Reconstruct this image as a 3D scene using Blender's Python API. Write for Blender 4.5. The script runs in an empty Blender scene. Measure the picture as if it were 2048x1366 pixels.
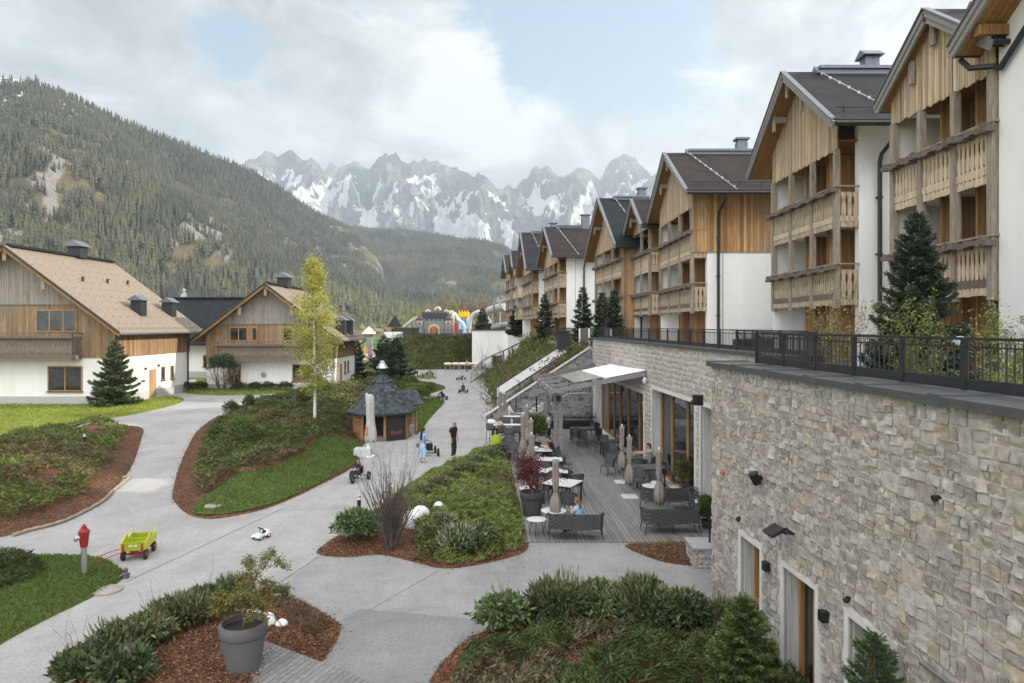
SUN_E, SKY_S, EXPO = 5.0, 0.12, 0.95
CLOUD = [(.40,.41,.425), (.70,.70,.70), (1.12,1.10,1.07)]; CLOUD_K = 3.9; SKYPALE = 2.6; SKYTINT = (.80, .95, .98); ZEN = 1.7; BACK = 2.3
HAZE = 0.00016
import bpy, bmesh, math, random
import numpy as np
from mathutils import Vector, Matrix, noise
R = math.radians
F, CX, HY, EYE = 1365.0, 1024.0, 650.0, 6.5
SC = bpy.context.scene
COL = SC.collection
def G(px, py, z=0.0):
    Y = (EYE - z) * F / (py - HY)
    return Vector(((px - CX) / F * Y, Y, z))
def P(px, py, Y):
    return Vector(((px - CX) / F * Y, Y, EYE - (py - HY) / F * Y))
def g2(pts): return [tuple(G(x, y)[:2]) for x, y in pts]

# ---------------------------------------------------------------- mesh building
def np_mesh(name, V, Fa, C=None):
    V = np.asarray(V, dtype=np.float32); Fa = np.asarray(Fa, dtype=np.int32)
    me = bpy.data.meshes.new(name); k = Fa.shape[1]
    me.vertices.add(len(V)); me.vertices.foreach_set('co', V.ravel())
    me.loops.add(Fa.size); me.loops.foreach_set('vertex_index', Fa.ravel())
    me.polygons.add(len(Fa)); me.polygons.foreach_set('loop_start', np.arange(0, Fa.size, k, dtype=np.int32))
    me.update(calc_edges=True)
    if C is not None:
        a = me.attributes.new('Col', 'FLOAT_COLOR', 'POINT')
        C = np.asarray(C, dtype=np.float32)
        if C.shape[1] == 3: C = np.concatenate([C, np.ones((len(C), 1), np.float32)], 1)
        a.data.foreach_set('color', C.ravel())
    return me
def link(name, me, mat, parent=None, smooth=False):
    o = bpy.data.objects.new(name, me); COL.objects.link(o)
    if mat is not None:
        for m in (mat if isinstance(mat, (list, tuple)) else [mat]): me.materials.append(m)
    if parent is not None: o.parent = parent
    if smooth: me.polygons.foreach_set('use_smooth', [True] * len(me.polygons))
    return o

class MB:
    def __init__(s): s.v = []; s.f = []; s.mi = []; s.c = []; s.m = 0; s.col = None
    def _add(s, vs, fs):
        b = len(s.v); s.v.extend([tuple(x) for x in vs])
        if s.col is not None: s.c.extend([s.col] * len(vs))
        for f in fs: s.f.append([b + i for i in f]); s.mi.append(s.m)
    def box(s, c, d, rz=0.0, M=None):
        x, y, z = d[0] / 2, d[1] / 2, d[2] / 2
        vs = [Vector(p) for p in ((-x,-y,-z),(x,-y,-z),(x,y,-z),(-x,y,-z),(-x,-y,z),(x,-y,z),(x,y,z),(-x,y,z))]
        if M is None: M = Matrix.Rotation(rz, 4, 'Z') if rz else None
        if M is not None: vs = [M @ p for p in vs]
        c = Vector(c); vs = [p + c for p in vs]
        s._add(vs, ((0,3,2,1),(4,5,6,7),(0,1,5,4),(1,2,6,5),(2,3,7,6),(3,0,4,7))); return s
    def bb(s, x0, x1, y0, y1, z0, z1):
        return s.box(((x0+x1)/2, (y0+y1)/2, (z0+z1)/2), (abs(x1-x0), abs(y1-y0), abs(z1-z0)))
    def bar(s, p, q, w, h, up=(0,0,1)):
        p = Vector(p); q = Vector(q); d = (q - p).normalized(); up = Vector(up)
        if abs(d.dot(up)) > .98: up = Vector((0,1,0))
        sd = d.cross(up).normalized(); u = sd.cross(d)
        vs = []
        for e in (p, q):
            for a, b in ((-1,-1),(1,-1),(1,1),(-1,1)): vs.append(e + sd*(a*w/2) + u*(b*h/2))
        s._add(vs, ((0,1,2,3),(7,6,5,4),(0,4,5,1),(1,5,6,2),(2,6,7,3),(3,7,4,0))); return s
    def tube(s, pts, rad, n=8, cap=True):
        pts = [Vector(p) for p in pts]; N = len(pts)
        if not isinstance(rad, (list, tuple)): rad = [rad] * N
        vs = []; prev = None
        for i, p in enumerate(pts):
            d = (pts[min(i+1, N-1)] - pts[max(i-1, 0)]).normalized()
            if prev is None:
                prev = d.orthogonal().normalized()
            a = (prev - d * prev.dot(d))
            a = a.normalized() if a.length > 1e-6 else d.orthogonal().normalized()
            prev = a; b = d.cross(a)
            for k in range(n):
                t = 2*math.pi*k/n; vs.append(p + (a*math.cos(t) + b*math.sin(t)) * rad[i])
        fs = []
        for i in range(N-1):
            for k in range(n):
                k2 = (k+1) % n; fs.append((i*n+k, i*n+k2, (i+1)*n+k2, (i+1)*n+k))
        if cap: fs.append(tuple(range(n-1, -1, -1))); fs.append(tuple((N-1)*n+k for k in range(n)))
        s._add(vs, fs); return s
    def lathe(s, prof, n=16, c=(0,0,0), cap=True, M=None):
        vs = []; c = Vector(c)
        for r, z in prof:
            for k in range(n):
                t = 2*math.pi*k/n; p = Vector((r*math.cos(t), r*math.sin(t), z))
                vs.append((M @ p if M is not None else p) + c)
        fs = []; N = len(prof)
        for i in range(N-1):
            for k in range(n):
                k2 = (k+1) % n; fs.append((i*n+k, i*n+k2, (i+1)*n+k2, (i+1)*n+k))
        if cap: fs.append(tuple(range(n-1, -1, -1))); fs.append(tuple((N-1)*n+k for k in range(n)))
        s._add(vs, fs); return s
    def ell(s, c, r, n=12, m=8, M=None):
        prof = [(max(1e-4, math.sin(math.pi*i/m)), -math.cos(math.pi*i/m)) for i in range(m+1)]
        S = Matrix.Diagonal((r[0], r[1], r[2], 1)) if not isinstance(r, (int, float)) else Matrix.Diagonal((r, r, r, 1))
        if M is not None: S = M @ S
        return s.lathe(prof, n, c, True, S)
    def prism(s, poly, axis, a0, a1):
        # poly: 2d points; axis 'x','y','z' extrusion; other two coords in order
        def mk(p, a):
            return {'x': (a, p[0], p[1]), 'y': (p[0], a, p[1]), 'z': (p[0], p[1], a)}[axis]
        n = len(poly); vs = [mk(p, a0) for p in poly] + [mk(p, a1) for p in poly]
        fs = [tuple(range(n-1, -1, -1)), tuple(range(n, 2*n))]
        for i in range(n): j = (i+1) % n; fs.append((i, j, n+j, n+i))
        s._add(vs, fs); return s
    def poly(s, pts): s._add(pts, [tuple(range(len(pts)))]); return s
    def build(s, name, mat, parent=None, off=None, smooth=False, bevel=0.0, rec=True):
        me = bpy.data.meshes.new(name)
        v = s.v
        if off is not None: v = [(a-off[0], b-off[1], c-off[2]) for a, b, c in v]
        me.from_pydata(v, [], s.f)
        if s.c and len(s.c) == len(v):
            a = me.attributes.new('Col', 'FLOAT_COLOR', 'POINT')
            a.data.foreach_set('color', np.array([(c[0], c[1], c[2], 1) for c in s.c], dtype=np.float32).ravel())
        o = link(name, me, mat, parent)
        if isinstance(mat, (list, tuple)): me.polygons.foreach_set('material_index', s.mi)
        if rec:
            bm = bmesh.new(); bm.from_mesh(me); bmesh.ops.recalc_face_normals(bm, faces=bm.faces); bm.to_mesh(me); bm.free()
        if smooth:
            me.polygons.foreach_set('use_smooth', [True]*len(me.polygons))
            try: me.set_sharp_from_angle(angle=R(40))
            except Exception: pass
        if bevel:
            b = o.modifiers.new('b', 'BEVEL'); b.width = bevel; b.segments = 2; b.limit_method = 'ANGLE'; b.angle_limit = R(40)
        return o

def tag(o, label=None, cat=None, group=None, kind=None):
    if label: o['label'] = label
    if cat: o['category'] = cat
    if group: o['group'] = group
    if kind: o['kind'] = kind
    return o
def thing(name, label, cat, loc=(0,0,0), rz=0.0, group=None):
    o = bpy.data.objects.new(name, None); COL.objects.link(o)
    o.location = loc; o.rotation_euler = (0, 0, rz); o.empty_display_size = .2
    return tag(o, label, cat, group)
def copy_tree(o, parent=None):
    c = o.copy(); COL.objects.link(c)
    if parent is not None: c.parent = parent
    for ch in list(o.children): copy_tree(ch, c)
    return c
def dup(o, loc, rz, label, group=None):
    c = copy_tree(o); c.location = loc; c.rotation_euler = (0, 0, rz); c['label'] = label
    if group: c['group'] = group
    return c

# ---------------------------------------------------------------- materials
MATS = {}
def nodes(name):
    m = bpy.data.materials.new(name); m.use_nodes = True; nt = m.node_tree
    return m, nt, nt.nodes['Principled BSDF'], nt.nodes, nt.links
def N(nt, t, **kw):
    n = nt.nodes.new(t)
    for k, v in kw.items():
        if k.startswith('i_'):
            n.inputs[k[2:]].default_value = v
        else: setattr(n, k, v)
    return n
def rgb(c): return (c[0], c[1], c[2], 1.0)
def mixrgb(nt, fac, a, b, bt='MIX'):
    n = nt.nodes.new('ShaderNodeMix'); n.data_type = 'RGBA'; n.blend_type = bt
    for sock, val in ((n.inputs[0], fac), (n.inputs[6], a), (n.inputs[7], b)):
        if isinstance(val, (int, float)): sock.default_value = val
        elif isinstance(val, tuple): sock.default_value = rgb(val)
        else: nt.links.new(val, sock)
    return n.outputs[2]
def math_n(nt, op, a, b=None, c=None):
    n = nt.nodes.new('ShaderNodeMath'); n.operation = op
    for i, val in enumerate((a, b, c)):
        if val is None: continue
        if isinstance(val, (int, float)): n.inputs[i].default_value = val
        else: nt.links.new(val, n.inputs[i])
    return n.outputs[0]
def ramp(nt, fac, stops):
    n = nt.nodes.new('ShaderNodeValToRGB'); e = n.color_ramp.elements
    while len(e) < len(stops): e.new(.5)
    for i, (p, c) in enumerate(stops): e[i].position = p; e[i].color = rgb(c)
    nt.links.new(fac, n.inputs[0]); return n.outputs[0]
def coord(nt, kind='Object', scale=(1,1,1), rot=(0,0,0)):
    t = nt.nodes.new('ShaderNodeTexCoord'); mp = nt.nodes.new('ShaderNodeMapping')
    mp.inputs['Scale'].default_value = scale; mp.inputs['Rotation'].default_value = rot
    nt.links.new(t.outputs[kind], mp.inputs[0]); return mp.outputs[0]
def noise_n(nt, vec, scale, detail=4, rough=.6, dist=0.0):
    n = nt.nodes.new('ShaderNodeTexNoise'); n.inputs['Scale'].default_value = scale
    n.inputs['Detail'].default_value = detail; n.inputs['Roughness'].default_value = rough; n.inputs['Distortion'].default_value = dist
    nt.links.new(vec, n.inputs['Vector']); return n.outputs['Fac']
def bump(nt, bs, h, strength=.3, dist=.02):
    b = nt.nodes.new('ShaderNodeBump'); b.inputs['Strength'].default_value = strength; b.inputs['Distance'].default_value = dist
    nt.links.new(h, b.inputs['Height']); nt.links.new(b.outputs[0], bs.inputs['Normal'])
def M(name, base, var=.2, scale=6, rough=.75, bmp=.15, bscale=40, metal=0.0, spec=.4, stretch=(1,1,1), space='Object'):
    if name in MATS: return MATS[name]
    m, nt, bs, _, lk = nodes(name)
    v = coord(nt, space, stretch)
    f = noise_n(nt, v, scale, 5)
    a = tuple(c*(1-var) for c in base); b = tuple(min(1, c*(1+var)) for c in base)
    f2 = ramp(nt, f, [(.3, a), (.7, b)])
    lk.new(f2, bs.inputs['Base Color']); bs.inputs['Roughness'].default_value = rough
    bs.inputs['Metallic'].default_value = metal; bs.inputs['Specular IOR Level'].default_value = spec
    if bmp: bump(nt, bs, noise_n(nt, v, bscale, 3), bmp, .01)
    MATS[name] = m; return m
def leafmat(name, rough=.5, trans=.3, spec=.35, gain=1.55):
    if name in MATS: return MATS[name]
    m, nt, bs, ns, lk = nodes(name)
    at = N(nt, 'ShaderNodeAttribute', attribute_name='Col')
    gc = mixrgb(nt, 1.0, at.outputs['Color'], (gain, gain, gain), 'MULTIPLY')
    lk.new(gc, bs.inputs['Base Color']); bs.inputs['Roughness'].default_value = rough
    bs.inputs['Specular IOR Level'].default_value = spec
    tr = N(nt, 'ShaderNodeBsdfTranslucent'); lk.new(gc, tr.inputs[0])
    mx = N(nt, 'ShaderNodeMixShader'); mx.inputs[0].default_value = trans
    lk.new(bs.outputs[0], mx.inputs[1]); lk.new(tr.outputs[0], mx.inputs[2])
    lk.new(mx.outputs[0], ns['Material Output'].inputs['Surface'])
    MATS[name] = m; return m
def attrmat(name, rough=.85, bmp=.4, bscale=25, var=.25, nscale=14, spec=.3):
    m, nt, bs, _, lk = nodes(name)
    at = N(nt, 'ShaderNodeAttribute', attribute_name='Col')
    v = coord(nt)
    f = ramp(nt, noise_n(nt, v, nscale, 6, .65), [(.25, (1-var,)*3), (.75, (1+var,)*3)])
    lk.new(mixrgb(nt, 1.0, at.outputs['Color'], f, 'MULTIPLY'), bs.inputs['Base Color'])
    bs.inputs['Roughness'].default_value = rough; bs.inputs['Specular IOR Level'].default_value = spec
    if bmp: bump(nt, bs, noise_n(nt, v, bscale, 6, .7), bmp, .02)
    return m
def planks(name, cols, width=.14, vertical=True, rough=.8, groove=.08, grey=None, gscale=.35, dirv=(1,1,0), gfac=(.45,.62), grain=(14,14,1.2)):
    """boards: one tone per board, grain along it, dark joints; grey = weathered tone in patches"""
    if name in MATS: return MATS[name]
    m, nt, bs, _, lk = nodes(name)
    v = coord(nt)
    dp = N(nt, 'ShaderNodeVectorMath', operation='DOT_PRODUCT'); lk.new(v, dp.inputs[0]); dp.inputs[1].default_value = dirv
    t = math_n(nt, 'DIVIDE', dp.outputs['Value'], width)
    idx = math_n(nt, 'FLOOR', t); fr = math_n(nt, 'FRACT', t)
    wn = N(nt, 'ShaderNodeTexWhiteNoise', noise_dimensions='1D'); lk.new(idx, wn.inputs['W'])
    n = len(cols)
    c = ramp(nt, wn.outputs['Value'], [(i/(max(1, n-1)), cols[i]) for i in range(n)])
    vs = N(nt, 'ShaderNodeVectorMath', operation='MULTIPLY'); lk.new(v, vs.inputs[0]); vs.inputs[1].default_value = grain
    off = N(nt, 'ShaderNodeVectorMath', operation='ADD'); lk.new(vs.outputs[0], off.inputs[0])
    cmb = N(nt, 'ShaderNodeCombineXYZ'); lk.new(math_n(nt, 'MULTIPLY', wn.outputs['Value'], 37.0), cmb.inputs[0]); lk.new(math_n(nt, 'MULTIPLY', wn.outputs['Value'], 91.0), cmb.inputs[2])
    lk.new(cmb.outputs[0], off.inputs[1])
    gr = noise_n(nt, off.outputs[0], 1.0, 6, .65)
    c = mixrgb(nt, 1.0, c, ramp(nt, gr, [(.25, (.62,.6,.58)), (.75, (1.25,1.25,1.25))]), 'MULTIPLY')
    if grey is not None:
        gn = noise_n(nt, off.outputs[0], .28, 3, .6)
        g2_ = noise_n(nt, v, gscale, 3, .6)
        gsum = math_n(nt, 'ADD', math_n(nt, 'MULTIPLY', gn, .5), math_n(nt, 'MULTIPLY', g2_, .5))
        mr = N(nt, 'ShaderNodeMapRange'); mr.inputs['From Min'].default_value = gfac[0]; mr.inputs['From Max'].default_value = gfac[1]
        lk.new(gsum, mr.inputs['Value'])
        c = mixrgb(nt, mr.outputs[0], c, mixrgb(nt, 1.0, ramp(nt, gr, [(.25,(.6,.6,.6)),(.75,(1.2,1.2,1.2))]), grey, 'MULTIPLY'))
    e1 = math_n(nt, 'LESS_THAN', fr, groove); 
    c = mixrgb(nt, math_n(nt, 'MULTIPLY', e1, .8), c, (.02,.015,.01))
    lk.new(c, bs.inputs['Base Color']); bs.inputs['Roughness'].default_value = rough; bs.inputs['Specular IOR Level'].default_value = .25
    h = math_n(nt, 'ADD', math_n(nt, 'MULTIPLY', math_n(nt, 'SUBTRACT', 1.0, e1), 1.0), math_n(nt, 'MULTIPLY', gr, .3))
    bump(nt, bs, h, .5, .012)
    MATS[name] = m; return m
rs = np.random.RandomState
WHITE = M('plaster_white', (.82,.81,.785), .05, .9, .9, .12, 60, stretch=(1.5,1.5,.22))
PLINTH = M('plaster_grey', (.42,.42,.41), .06, 1.5, .9, .12, 60)
CONC = M('concrete_pale', (.50,.495,.48), .12, 3, .85, .15, 50)
CONCD = M('concrete_grey', (.27,.275,.275), .12, 2.5, .85, .15, 50)
ANTH = M('anthracite_metal', (.028,.032,.036), .15, 6, .45, .03, 60, .3, .5)
BLACK = M('black_plastic', (.012,.012,.013), .15, 8, .5, .03, 60)
ROOFD = M('roof_slate', (.024,.024,.027), .3, 1.6, .8, .35, 90, 0, .15)
ROOFB = M('roof_brown', (.028,.023,.022), .3, 1.4, .8, .35, 90, 0, .15)
ROOFG = M('roof_green', (.015,.020,.022), .3, 1.4, .8, .35, 90, 0, .15)
SHINGL = M('roof_shingle_tan', (.19,.158,.125), .16, 4, .85, .5, 30)
FLASH = M('zinc_flashing', (.16,.175,.20), .12, 5, .4, .04, 50, .55, .5)
RAKE = M('rake_board', (.26,.25,.24), .25, 5, .8, .2, 50, stretch=(1,6,6))
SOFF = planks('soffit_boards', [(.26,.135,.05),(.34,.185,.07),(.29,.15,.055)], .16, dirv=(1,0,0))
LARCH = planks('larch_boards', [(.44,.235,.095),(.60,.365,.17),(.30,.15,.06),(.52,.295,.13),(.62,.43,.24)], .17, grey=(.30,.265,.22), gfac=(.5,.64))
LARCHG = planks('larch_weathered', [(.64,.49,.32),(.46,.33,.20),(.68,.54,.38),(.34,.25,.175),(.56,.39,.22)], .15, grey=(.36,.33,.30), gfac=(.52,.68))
GABLEG = planks('boards_grey', [(.27,.225,.185),(.36,.31,.26),(.20,.165,.135),(.31,.255,.20)], .18, grey=(.31,.295,.275), gfac=(.4,.6))
CHALW = planks('chalet_boards', [(.33,.215,.12),(.25,.155,.085),(.40,.275,.165),(.20,.125,.07),(.35,.22,.12)], .2, grey=(.22,.185,.15), gfac=(.48,.62))
POSTW = M('post_timber', (.30,.25,.20), .35, 2.5, .8, .3, 30, stretch=(5,5,.8))
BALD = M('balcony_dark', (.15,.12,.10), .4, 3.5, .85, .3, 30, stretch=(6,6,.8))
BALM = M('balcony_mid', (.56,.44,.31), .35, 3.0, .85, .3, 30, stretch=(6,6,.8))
DOORW = M('door_larch', (.36,.19,.07), .25, 3, .6, .2, 40, stretch=(6,6,.8))
DARKIN = M('interior_dark', (.018,.016,.015), .2, 2, .8, 0)
def glassmat(name, tint=(.018,.022,.024), rough=.03):
    m, nt, bs, _, lk = nodes(name)
    v = coord(nt); f = noise_n(nt, v, 1.1, 3)
    lk.new(ramp(nt, f, [(.35, tuple(c*.5 for c in tint)), (.7, tuple(c*1.8 for c in tint))]), bs.inputs['Base Color'])
    bs.inputs['Roughness'].default_value = rough; bs.inputs['Specular IOR Level'].default_value = .8
    bump(nt, bs, noise_n(nt, v, .9, 2), .05, .05)
    MATS[name] = m; return m
GLASS = glassmat('window_glass')
STONE = attrmat('rubble_stone', .9, .9, 22, .34, 9)
MORTAR = M('lime_mortar', (.57,.54,.49), .12, 8, .95, .4, 40)
STONEG = attrmat('grey_stone', .88, .6, 30, .28, 18)
STEEL = M('galvanised_steel', (.42,.43,.44), .15, 8, .35, .03, 50, .8, .5)
NEEDLE = leafmat('needles', .55, .15)
LEAF = leafmat('leaves', .38, .28, .5)
LEAFM = leafmat('leaves_matt', .6, .35, .3)
BARK = M('bark', (.10,.08,.065), .35, 6, .9, .5, 25, stretch=(3,3,1))
TWIG = M('twig', (.12,.095,.08), .3, 6, .85, .2, 25)
BIRCHB = M('birch_bark', (.62,.60,.56), .3, 4, .8, .2, 20, stretch=(1,1,4))
POT = M('planter_grey', (.105,.105,.108), .08, 5, .75, .08, 60)
POTD = M('planter_dark', (.06,.058,.056), .1, 5, .7, .08, 60)
SOIL = M('soil', (.035,.025,.018), .4, 20, .95, .5, 30)
def marble():
    m, nt, bs, _, lk = nodes('white_marble'); v = coord(nt)
    w = N(nt, 'ShaderNodeTexWave'); w.inputs['Scale'].default_value = 1.6; w.inputs['Distortion'].default_value = 7; w.inputs['Detail'].default_value = 4
    lk.new(v, w.inputs[0])
    lk.new(ramp(nt, w.outputs['Fac'], [(.0, (.22,.24,.24)), (.22, (.66,.655,.63)), (1, (.75,.745,.72))]), bs.inputs['Base Color'])
    bs.inputs['Roughness'].default_value = .6; return m
MARBLE = marble()
GRANITE = M('pale_granite', (.60,.595,.58), .18, 12, .75, .1, 80)
UMB = M('umbrella_cloth', (.225,.20,.175), .16, 5, .9, .2, 30)
WEAVE = None
def weave():
    m, nt, bs, _, lk = nodes('woven_rope')
    v = coord(nt, 'Object')
    sx = N(nt, 'ShaderNodeSeparateXYZ'); lk.new(v, sx.inputs[0])
    s = math_n(nt, 'ADD', sx.outputs[0], sx.outputs[1])
    a = math_n(nt, 'SINE', math_n(nt, 'MULTIPLY', math_n(nt, 'ADD', s, sx.outputs[2]), 62.0))
    b = math_n(nt, 'SINE', math_n(nt, 'MULTIPLY', math_n(nt, 'SUBTRACT', s, sx.outputs[2]), 62.0))
    f = math_n(nt, 'MAXIMUM', a, b)
    mr = N(nt, 'ShaderNodeMapRange'); mr.inputs['From Min'].default_value = .1; mr.inputs['From Max'].default_value = .7; lk.new(f, mr.inputs[0])
    lk.new(mixrgb(nt, mr.outputs[0], (.012,.013,.014), (.10,.105,.11)), bs.inputs['Base Color'])
    bs.inputs['Roughness'].default_value = .7; bump(nt, bs, f, .6, .01); return m
WEAVE = weave()
CUSH = M('cushion_pale', (.55,.535,.51), .08, 6, .95, .2, 40)
TTOP = M('table_top_pale', (.50,.51,.52), .06, 5, .4, .03, 40)
TTOPD = M('table_top_dark', (.075,.08,.085), .1, 5, .45, .03, 40)
SKIN = M('skin', (.50,.30,.22), .08, 10, .6, .02, 60)
# ------------------------------------------------ camera, sky, sun
cam = bpy.data.cameras.new('camera'); camo = bpy.data.objects.new('camera', cam); COL.objects.link(camo)
cam.sensor_width = 36.0; cam.lens = 36.0 * F / 2048.0; cam.shift_y = -(683.0 - HY) / 2048.0
camo.location = (0, 0, EYE); camo.rotation_euler = (R(90), 0, 0); cam.clip_end = 30000; cam.clip_start = .1
SC.camera = camo
SUN_AZ, SUN_EL = R(9), R(23)       # azimuth from +X towards +Y
sd = Vector((math.cos(SUN_EL)*math.cos(SUN_AZ), math.cos(SUN_EL)*math.sin(SUN_AZ), math.sin(SUN_EL)))
sl = bpy.data.lights.new('sun', 'SUN'); sl.energy = SUN_E; sl.angle = R(.6); sl.color = (1.0, .88, .70)
so = bpy.data.objects.new('sun', sl); COL.objects.link(so); so.rotation_euler = sd.to_track_quat('Z', 'Y').to_euler()
w = bpy.data.worlds.new('World'); SC.world = w; w.use_nodes = True
nt = w.node_tree; bg = nt.nodes['Background']; bg.inputs['Strength'].default_value = SKY_S
sky = N(nt, 'ShaderNodeTexSky', sky_type='NISHITA'); sky.sun_disc = False; sky.sun_elevation = SUN_EL
sky.sun_rotation = math.pi/2 - SUN_AZ; sky.air_density = 1.0; sky.dust_density = 1.5
def world_clouds():
    lk = nt.links
    tc = nt.nodes.new('ShaderNodeTexCoord'); d = tc.outputs['Generated']
    nrm = N(nt, 'ShaderNodeVectorMath', operation='NORMALIZE'); lk.new(d, nrm.inputs[0]); d = nrm.outputs[0]
    def spot(px, py, radx, k=1.0):        # soft lobe round one direction of the sky
        v = Vector(((px-CX)/F, 1, -(py-HY)/F)).normalized()
        dp = N(nt, 'ShaderNodeVectorMath', operation='DISTANCE'); lk.new(d, dp.inputs[0]); dp.inputs[1].default_value = v
        mr = N(nt, 'ShaderNodeMapRange', interpolation_type='SMOOTHSTEP'); mr.inputs['From Min'].default_value = radx; mr.inputs['From Max'].default_value = 0.0
        mr.inputs['To Max'].default_value = k; lk.new(dp.outputs['Value'], mr.inputs[0]); return mr.outputs[0]
    mp = N(nt, 'ShaderNodeMapping'); mp.inputs['Scale'].default_value = (1, 1, 1.7); mp.inputs['Location'].default_value = (3.1, .4, 1.7); lk.new(d, mp.inputs[0])
    n1 = noise_n(nt, mp.outputs[0], 6.5, 10, .62, .6)
    n2 = noise_n(nt, mp.outputs[0], 7.5, 8, .6, .4)
    add = lambda *a: a[0] if len(a) == 1 else math_n(nt, 'ADD', a[0], add(*a[1:]))
    n3 = noise_n(nt, mp.outputs[0], 5.2, 10, .62, .8)
    c0 = lambda n, k: math_n(nt, 'MULTIPLY', math_n(nt, 'SUBTRACT', n, .5), k)
    gaps = add(spot(1200, 10, .22, .60), spot(1335, 110, .17, .50), spot(1060, 30, .12, .35), spot(470, 80, .10, .60), spot(1110, 180, .13, .30), spot(930, 215, .10, .15), spot(560, 60, .12, .2), spot(1000,-900,.7,.5), spot(-1500,-200,.7,.45))
    mr = N(nt, 'ShaderNodeMapRange', interpolation_type='SMOOTHSTEP'); mr.inputs['From Min'].default_value = .74; mr.inputs['From Max'].default_value = .30; lk.new(add(gaps, c0(n1, 2.2)), mr.inputs[0])
    br = add(spot(925, 175, .17, .50), spot(1020, 195, .14, .45), spot(860, 260, .26, .30), spot(650, 270, .24, .18), spot(1180, 330, .25, .15), spot(1560, 90, .30, .16), spot(180, 170, .3, .12), spot(730, 80, .3, -.14), spot(330, 40, .3, -.06), spot(700, 190, .18, -.10))
    brn = add(br, c0(n2, 1.5), c0(n3, 2.6))
    cl = ramp(nt, math_n(nt, 'ADD', brn, .42), [(.0, CLOUD[0]), (.5, CLOUD[1]), (1.0, CLOUD[2])])
    k = N(nt, 'ShaderNodeVectorMath', operation='SCALE'); lk.new(cl, k.inputs[0]); k.inputs['Scale'].default_value = CLOUD_K
    skt = mixrgb(nt, 1.0, mixrgb(nt, .35, sky.outputs[0], (SKYPALE,)*3), SKYTINT, 'MULTIPLY')
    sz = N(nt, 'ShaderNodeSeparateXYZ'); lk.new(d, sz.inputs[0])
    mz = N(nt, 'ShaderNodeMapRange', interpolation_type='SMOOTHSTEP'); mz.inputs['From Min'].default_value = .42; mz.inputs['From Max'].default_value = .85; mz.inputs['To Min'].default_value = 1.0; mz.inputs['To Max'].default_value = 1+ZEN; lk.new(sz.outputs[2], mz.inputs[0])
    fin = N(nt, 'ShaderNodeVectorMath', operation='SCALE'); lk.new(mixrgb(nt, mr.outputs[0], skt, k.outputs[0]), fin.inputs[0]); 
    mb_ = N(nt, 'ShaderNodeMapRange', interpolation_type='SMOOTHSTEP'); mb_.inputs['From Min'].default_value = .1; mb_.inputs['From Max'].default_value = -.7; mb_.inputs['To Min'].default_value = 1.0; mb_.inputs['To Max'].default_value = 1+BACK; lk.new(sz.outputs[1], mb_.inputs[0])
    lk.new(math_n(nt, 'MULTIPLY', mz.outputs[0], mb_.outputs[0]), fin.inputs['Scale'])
    lk.new(fin.outputs[0], bg.inputs['Color'])
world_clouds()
SC.view_settings.view_transform = 'Standard'; SC.view_settings.look = 'None'; SC.view_settings.exposure = EXPO; SC.view_settings.gamma = 1.0
SC.cycles.max_bounces = 6; SC.cycles.diffuse_bounces = 3; SC.cycles.volume_bounces = 0; SC.cycles.transparent_max_bounces = 8
SC.cycles.use_denoising = True
# ------------------------------------------------ polygons
def catmull(pts, n=5, closed=True):
    out = []; L = len(pts)
    for i in range(L):
        p0, p1, p2, p3 = (np.array(pts[(i+k-1) % L]) for k in range(4))
        for j in range(n):
            t = j/n
            out.append(tuple(.5*((2*p1)+(-p0+p2)*t+(2*p0-5*p1+4*p2-p3)*t*t+(-p0+3*p1-3*p2+p3)*t**3)))
    return out
def inside(poly, X, Y):
    poly = np.asarray(poly); r = np.zeros(len(X), bool); j = len(poly)-1
    for i in range(len(poly)):
        xi, yi = poly[i]; xj, yj = poly[j]
        c = ((yi > Y) != (yj > Y)) & (X < (xj-xi)*(Y-yi)/(yj-yi+1e-12)+xi); r ^= c; j = i
    return r
def edist(poly, X, Y):
    poly = np.asarray(poly); d = np.full(len(X), 1e9)
    for i in range(len(poly)):
        a = poly[i]; b = poly[(i+1) % len(poly)]; ab = b-a; L2 = max(1e-9, ab.dot(ab))
        t = np.clip(((X-a[0])*ab[0]+(Y-a[1])*ab[1])/L2, 0, 1)
        d = np.minimum(d, np.hypot(X-a[0]-t*ab[0], Y-a[1]-t*ab[1]))
    return d
def vnoise(X, Y, s, seed=0, oct=3):
    r = np.zeros(len(X)); a = 1.0; tot = 0
    for o in range(oct):
        q = rs(seed*31+o); T = q.rand(64, 64); x = X*s; y = Y*s
        xi = np.floor(x).astype(int); yi = np.floor(y).astype(int); fx = x-xi; fy = y-yi
        fx = fx*fx*(3-2*fx); fy = fy*fy*(3-2*fy); g = lambda i, j: T[(xi+i) % 64, (yi+j) % 64]
        r += a*((g(0,0)*(1-fx)+g(1,0)*fx)*(1-fy)+(g(0,1)*(1-fx)+g(1,1)*fx)*fy); tot += a; a *= .5; s *= 2.03
    return r/tot
def scatter(poly, dens, seed):
    p = np.asarray(poly); q = rs(seed); x0, y0 = p.min(0); x1, y1 = p.max(0)
    n = int((x1-x0)*(y1-y0)*dens); X = x0+q.rand(n)*(x1-x0); Y = y0+q.rand(n)*(y1-y0); k = inside(poly, X, Y)
    return X[k], Y[k]
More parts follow.
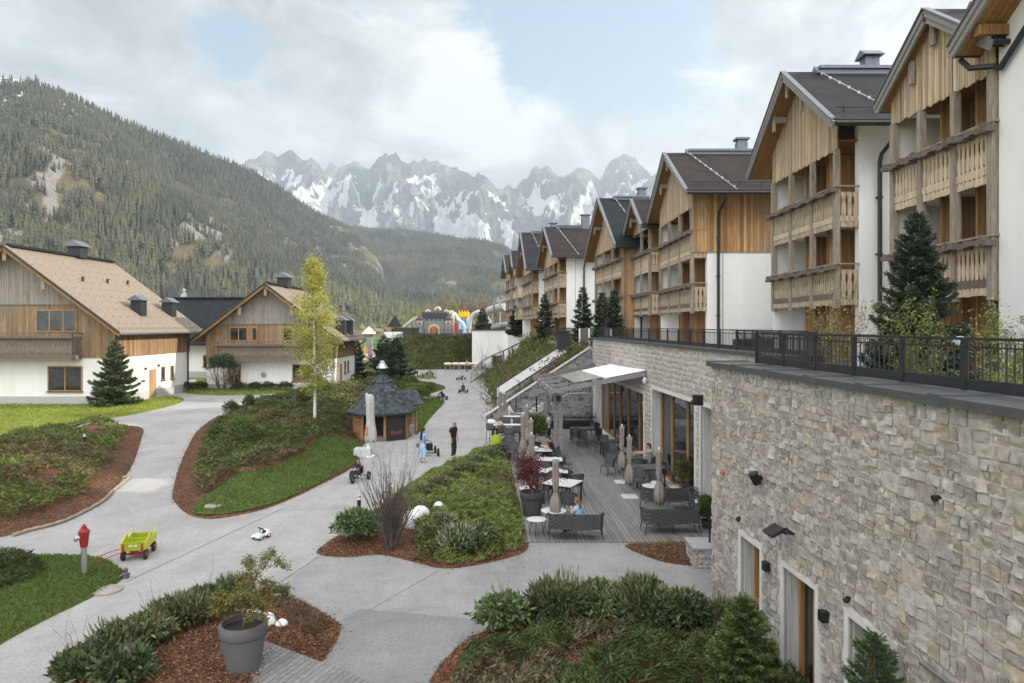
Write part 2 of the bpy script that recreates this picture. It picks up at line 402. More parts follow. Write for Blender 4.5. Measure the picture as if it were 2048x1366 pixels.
def bed(name, poly, mat, step=.5, h=.35, wdt=1.6, z0=.006, hfn=None, seed=1, kind='structure', smooth=True):
    if hfn is None:
        def hfn(X, Y, poly=poly):
            d = edist(poly, X, Y); t = np.clip(d/wdt, 0, 1); t = t*t*(3-2*t)
            return z0 + np.minimum(d, .15)*.25 + h*t*(.65+.7*(vnoise(X, Y, .45, seed)-.0)) - .0
    bm = bmesh.new(); vs = [bm.verts.new((x, y, 0)) for x, y in poly]; bm.faces.new(vs)
    p = np.asarray(poly)
    for ax in (0, 1):
        a = math.floor(p[:, ax].min()/step)*step + step*.37
        while a < p[:, ax].max():
            co = [0,0,0]; co[ax] = a; no = [0,0,0]; no[ax] = 1
            bmesh.ops.bisect_plane(bm, geom=bm.faces[:]+bm.edges[:]+bm.verts[:], plane_co=co, plane_no=no, dist=1e-5); a += step
    X = np.array([v.co.x for v in bm.verts]); Y = np.array([v.co.y for v in bm.verts]); Z = hfn(X, Y)
    for v, z in zip(bm.verts, Z): v.co.z = z
    bmesh.ops.recalc_face_normals(bm, faces=bm.faces)
    if sum(f.normal.z for f in bm.faces) < 0: bmesh.ops.reverse_faces(bm, faces=bm.faces)
    me = bpy.data.meshes.new(name); bm.to_mesh(me); bm.free()
    o = link(name, me, mat, None, smooth); o['kind'] = kind
    return hfn
# ------------------------------------------------ ground materials
def grassmat(name, a, b, c, s1=.35, s2=9):
    m, nt, bs, _, lk = nodes(name); v = coord(nt)
    f = noise_n(nt, v, s1, 4); f2 = noise_n(nt, v, s2, 6, .7)
    cc = mixrgb(nt, f2, mixrgb(nt, f, a, b), c)
    lk.new(cc, bs.inputs['Base Color']); bs.inputs['Roughness'].default_value = .95; bs.inputs['Specular IOR Level'].default_value = .1
    bump(nt, bs, noise_n(nt, v, 45, 4, .7), .8, .04); return m
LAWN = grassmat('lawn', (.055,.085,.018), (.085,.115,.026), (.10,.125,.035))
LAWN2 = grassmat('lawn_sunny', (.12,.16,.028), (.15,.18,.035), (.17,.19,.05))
MEADOW = grassmat('meadow', (.12,.15,.035), (.17,.18,.05), (.13,.15,.05), .03, .6)
MOSS = grassmat('bank_grass', (.04,.055,.016), (.075,.07,.026), (.06,.078,.024), .6, 5)
def mulchmat():
    m, nt, bs, _, lk = nodes('bark_mulch'); v = coord(nt, 'Object', (1,1,1))
    vo = N(nt, 'ShaderNodeTexVoronoi'); vo.inputs['Scale'].default_value = 26; lk.new(v, vo.inputs['Vector'])
    sp = N(nt, 'ShaderNodeSeparateColor'); lk.new(vo.outputs['Color'], sp.inputs[0])
    c = ramp(nt, sp.outputs[0], [(0, (.045,.022,.012)), (.5, (.105,.05,.027)), (.85, (.15,.075,.04)), (1, (.22,.13,.08))])
    lk.new(mixrgb(nt, .7, c, ramp(nt, noise_n(nt, v, .8, 3), [(.3, (.5,.5,.5)), (.7, (1.2,1.2,1.2))]), 'MULTIPLY'), bs.inputs['Base Color'])
    bs.inputs['Roughness'].default_value = .9; bs.inputs['Specular IOR Level'].default_value = .2
    bump(nt, bs, sp.outputs[1], .9, .03); return m
MULCH = mulchmat()
def gravelmat(name, base, seam=None):
    m, nt, bs, _, lk = nodes(name); v = coord(nt)
    f = noise_n(nt, v, .3, 6, .65, .6); f2 = noise_n(nt, v, 1.7, 6, .75); vo = N(nt, 'ShaderNodeTexVoronoi'); vo.inputs['Scale'].default_value = 34; lk.new(v, vo.inputs['Vector'])
    sp = N(nt, 'ShaderNodeSeparateColor'); lk.new(vo.outputs['Color'], sp.inputs[0])
    c = mixrgb(nt, 1.0, ramp(nt, f, [(.3, tuple(k*.80 for k in base)), (.5, base), (.72, tuple(k*1.12 for k in base))]), ramp(nt, f2, [(.3, (.88,.88,.885)), (.7, (1.08,1.08,1.075))]), 'MULTIPLY')
    tv = coord(nt, 'Object', (2.2,.12,1), (0,0,R(-28))); c = mixrgb(nt, 1.0, c, ramp(nt, noise_n(nt, tv, 1.0, 5, .7), [(.3, (.93,.93,.935)), (.7, (1.05,1.05,1.05))]), 'MULTIPLY')
    c = mixrgb(nt, 1.0, c, ramp(nt, sp.outputs[0], [(.0, (.80,.80,.80)), (.3, (.97,.97,.97)), (1, (1.09,1.09,1.08))]), 'MULTIPLY')
    lk.new(c, bs.inputs['Base Color']); bs.inputs['Roughness'].default_value = .9; bs.inputs['Specular IOR Level'].default_value = .3
    bump(nt, bs, sp.outputs[0], .35, .006); return m
GRAVEL = gravelmat('path_gravel', (.30,.292,.287)); GRAVELD = gravelmat('path_gravel_dark', (.20,.199,.20)); GRAVELM = gravelmat('path_gravel_mid', (.255,.25,.249))
SEAMM = M('seam_dark', (.21,.205,.20), .3, 5, .9, .2, 40)
# ------------------------------------------------ one ground sheet to the hills
mb = MB(); n = 24
xs = [-9000,-3000,-1200,-600,-300,-150,-80,-40,0,40,80,150,300,600,1200,3000,9000]
ys = [-900,-200,-50,0,25,50,80,110,160,250,400,700,1200,2500,6000,16000]
V = [(x, y, -.03) for y in ys for x in xs]; nx = len(xs)
Fa = [(j*nx+i, j*nx+i+1, (j+1)*nx+i+1, (j+1)*nx+i) for j in range(len(ys)-1) for i in range(nx-1)]
tag(link('ground', np_mesh('ground', V, Fa), MEADOW), kind='structure')
# gravel sheet under all beds
def sheet(name, pts, z, mat, sub=1):
    m = MB(); m.poly([(x, y, z) for x, y in pts]); o = m.build(name, mat); o['kind'] = 'structure'; return o
sheet('path', [(-70,8),(9,8),(9,46),(2,60),(-.5,98),(-8,101),(-16,98),(-30,84),(-70,70)], 0.0, GRAVEL)
sheet('paved_yard', [tuple(p) for p in g2([(632,1112),(700,1115),(760,1105),(900,1140),(1060,1080),(1440,1085),(1430,1240),(1560,1400),(840,1440),(625,1345),(690,1250),(540,1195)])], .004, GRAVELM)
sheet('paved_forecourt', [tuple(p) for p in g2([(683,1240),(720,1218),(960,1240),(990,1300),(860,1420),(600,1420),(625,1340)])], .008, GRAVELD)
for a, b in (((655,1160),(1000,1000)), ((635,1115),(560,1165)), ((683,1252),(880,1140)), ((250,1165),(560,1020)), ((560,1020),(735,1015))):
    p, q = G(*a), G(*b); mb = MB(); d = (q-p).normalized().cross(Vector((0,0,1)))*.011
    if a == (655,1160): continue
    mb.poly([p-d+Vector((0,0,.012)), q-d+Vector((0,0,.012)), q+d+Vector((0,0,.012)), p+d+Vector((0,0,.012))]); o = mb.build('path_seam', SEAMM); o['kind'] = 'structure'
# ------------------------------------------------ beds (edges taken on the ground)
W2 = lambda pts, n=5: catmull(g2(pts), n)
pA = W2([(-420,905),(0,884),(130,862),(230,852),(283,856),(282,880),(265,930),(240,965),(205,1003),(130,1040),(0,1075),(-300,1130)])
hA = bed('planting_bed', pA, MULCH, .5, .6, 3.0, seed=3)
pB = W2([(345,985),(350,1005),(375,1028),(420,1038),(480,1030),(540,1015),(600,990),(650,965),(690,945),(716,925),(722,900),(738,880),(775,868),(800,835),(800,800),(812,778),(790,768),(745,768),(700,778),(640,790),(600,796),(540,806),(480,820),(430,836),(395,862),(375,895),(358,935)])
hB = bed('planting_bed', pB, MULCH, .6, 1.0, 4.0, seed=5)
pBl = W2([(385,1026),(425,1034),(480,1027),(540,1012),(600,987),(650,962),(690,942),(712,924),(718,900),(715,885),(660,890),(610,930),(540,965),(480,985),(420,1000)])
bed('lawn', pBl, LAWN, .5, hfn=lambda X, Y: hB(X, Y)+.03)
pC = W2([(836,868),(852,848),(868,828),(888,806),(880,797),(862,797),(846,800),(850,792),(878,782),(890,775),(862,767),(800,764),(780,772),(800,800),(822,832),(828,860)])
hC = bed('lawn', pC, LAWN, .7, .3, 2.0, seed=7)
pI = W2([(838,757),(872,757),(862,750),(838,750)]); bed('lawn', pI, LAWN, .8, .1, 1.0, seed=7)
pD = W2([(634,1107),(690,1115),(760,1110),(830,1125),(880,1137),(940,1133),(1010,1118),(1052,1102),(1055,1075),(1046,1030),(1034,975),(1022,925),(1010,888),(985,893),(950,905),(900,930),(850,955),(800,985),(750,1020),(700,1058),(655,1085)])
hD = bed('planting_bed', pD, MULCH, .35, .22, 1.3, seed=9)
pE = W2([(1250,1090),(1290,1112),(1340,1127),(1405,1132),(1432,1120),(1425,1087),(1330,1086)])
hE = bed('planting_bed', pE, MULCH, .3, .12, .8, seed=11)
pF = W2([(858,1372),(885,1325),(930,1283),(975,1262),(1080,1236),(1250,1232),(1420,1232),(1500,1265),(1660,1400),(1800,1560),(1500,1640),(1000,1600),(850,1450)])
hF = bed('planting_bed', pF, MULCH, .25, .35, .9, seed=13)
pG = W2([(20,1440),(130,1360),(220,1310),(330,1235),(430,1196),(530,1192),(600,1205),(660,1235),(682,1256),(668,1292),(640,1330),(600,1372),(560,1460),(300,1560)])
hG = bed('planting_bed', pG, MULCH, .25, .22, .9, seed=15)
pH = W2([(-330,1180),(-60,1125),(60,1113),(150,1112),(205,1118),(240,1138),(246,1158),(190,1192),(100,1236),(0,1290),(-160,1390),(-420,1400)])
hH = bed('lawn', pH, LAWN, .3, .35, 1.6, seed=17)
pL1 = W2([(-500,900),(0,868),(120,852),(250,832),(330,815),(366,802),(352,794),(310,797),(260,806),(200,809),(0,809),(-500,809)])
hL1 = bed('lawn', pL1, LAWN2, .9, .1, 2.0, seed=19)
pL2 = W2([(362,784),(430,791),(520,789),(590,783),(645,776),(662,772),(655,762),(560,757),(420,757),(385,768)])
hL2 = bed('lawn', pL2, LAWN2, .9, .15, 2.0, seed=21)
pJ = W2([(700,768),(760,764),(752,738),(722,738),(703,742)]); hJ = bed('lawn', pJ, LAWN, 1.0, .6, 5.0, seed=23)
# timber decks
DECKM = planks('deck_boards', [(.17,.165,.16),(.21,.205,.20),(.145,.14,.137),(.19,.18,.17)], .135, dirv=(1,.05,0), groove=.1, grain=(18,1.0,14))
DECKN = planks('deck_boards_near', [(.17,.168,.165),(.21,.207,.203),(.15,.148,.145)], .125, dirv=(.93,-.36,0), groove=.09, grain=(8,8,8))
def slab(name, pts, z0, z1, mat):
    m = MB(); m.prism(pts, 'z', z0, z1); o = m.build(name, mat); o['kind'] = 'structure'; return o
slab('terrace_deck', [(.38,20.35),(6.75,20.35),(5.3,43),(-.2,43),(-.05,31.7)], -.1, .035, DECKM)
slab('paved_patio', [(-1.75,43.5),(-1.05,33.2),(-.08,31.7),(-.22,43.5)], -.1, .02, M('patio_paving', (.33,.325,.32), .1, 3, .9, .2, 30))
slab('entrance_deck', [tuple(p) for p in g2([(330,1440),(398,1366),(442,1322),(532,1308),(625,1345),(700,1372),(800,1430)])], -.1, .26, DECKN)
# ------------------------------------------------ terrace the hotel stands on, banks
TERR = M('terrace_paving', (.30,.295,.29), .1, 2, .9, .15, 40)
mb = MB(); mb.prism([(5.45,15.2),(6.5,.5),(45,.5),(45,120),(4.2,120),(3.4,62),(5.6,45.2),(6.0,45.2),(6.2,43.2),(8.2,15.2)], 'z', -.5, 5.05); o = mb.build('hotel_terrace', TERR); o['kind'] = 'structure'
def patch(name, rows, mat, sub=6, amp=.25, seed=1):
    # bilinear patch through rows of 3d points, roughened
    rows = [[Vector(p) for p in r] for r in rows]; nr = len(rows); nc = len(rows[0]); V = []; rr = (nr-1)*sub+1; cc = (nc-1)*sub+1
    for i in range(rr):
        a = min(i//sub, nr-2); fa = i/sub-a
        for j in range(cc):
            b = min(j//sub, nc-2); fb = j/sub-b
            p = (rows[a][b]*(1-fa)+rows[a+1][b]*fa)*(1-fb)+(rows[a][b+1]*(1-fa)+rows[a+1][b+1]*fa)*fb
            e = 1.0 if 0 < i < rr-1 else .15
            p = p + Vector((0,0,amp*e*noise.fractal(p*.5+Vector((seed,0,0)), 1, 2, 4))); V.append(p)
    Fa = [(i*cc+j, i*cc+j+1, (i+1)*cc+j+1, (i+1)*cc+j) for i in range(rr-1) for j in range(cc-1)]
    o = link(name, np_mesh(name, V, Fa), mat, None, True); o['kind'] = 'structure'; return V
# bank below the bouncy castle and the plateau behind it
bankF = patch('grass_bank', [[(-22,98,-.1),(-14,99,-.1),(-9,100,-.1),(-5.6,100,-.1),(-2.6,100,-.1)],[(-20,103,2.4),(-14,104,2.5),(-9,104.5,2.5),(-6.3,104,2.6),(-4.6,101.5,2.6)],[(-18,107,4.6),(-14,108,4.7),(-9,108,4.7),(-6.2,107,4.7),(-5.9,104,4.8)]], MOSS, 8, .5, 3)
patch('plateau', [[(-18,107,4.6),(-12,108,4.7),(-6.2,107,4.7),(12,107,4.7)],[(-18,125,4.6),(-12,125,4.7),(-5,125,4.7),(14,125,4.7)],[(-22,150,.0),(-12,150,.0),(-5,150,0),(16,150,0)]], M('plateau_gravel', (.36,.33,.28), .15, .8, .95, .2, 30), 4, .1, 5)
patch('plateau_side', [[(-18,107,4.6),(-18,125,4.6)],[(-23,103,-.1),(-24,126,-.1)]], MOSS, 6, .3, 9)
bankR = patch('grass_bank', [[(-.9,49.5,-.1),(-1.75,59,-.1),(-3.0,74,-.1),(-3.4,84,.3),(1.5,93,2.8)],[(1.4,49.6,2.3),(.6,59,2.2),(-.3,74,2.0),(.9,84,2.2),(2.4,94,4.2)],[(5.3,49,5.05),(4.2,59,5.1),(2.6,74,5.1),(2.4,84,5.1),(3.0,96,5.1)],[(7,48.5,5.1),(6,59,5.12),(6,74,5.12),(6,84,5.12),(6,99,5.12)]], MOSS, 8, .35, 7)
bankR2 = patch('grass_bank', [[(-.9,46.6,-.05),(.8,46.6,1.55),(3,46.6,3.4),(5.6,46.6,5.0)],[(-.9,49,-.05),(.8,49,1.4),(3,49,3.2),(5.6,49,5.05)]], MOSS, 6, .12, 8)
# ------------------------------------------------ hills and mountains
def interp(cols, x):
    cols = np.array(cols, float); return [np.interp(x, cols[:, 0], cols[:, k]) for k in range(1, cols.shape[1])]
def hillmat():
    m, nt, bs, _, lk = nodes('hill_ground')
    at = N(nt, 'ShaderNodeAttribute', attribute_name='Col'); v = coord(nt)
    f = ramp(nt, noise_n(nt, v, .05, 6, .7), [(.3, (.7,.7,.7)), (.7, (1.25,1.25,1.25))])
    lk.new(mixrgb(nt, 1, at.outputs['Color'], f, 'MULTIPLY'), bs.inputs['Base Color']); bs.inputs['Roughness'].default_value = 1; bs.inputs['Specular IOR Level'].default_value = 0
    bump(nt, bs, noise_n(nt, v, .08, 6, .7), 1.0, 6.0); return m
HILLM = hillmat()
def hill(name, ridge, base, nx, nt_, power, amp, seed, back=.12):
    # ridge rows: (px, py, Y); base rows: (px, Y)
    pxs = np.linspace(ridge[0][0], ridge[-1][0], nx); py, Yr = interp(ridge, pxs); Yb, = interp(base, pxs)
    zr = EYE-(py-HY)/F*Yr; T = np.concatenate([np.linspace(0, 1, nt_), [1+back*.4, 1+back]])
    Xg = np.zeros((len(T), nx)); Yg = Xg.copy(); Zg = Xg.copy()
    for i, t in enumerate(T):
        Y = Yb+(Yr-Yb)*t; tt = min(t, 1.0); z = zr*tt**power
        if t > 1: z = zr*(1-(t-1)*2.5)
        Xg[i] = (pxs-CX)/F*Y; Yg[i] = Y; Zg[i] = z-2*(1-tt)
    fl = lambda a: a.ravel()
    ns = np.array([noise.fractal(Vector((x*.0032+seed, y*.0032, 0)), 1, 2.1, 5) for x, y in zip(fl(Xg), fl(Yg))]).reshape(Xg.shape)
    wgt = np.array([min(1, t*2.0)*(1 if t < .85 else max(.1, (1-t)/.15)) for t in T])[:, None]
    Zg = Zg+ns*amp*wgt
    return pxs, T, Xg, Yg, Zg, ns
def grid_faces(nr, nc):
    i, j = np.meshgrid(np.arange(nr-1), np.arange(nc-1), indexing='ij'); i = i.ravel(); j = j.ravel()
    return np.stack([i*nc+j, i*nc+j+1, (i+1)*nc+j+1, (i+1)*nc+j], 1)
def bilin(A, fi, fj):
    i = np.clip(np.floor(fi).astype(int), 0, A.shape[0]-2); j = np.clip(np.floor(fj).astype(int), 0, A.shape[1]-2); a = fi-i; b = fj-j
    return (A[i, j]*(1-a)+A[i+1, j]*a)*(1-b)+(A[i, j+1]*(1-a)+A[i+1, j+1]*a)*b
def cone_trees(name, X, Y, Z, H, C, seed, lab=None, sides=5, wr=.16):
    q = rs(seed); n = len(X); tv = []; tf = []
    tiers = [(0.04, 1.0, .48), (.3, .78, .74), (.58, .5, 1.0)]; b = 0
    for z0, r, z1 in tiers:
        for k in range(sides):
            a = 2*math.pi*k/sides; tv.append((r*math.cos(a)*(.8+.4*((k*7+b) % 3)/2), r*math.sin(a), z0))
        tv.append((0, 0, z1))
        for k in range(sides): tf.append((b+k, b+(k+1) % sides, b+sides))
        b += sides+1
    tv = np.array(tv); tf = np.array(tf); nv = len(tv); A = q.rand(n)*6.28; ca, sa = np.cos(A), np.sin(A)
    Wd = H*wr*(.75+.6*q.rand(n))
    V = np.zeros((n, nv, 3)); lx = tv[None, :, 0]*Wd[:, None]*(.8+.4*q.rand(n, nv)); ly = tv[None, :, 1]*Wd[:, None]*(.8+.4*q.rand(n, nv))
    V[:, :, 0] = X[:, None]+lx*ca[:, None]-ly*sa[:, None]; V[:, :, 1] = Y[:, None]+lx*sa[:, None]+ly*ca[:, None]; V[:, :, 2] = Z[:, None]+tv[None, :, 2]*H[:, None]-.5
    Fc = (tf[None]+(np.arange(n)*nv)[:, None, None]).reshape(-1, 3)
    Cc = np.repeat(C[:, None, :], nv, 1).reshape(-1, 3)
    o = link(name, np_mesh(name, V.reshape(-1, 3), Fc, Cc), NEEDLE); tag(o, lab, 'forest', kind='stuff'); return o
def clear_mask(px, t, ns):
    q = vnoise(px, t*620, .011, 41, 3); q2 = vnoise(px, t*900, .035, 43, 2)
    m = q*.45+q2*.55
    c = np.clip((m-.588)/.05, 0, 1)
    bandt = .71+(px-130)*.00016         # open strip of a logging track across the slope
    c = np.maximum(c, np.clip(1.6-np.abs(t-bandt+.015*np.sin(px*.03))/.013, 0, 1)*((px > 60) & (px < 470)))
    c = np.maximum(c, np.clip(1.25-np.hypot((px-115)/65, (t-.37)/.10)+(q2-.5)*1.6, 0, 1))
    c = np.maximum(c, np.clip(1.1-np.hypot((px-500)/60, (t-.31)/.05)+(q2-.5)*1.6, 0, 1))
    return c
RL = [(-700,10,700),(-300,95,760),(0,158,820),(70,163,860),(140,196,900),(250,242,980),(350,284,1080),(450,320,1200),(520,348,1330),(560,374,1420),(600,402,1520),(640,428,1620),(700,458,1750),(750,500,1850),(790,560,1900),(830,612,1900),(870,640,1900)]
BL = [(-700,300),(0,330),(300,400),(500,520),(700,700),(800,850),(870,1000)]
def forested(name, RL, BL, nx, nt_, power, amp, seed, ntree, hmin, hmax, clear, lab, tones):
    pxs, T, Xg, Yg, Zg, ns = hill(name, RL, BL, nx, nt_, power, amp, seed)
    PX = np.repeat(pxs[None], len(T), 0); TT = np.repeat(T[:, None], nx, 1)
    c = clear(PX.ravel(), TT.ravel(), ns.ravel())
    k = vnoise(PX.ravel(), TT.ravel()*800, .06, 5, 3)[:, None]
    forest = np.array([.028,.031,.024])*(.7+.6*k); grass = np.array([.115,.10,.062])*(.6+.8*k)
    rock = np.array([.21,.20,.19])
    r = (vnoise(PX.ravel(), TT.ravel()*600, .03, 8, 3)[:, None] > .62)*1.0
    Cc = forest*(1-c[:, None])+(grass*(1-r)+rock*r)*c[:, None]
    if name == 'forested_mountain':
        sn = np.clip((Zg.ravel()/Yg.ravel()-.312)/.015, 0, 1)*(vnoise(PX.ravel(), TT.ravel()*1200, .05, 12, 2) > .38); Cc = Cc*(1-sn[:, None])+np.array([.8,.82,.85])*sn[:, None]
    V = np.stack([Xg.ravel(), Yg.ravel(), Zg.ravel()], 1)
    o = link(name, np_mesh(name, V, grid_faces(len(T), nx), Cc), HILLM, None, True); o['kind'] = 'structure'
    q = rs(seed+77); fi = (q.rand(ntree)**.85)*(nt_-1); fj = q.rand(ntree)*(nx-1)
    px = np.interp(fj, np.arange(nx), pxs); t = fi/(nt_-1); cc = clear(px, t, t)
    keep = q.rand(ntree) > cc*.93
    if name == 'forested_mountain': keep &= ~((px < 115) & (t > .90) & (q.rand(ntree) < .88))
    fi, fj, px, t = fi[keep], fj[keep], px[keep], t[keep]; n = len(fi)
    X, Y, Z = bilin(Xg, fi, fj), bilin(Yg, fi, fj), bilin(Zg, fi, fj)
    H = (hmin+(hmax-hmin)*q.rand(n))*(.8+.4*vnoise(px, t*700, .03, 3, 2))
    tn = np.array(tones); ci = q.randint(0, len(tn), n); C = tn[ci]*(.65+.7*q.rand(n, 1))
    zone = vnoise(px, t*700, .02, 14, 3); warm = np.clip((zone-.48)/.15, 0, 1)[:, None]*np.clip(1.25-t, 0, 1)[:, None]
    C = C*(1-.5*warm)+np.array([.075,.073,.036])*(.7+.6*q.rand(n, 1))*.5*warm
    cone_trees('conifer_forest', X, Y, Z, H, C, seed, lab)
TONES = [(.022,.028,.020),(.028,.034,.021),(.037,.041,.024),(.027,.029,.021),(.05,.045,.028),(.018,.024,.018),(.045,.05,.026)]
forested('forested_mountain', RL, BL, 260, 120, 1.12, 42, 3, 42000, 6, 12, clear_mask, 'dark conifer forest covering the steep mountain slope on the left', TONES)
RM = [(420,430,2700),(520,446,2650),(600,446,2600),(690,452,2500),(760,458,2400),(830,463,2300),(880,468,2250),(940,478,2200),(1000,497,2150),(1060,525,2100),(1130,560,2050),(1250,600,2000),(1500,630,2000)]
BM = [(420,1500),(700,1150),(900,900),(1100,900),(1500,900)]
def clear2(px, t, ns):
    q = vnoise(px, t*500, .02, 51, 3); c = np.clip((q-.66)/.06, 0, 1)
    return np.maximum(c, np.clip(1.3-np.hypot((px-860)/95, (t-.42)/.15)+(q-.5)*2.5, 0, 1)*.6)
forested('forested_hill', RM, BM, 200, 80, 1.0, 45, 13, 26000, 6, 12, clear2, 'hazy wooded hill below the rocky peaks', TONES)
# low sunlit wooded spur on the valley floor
RS = [(520,560,820),(620,566,800),(690,590,790),(740,606,770),(790,622,760),(850,634,760),(950,641,760),(1150,642,760)]
BS = [(520,330),(620,360),(700,420),(760,460),(850,480),(950,480),(1150,480)]
forested('wooded_spur', RS, BS, 120, 40, 1.0, 8, 23, 2600, 7, 14, lambda px, t, ns: np.clip((vnoise(px, t*300, .03, 61, 2)-.55)/.1, 0, 1), 'light green young wood at the foot of the valley side', [(.055,.066,.024),(.072,.082,.032),(.042,.052,.024),(.07,.066,.036)])
# rock range
RR = [(380,340),(450,330),(490,325),(516,312),(532,297),(543,303),(555,315),(570,303),(583,300),(592,307),(602,318),(613,322),(625,316),(642,333),(648,341),(661,325),(677,339),(690,330),(709,321),(732,337),(742,335),(755,318),(770,306),(776,311),(784,307),(791,305),(800,316),(812,327),(829,322),(838,326),(850,317),(858,322),(866,321),(883,327),(904,333),(921,339),(938,348),(950,352),(957,346),(963,347),(984,364),(997,379),(1005,378),(1015,371),(1026,377),(1040,366),(1055,354),(1068,333),(1080,336),(1097,332),(1114,350),(1128,356),(1135,349),(1150,340),(1165,334),(1178,340),(1186,346),(1198,362),(1206,350),(1215,330),(1230,316),(1244,309),(1258,312),(1270,316),(1286,333),(1303,350),(1315,346),(1324,339),(1345,330),(1400,320),(1480,335),(1600,360),(1750,350),(2100,380)]
def rockmat():
    m, nt, bs, _, lk = nodes('limestone_rock'); at = N(nt, 'ShaderNodeAttribute', attribute_name='Col'); v = coord(nt, 'Object', (1,1,.35))
    f = ramp(nt, noise_n(nt, v, .014, 10, .72, 1.2), [(.32, (.5,.505,.52)), (.5, (.9,.9,.9)), (.68, (1.25,1.24,1.22))])
    f3 = ramp(nt, noise_n(nt, v, .05, 8, .75, .5), [(.36, (.45,.455,.47)), (.52, (1,1,1)), (.7, (1.3,1.29,1.27))])
    rc = mixrgb(nt, 1, mixrgb(nt, 1, at.outputs['Color'], f, 'MULTIPLY'), f3, 'MULTIPLY')
    sa = N(nt, 'ShaderNodeAttribute', attribute_name='Snow'); sn = math_n(nt, 'ADD', sa.outputs['Fac'], math_n(nt, 'MULTIPLY', math_n(nt, 'SUBTRACT', noise_n(nt, coord(nt, 'Object', (1,1,.6)), .03, 9, .72), .5), 2.2))
    mr = N(nt, 'ShaderNodeMapRange', interpolation_type='SMOOTHSTEP'); mr.inputs['From Min'].default_value = .56; mr.inputs['From Max'].default_value = .68; lk.new(sn, mr.inputs[0])
    lk.new(mixrgb(nt, mr.outputs[0], rc, (.80,.82,.85)), bs.inputs['Base Color']); bs.inputs['Roughness'].default_value = 1; bs.inputs['Specular IOR Level'].default_value = 0
    bump(nt, bs, noise_n(nt, v, .02, 10, .78), 1.0, 60.0); return m
def rock_range():
    nx, nr = 760, 130; pxs = np.linspace(400, 1800, nx); py, = interp(RR, pxs); Yr = 4700+250*np.sin(pxs*.011)+200*np.sin(pxs*.037); q = rs(5)
    zr = EYE-(py-HY)/F*Yr; T = np.concatenate([np.linspace(0, 1, nr-3), [1.02, 1.06, 1.2]]); base = 160.0
    Xg = np.zeros((nr, nx)); Yg = Xg.copy(); Zg = Xg.copy(); SN = Xg.copy()
    # skirt height between peaks follows the crest, smoothed
    zs = np.convolve(np.pad(zr, 40, 'edge'), np.ones(81)/81, 'valid')
    for i, t in enumerate(T):
        Y = 3300+(Yr-3300)*t; tt = min(t, 1); sm = np.clip((tt-.38)/.62, 0, 1)
        low = base+(zs*.52-base)*min(1, tt/.42)**1.0
        z = low+(zr-zs*.52)*sm**1.15 if tt > .42 else low
        if tt > .38: z = low*(1-0)+(zr-low)*sm**1.05
        if t > 1: z = zr-(t-1)*3000
        Xg[i] = (pxs-CX)/F*Y; Yg[i] = Y; Zg[i] = z
    for i in range(nr):
        t = min(T[i], 1.0); a = math.sin(math.pi*min(1, max(0, t)))**.7
        for j in range(nx):
            x = Xg[i, j]; y = Yg[i, j]
            r = noise.ridged_multi_fractal(Vector((x*.0042+.5*noise.noise(Vector((x*.002, y*.004, 2))), y*.0019+3, 1.3)), 1.0, 2.1, 5, 1.0, 2.0)
            f = noise.fractal(Vector((x*.012, y*.006, 4.1)), .9, 2.2, 4)
            k = (r-1.15)
            Zg[i, j] += a*((115+70*noise.noise(Vector((x*.0012, 7.7, 1))))*k*(.35+.65*t)+60*f+70*noise.fractal(Vector((x*.0021, y*.0013, 6.6)), 1, 2.1, 3)*(1 if t < .9 else max(0, (1-t)*10)))+ (16*noise.fractal(Vector((x*.022, 0, 9)), .7, 2.2, 4) if t > .93 else 0)
            Yg[i, j] -= a*130*k
            SN[i, j] = k-.45*f
    gy, gx = np.gradient(Zg); sl = np.abs(gy)/(np.abs(np.gradient(Yg)[0])+12)
    t2 = np.minimum(T, 1)[:, None]*np.ones((1, nx)); PX = np.repeat(pxs[None], nr, 0)
    zel = (Zg-EYE)/np.maximum(Yg, 1)*F            # apparent height only used to find the snow line
    patchy = vnoise(Xg.ravel(), Yg.ravel(), .006, 3, 4).reshape(Xg.shape)
    gully = np.clip((-SN+.10)/.22, 0, 1)
    line = np.clip((t2-.30)/.08, 0, 1)*np.clip((1.02-t2)/.25, 0, 1)
    snow = np.clip((gully*1.1*line+(.95-np.minimum(sl, 1.6))*.5*line+(patchy-.5)*1.2-.98)/.08, 0, 1)
    for cx_, wd, t0, t1 in ((745, 22, .30, .62), (910, 55, .30, .44), (945, 20, .36, .6), (885, 14, .34, .55), (1170, 28, .34, .66), (1020, 8, .22, .5), (640, 12, .45, .72), (600, 14, .5, .7), (690, 10, .5, .8), (1110, 14, .5, .75)):
        wob = wd*(.55+.9*patchy)*(1-.45*(t2-t0)/(t1-t0)); m_ = np.clip(1.25-np.abs(PX-cx_-14*(patchy-.5)*2-18*(t2-.45))/wob, 0, 1)*np.clip((t2-t0)/.04, 0, 1)*np.clip((t1-t2)/.05, 0, 1)
        snow = np.maximum(snow, np.clip(m_*3, 0, 1))
    tone = (.45+.75*vnoise(Xg.ravel(), Zg.ravel()*1.4, .006, 9, 5)+.35*np.clip(SN.ravel()*.8+.2, -.5, .6))[:, None]
    rock = np.array([.26,.26,.26])*tone; low = np.array([.07,.075,.06]); lw = np.clip((.26-t2.ravel())/.08, 0, 1)[:, None]
    Cc = rock*(1-lw)+low*lw; s = snow.ravel()[:, None]*(1-lw)
    V = np.stack([Xg.ravel(), Yg.ravel(), Zg.ravel()], 1)
    rm = np_mesh('rocky_mountains', V, grid_faces(nr, nx), Cc); sa = rm.attributes.new('Snow', 'FLOAT', 'POINT'); sa.data.foreach_set('value', s.ravel().astype(np.float32))
    o = link('rocky_mountains', rm, rockmat(), None, False); o['kind'] = 'structure'
rock_range()
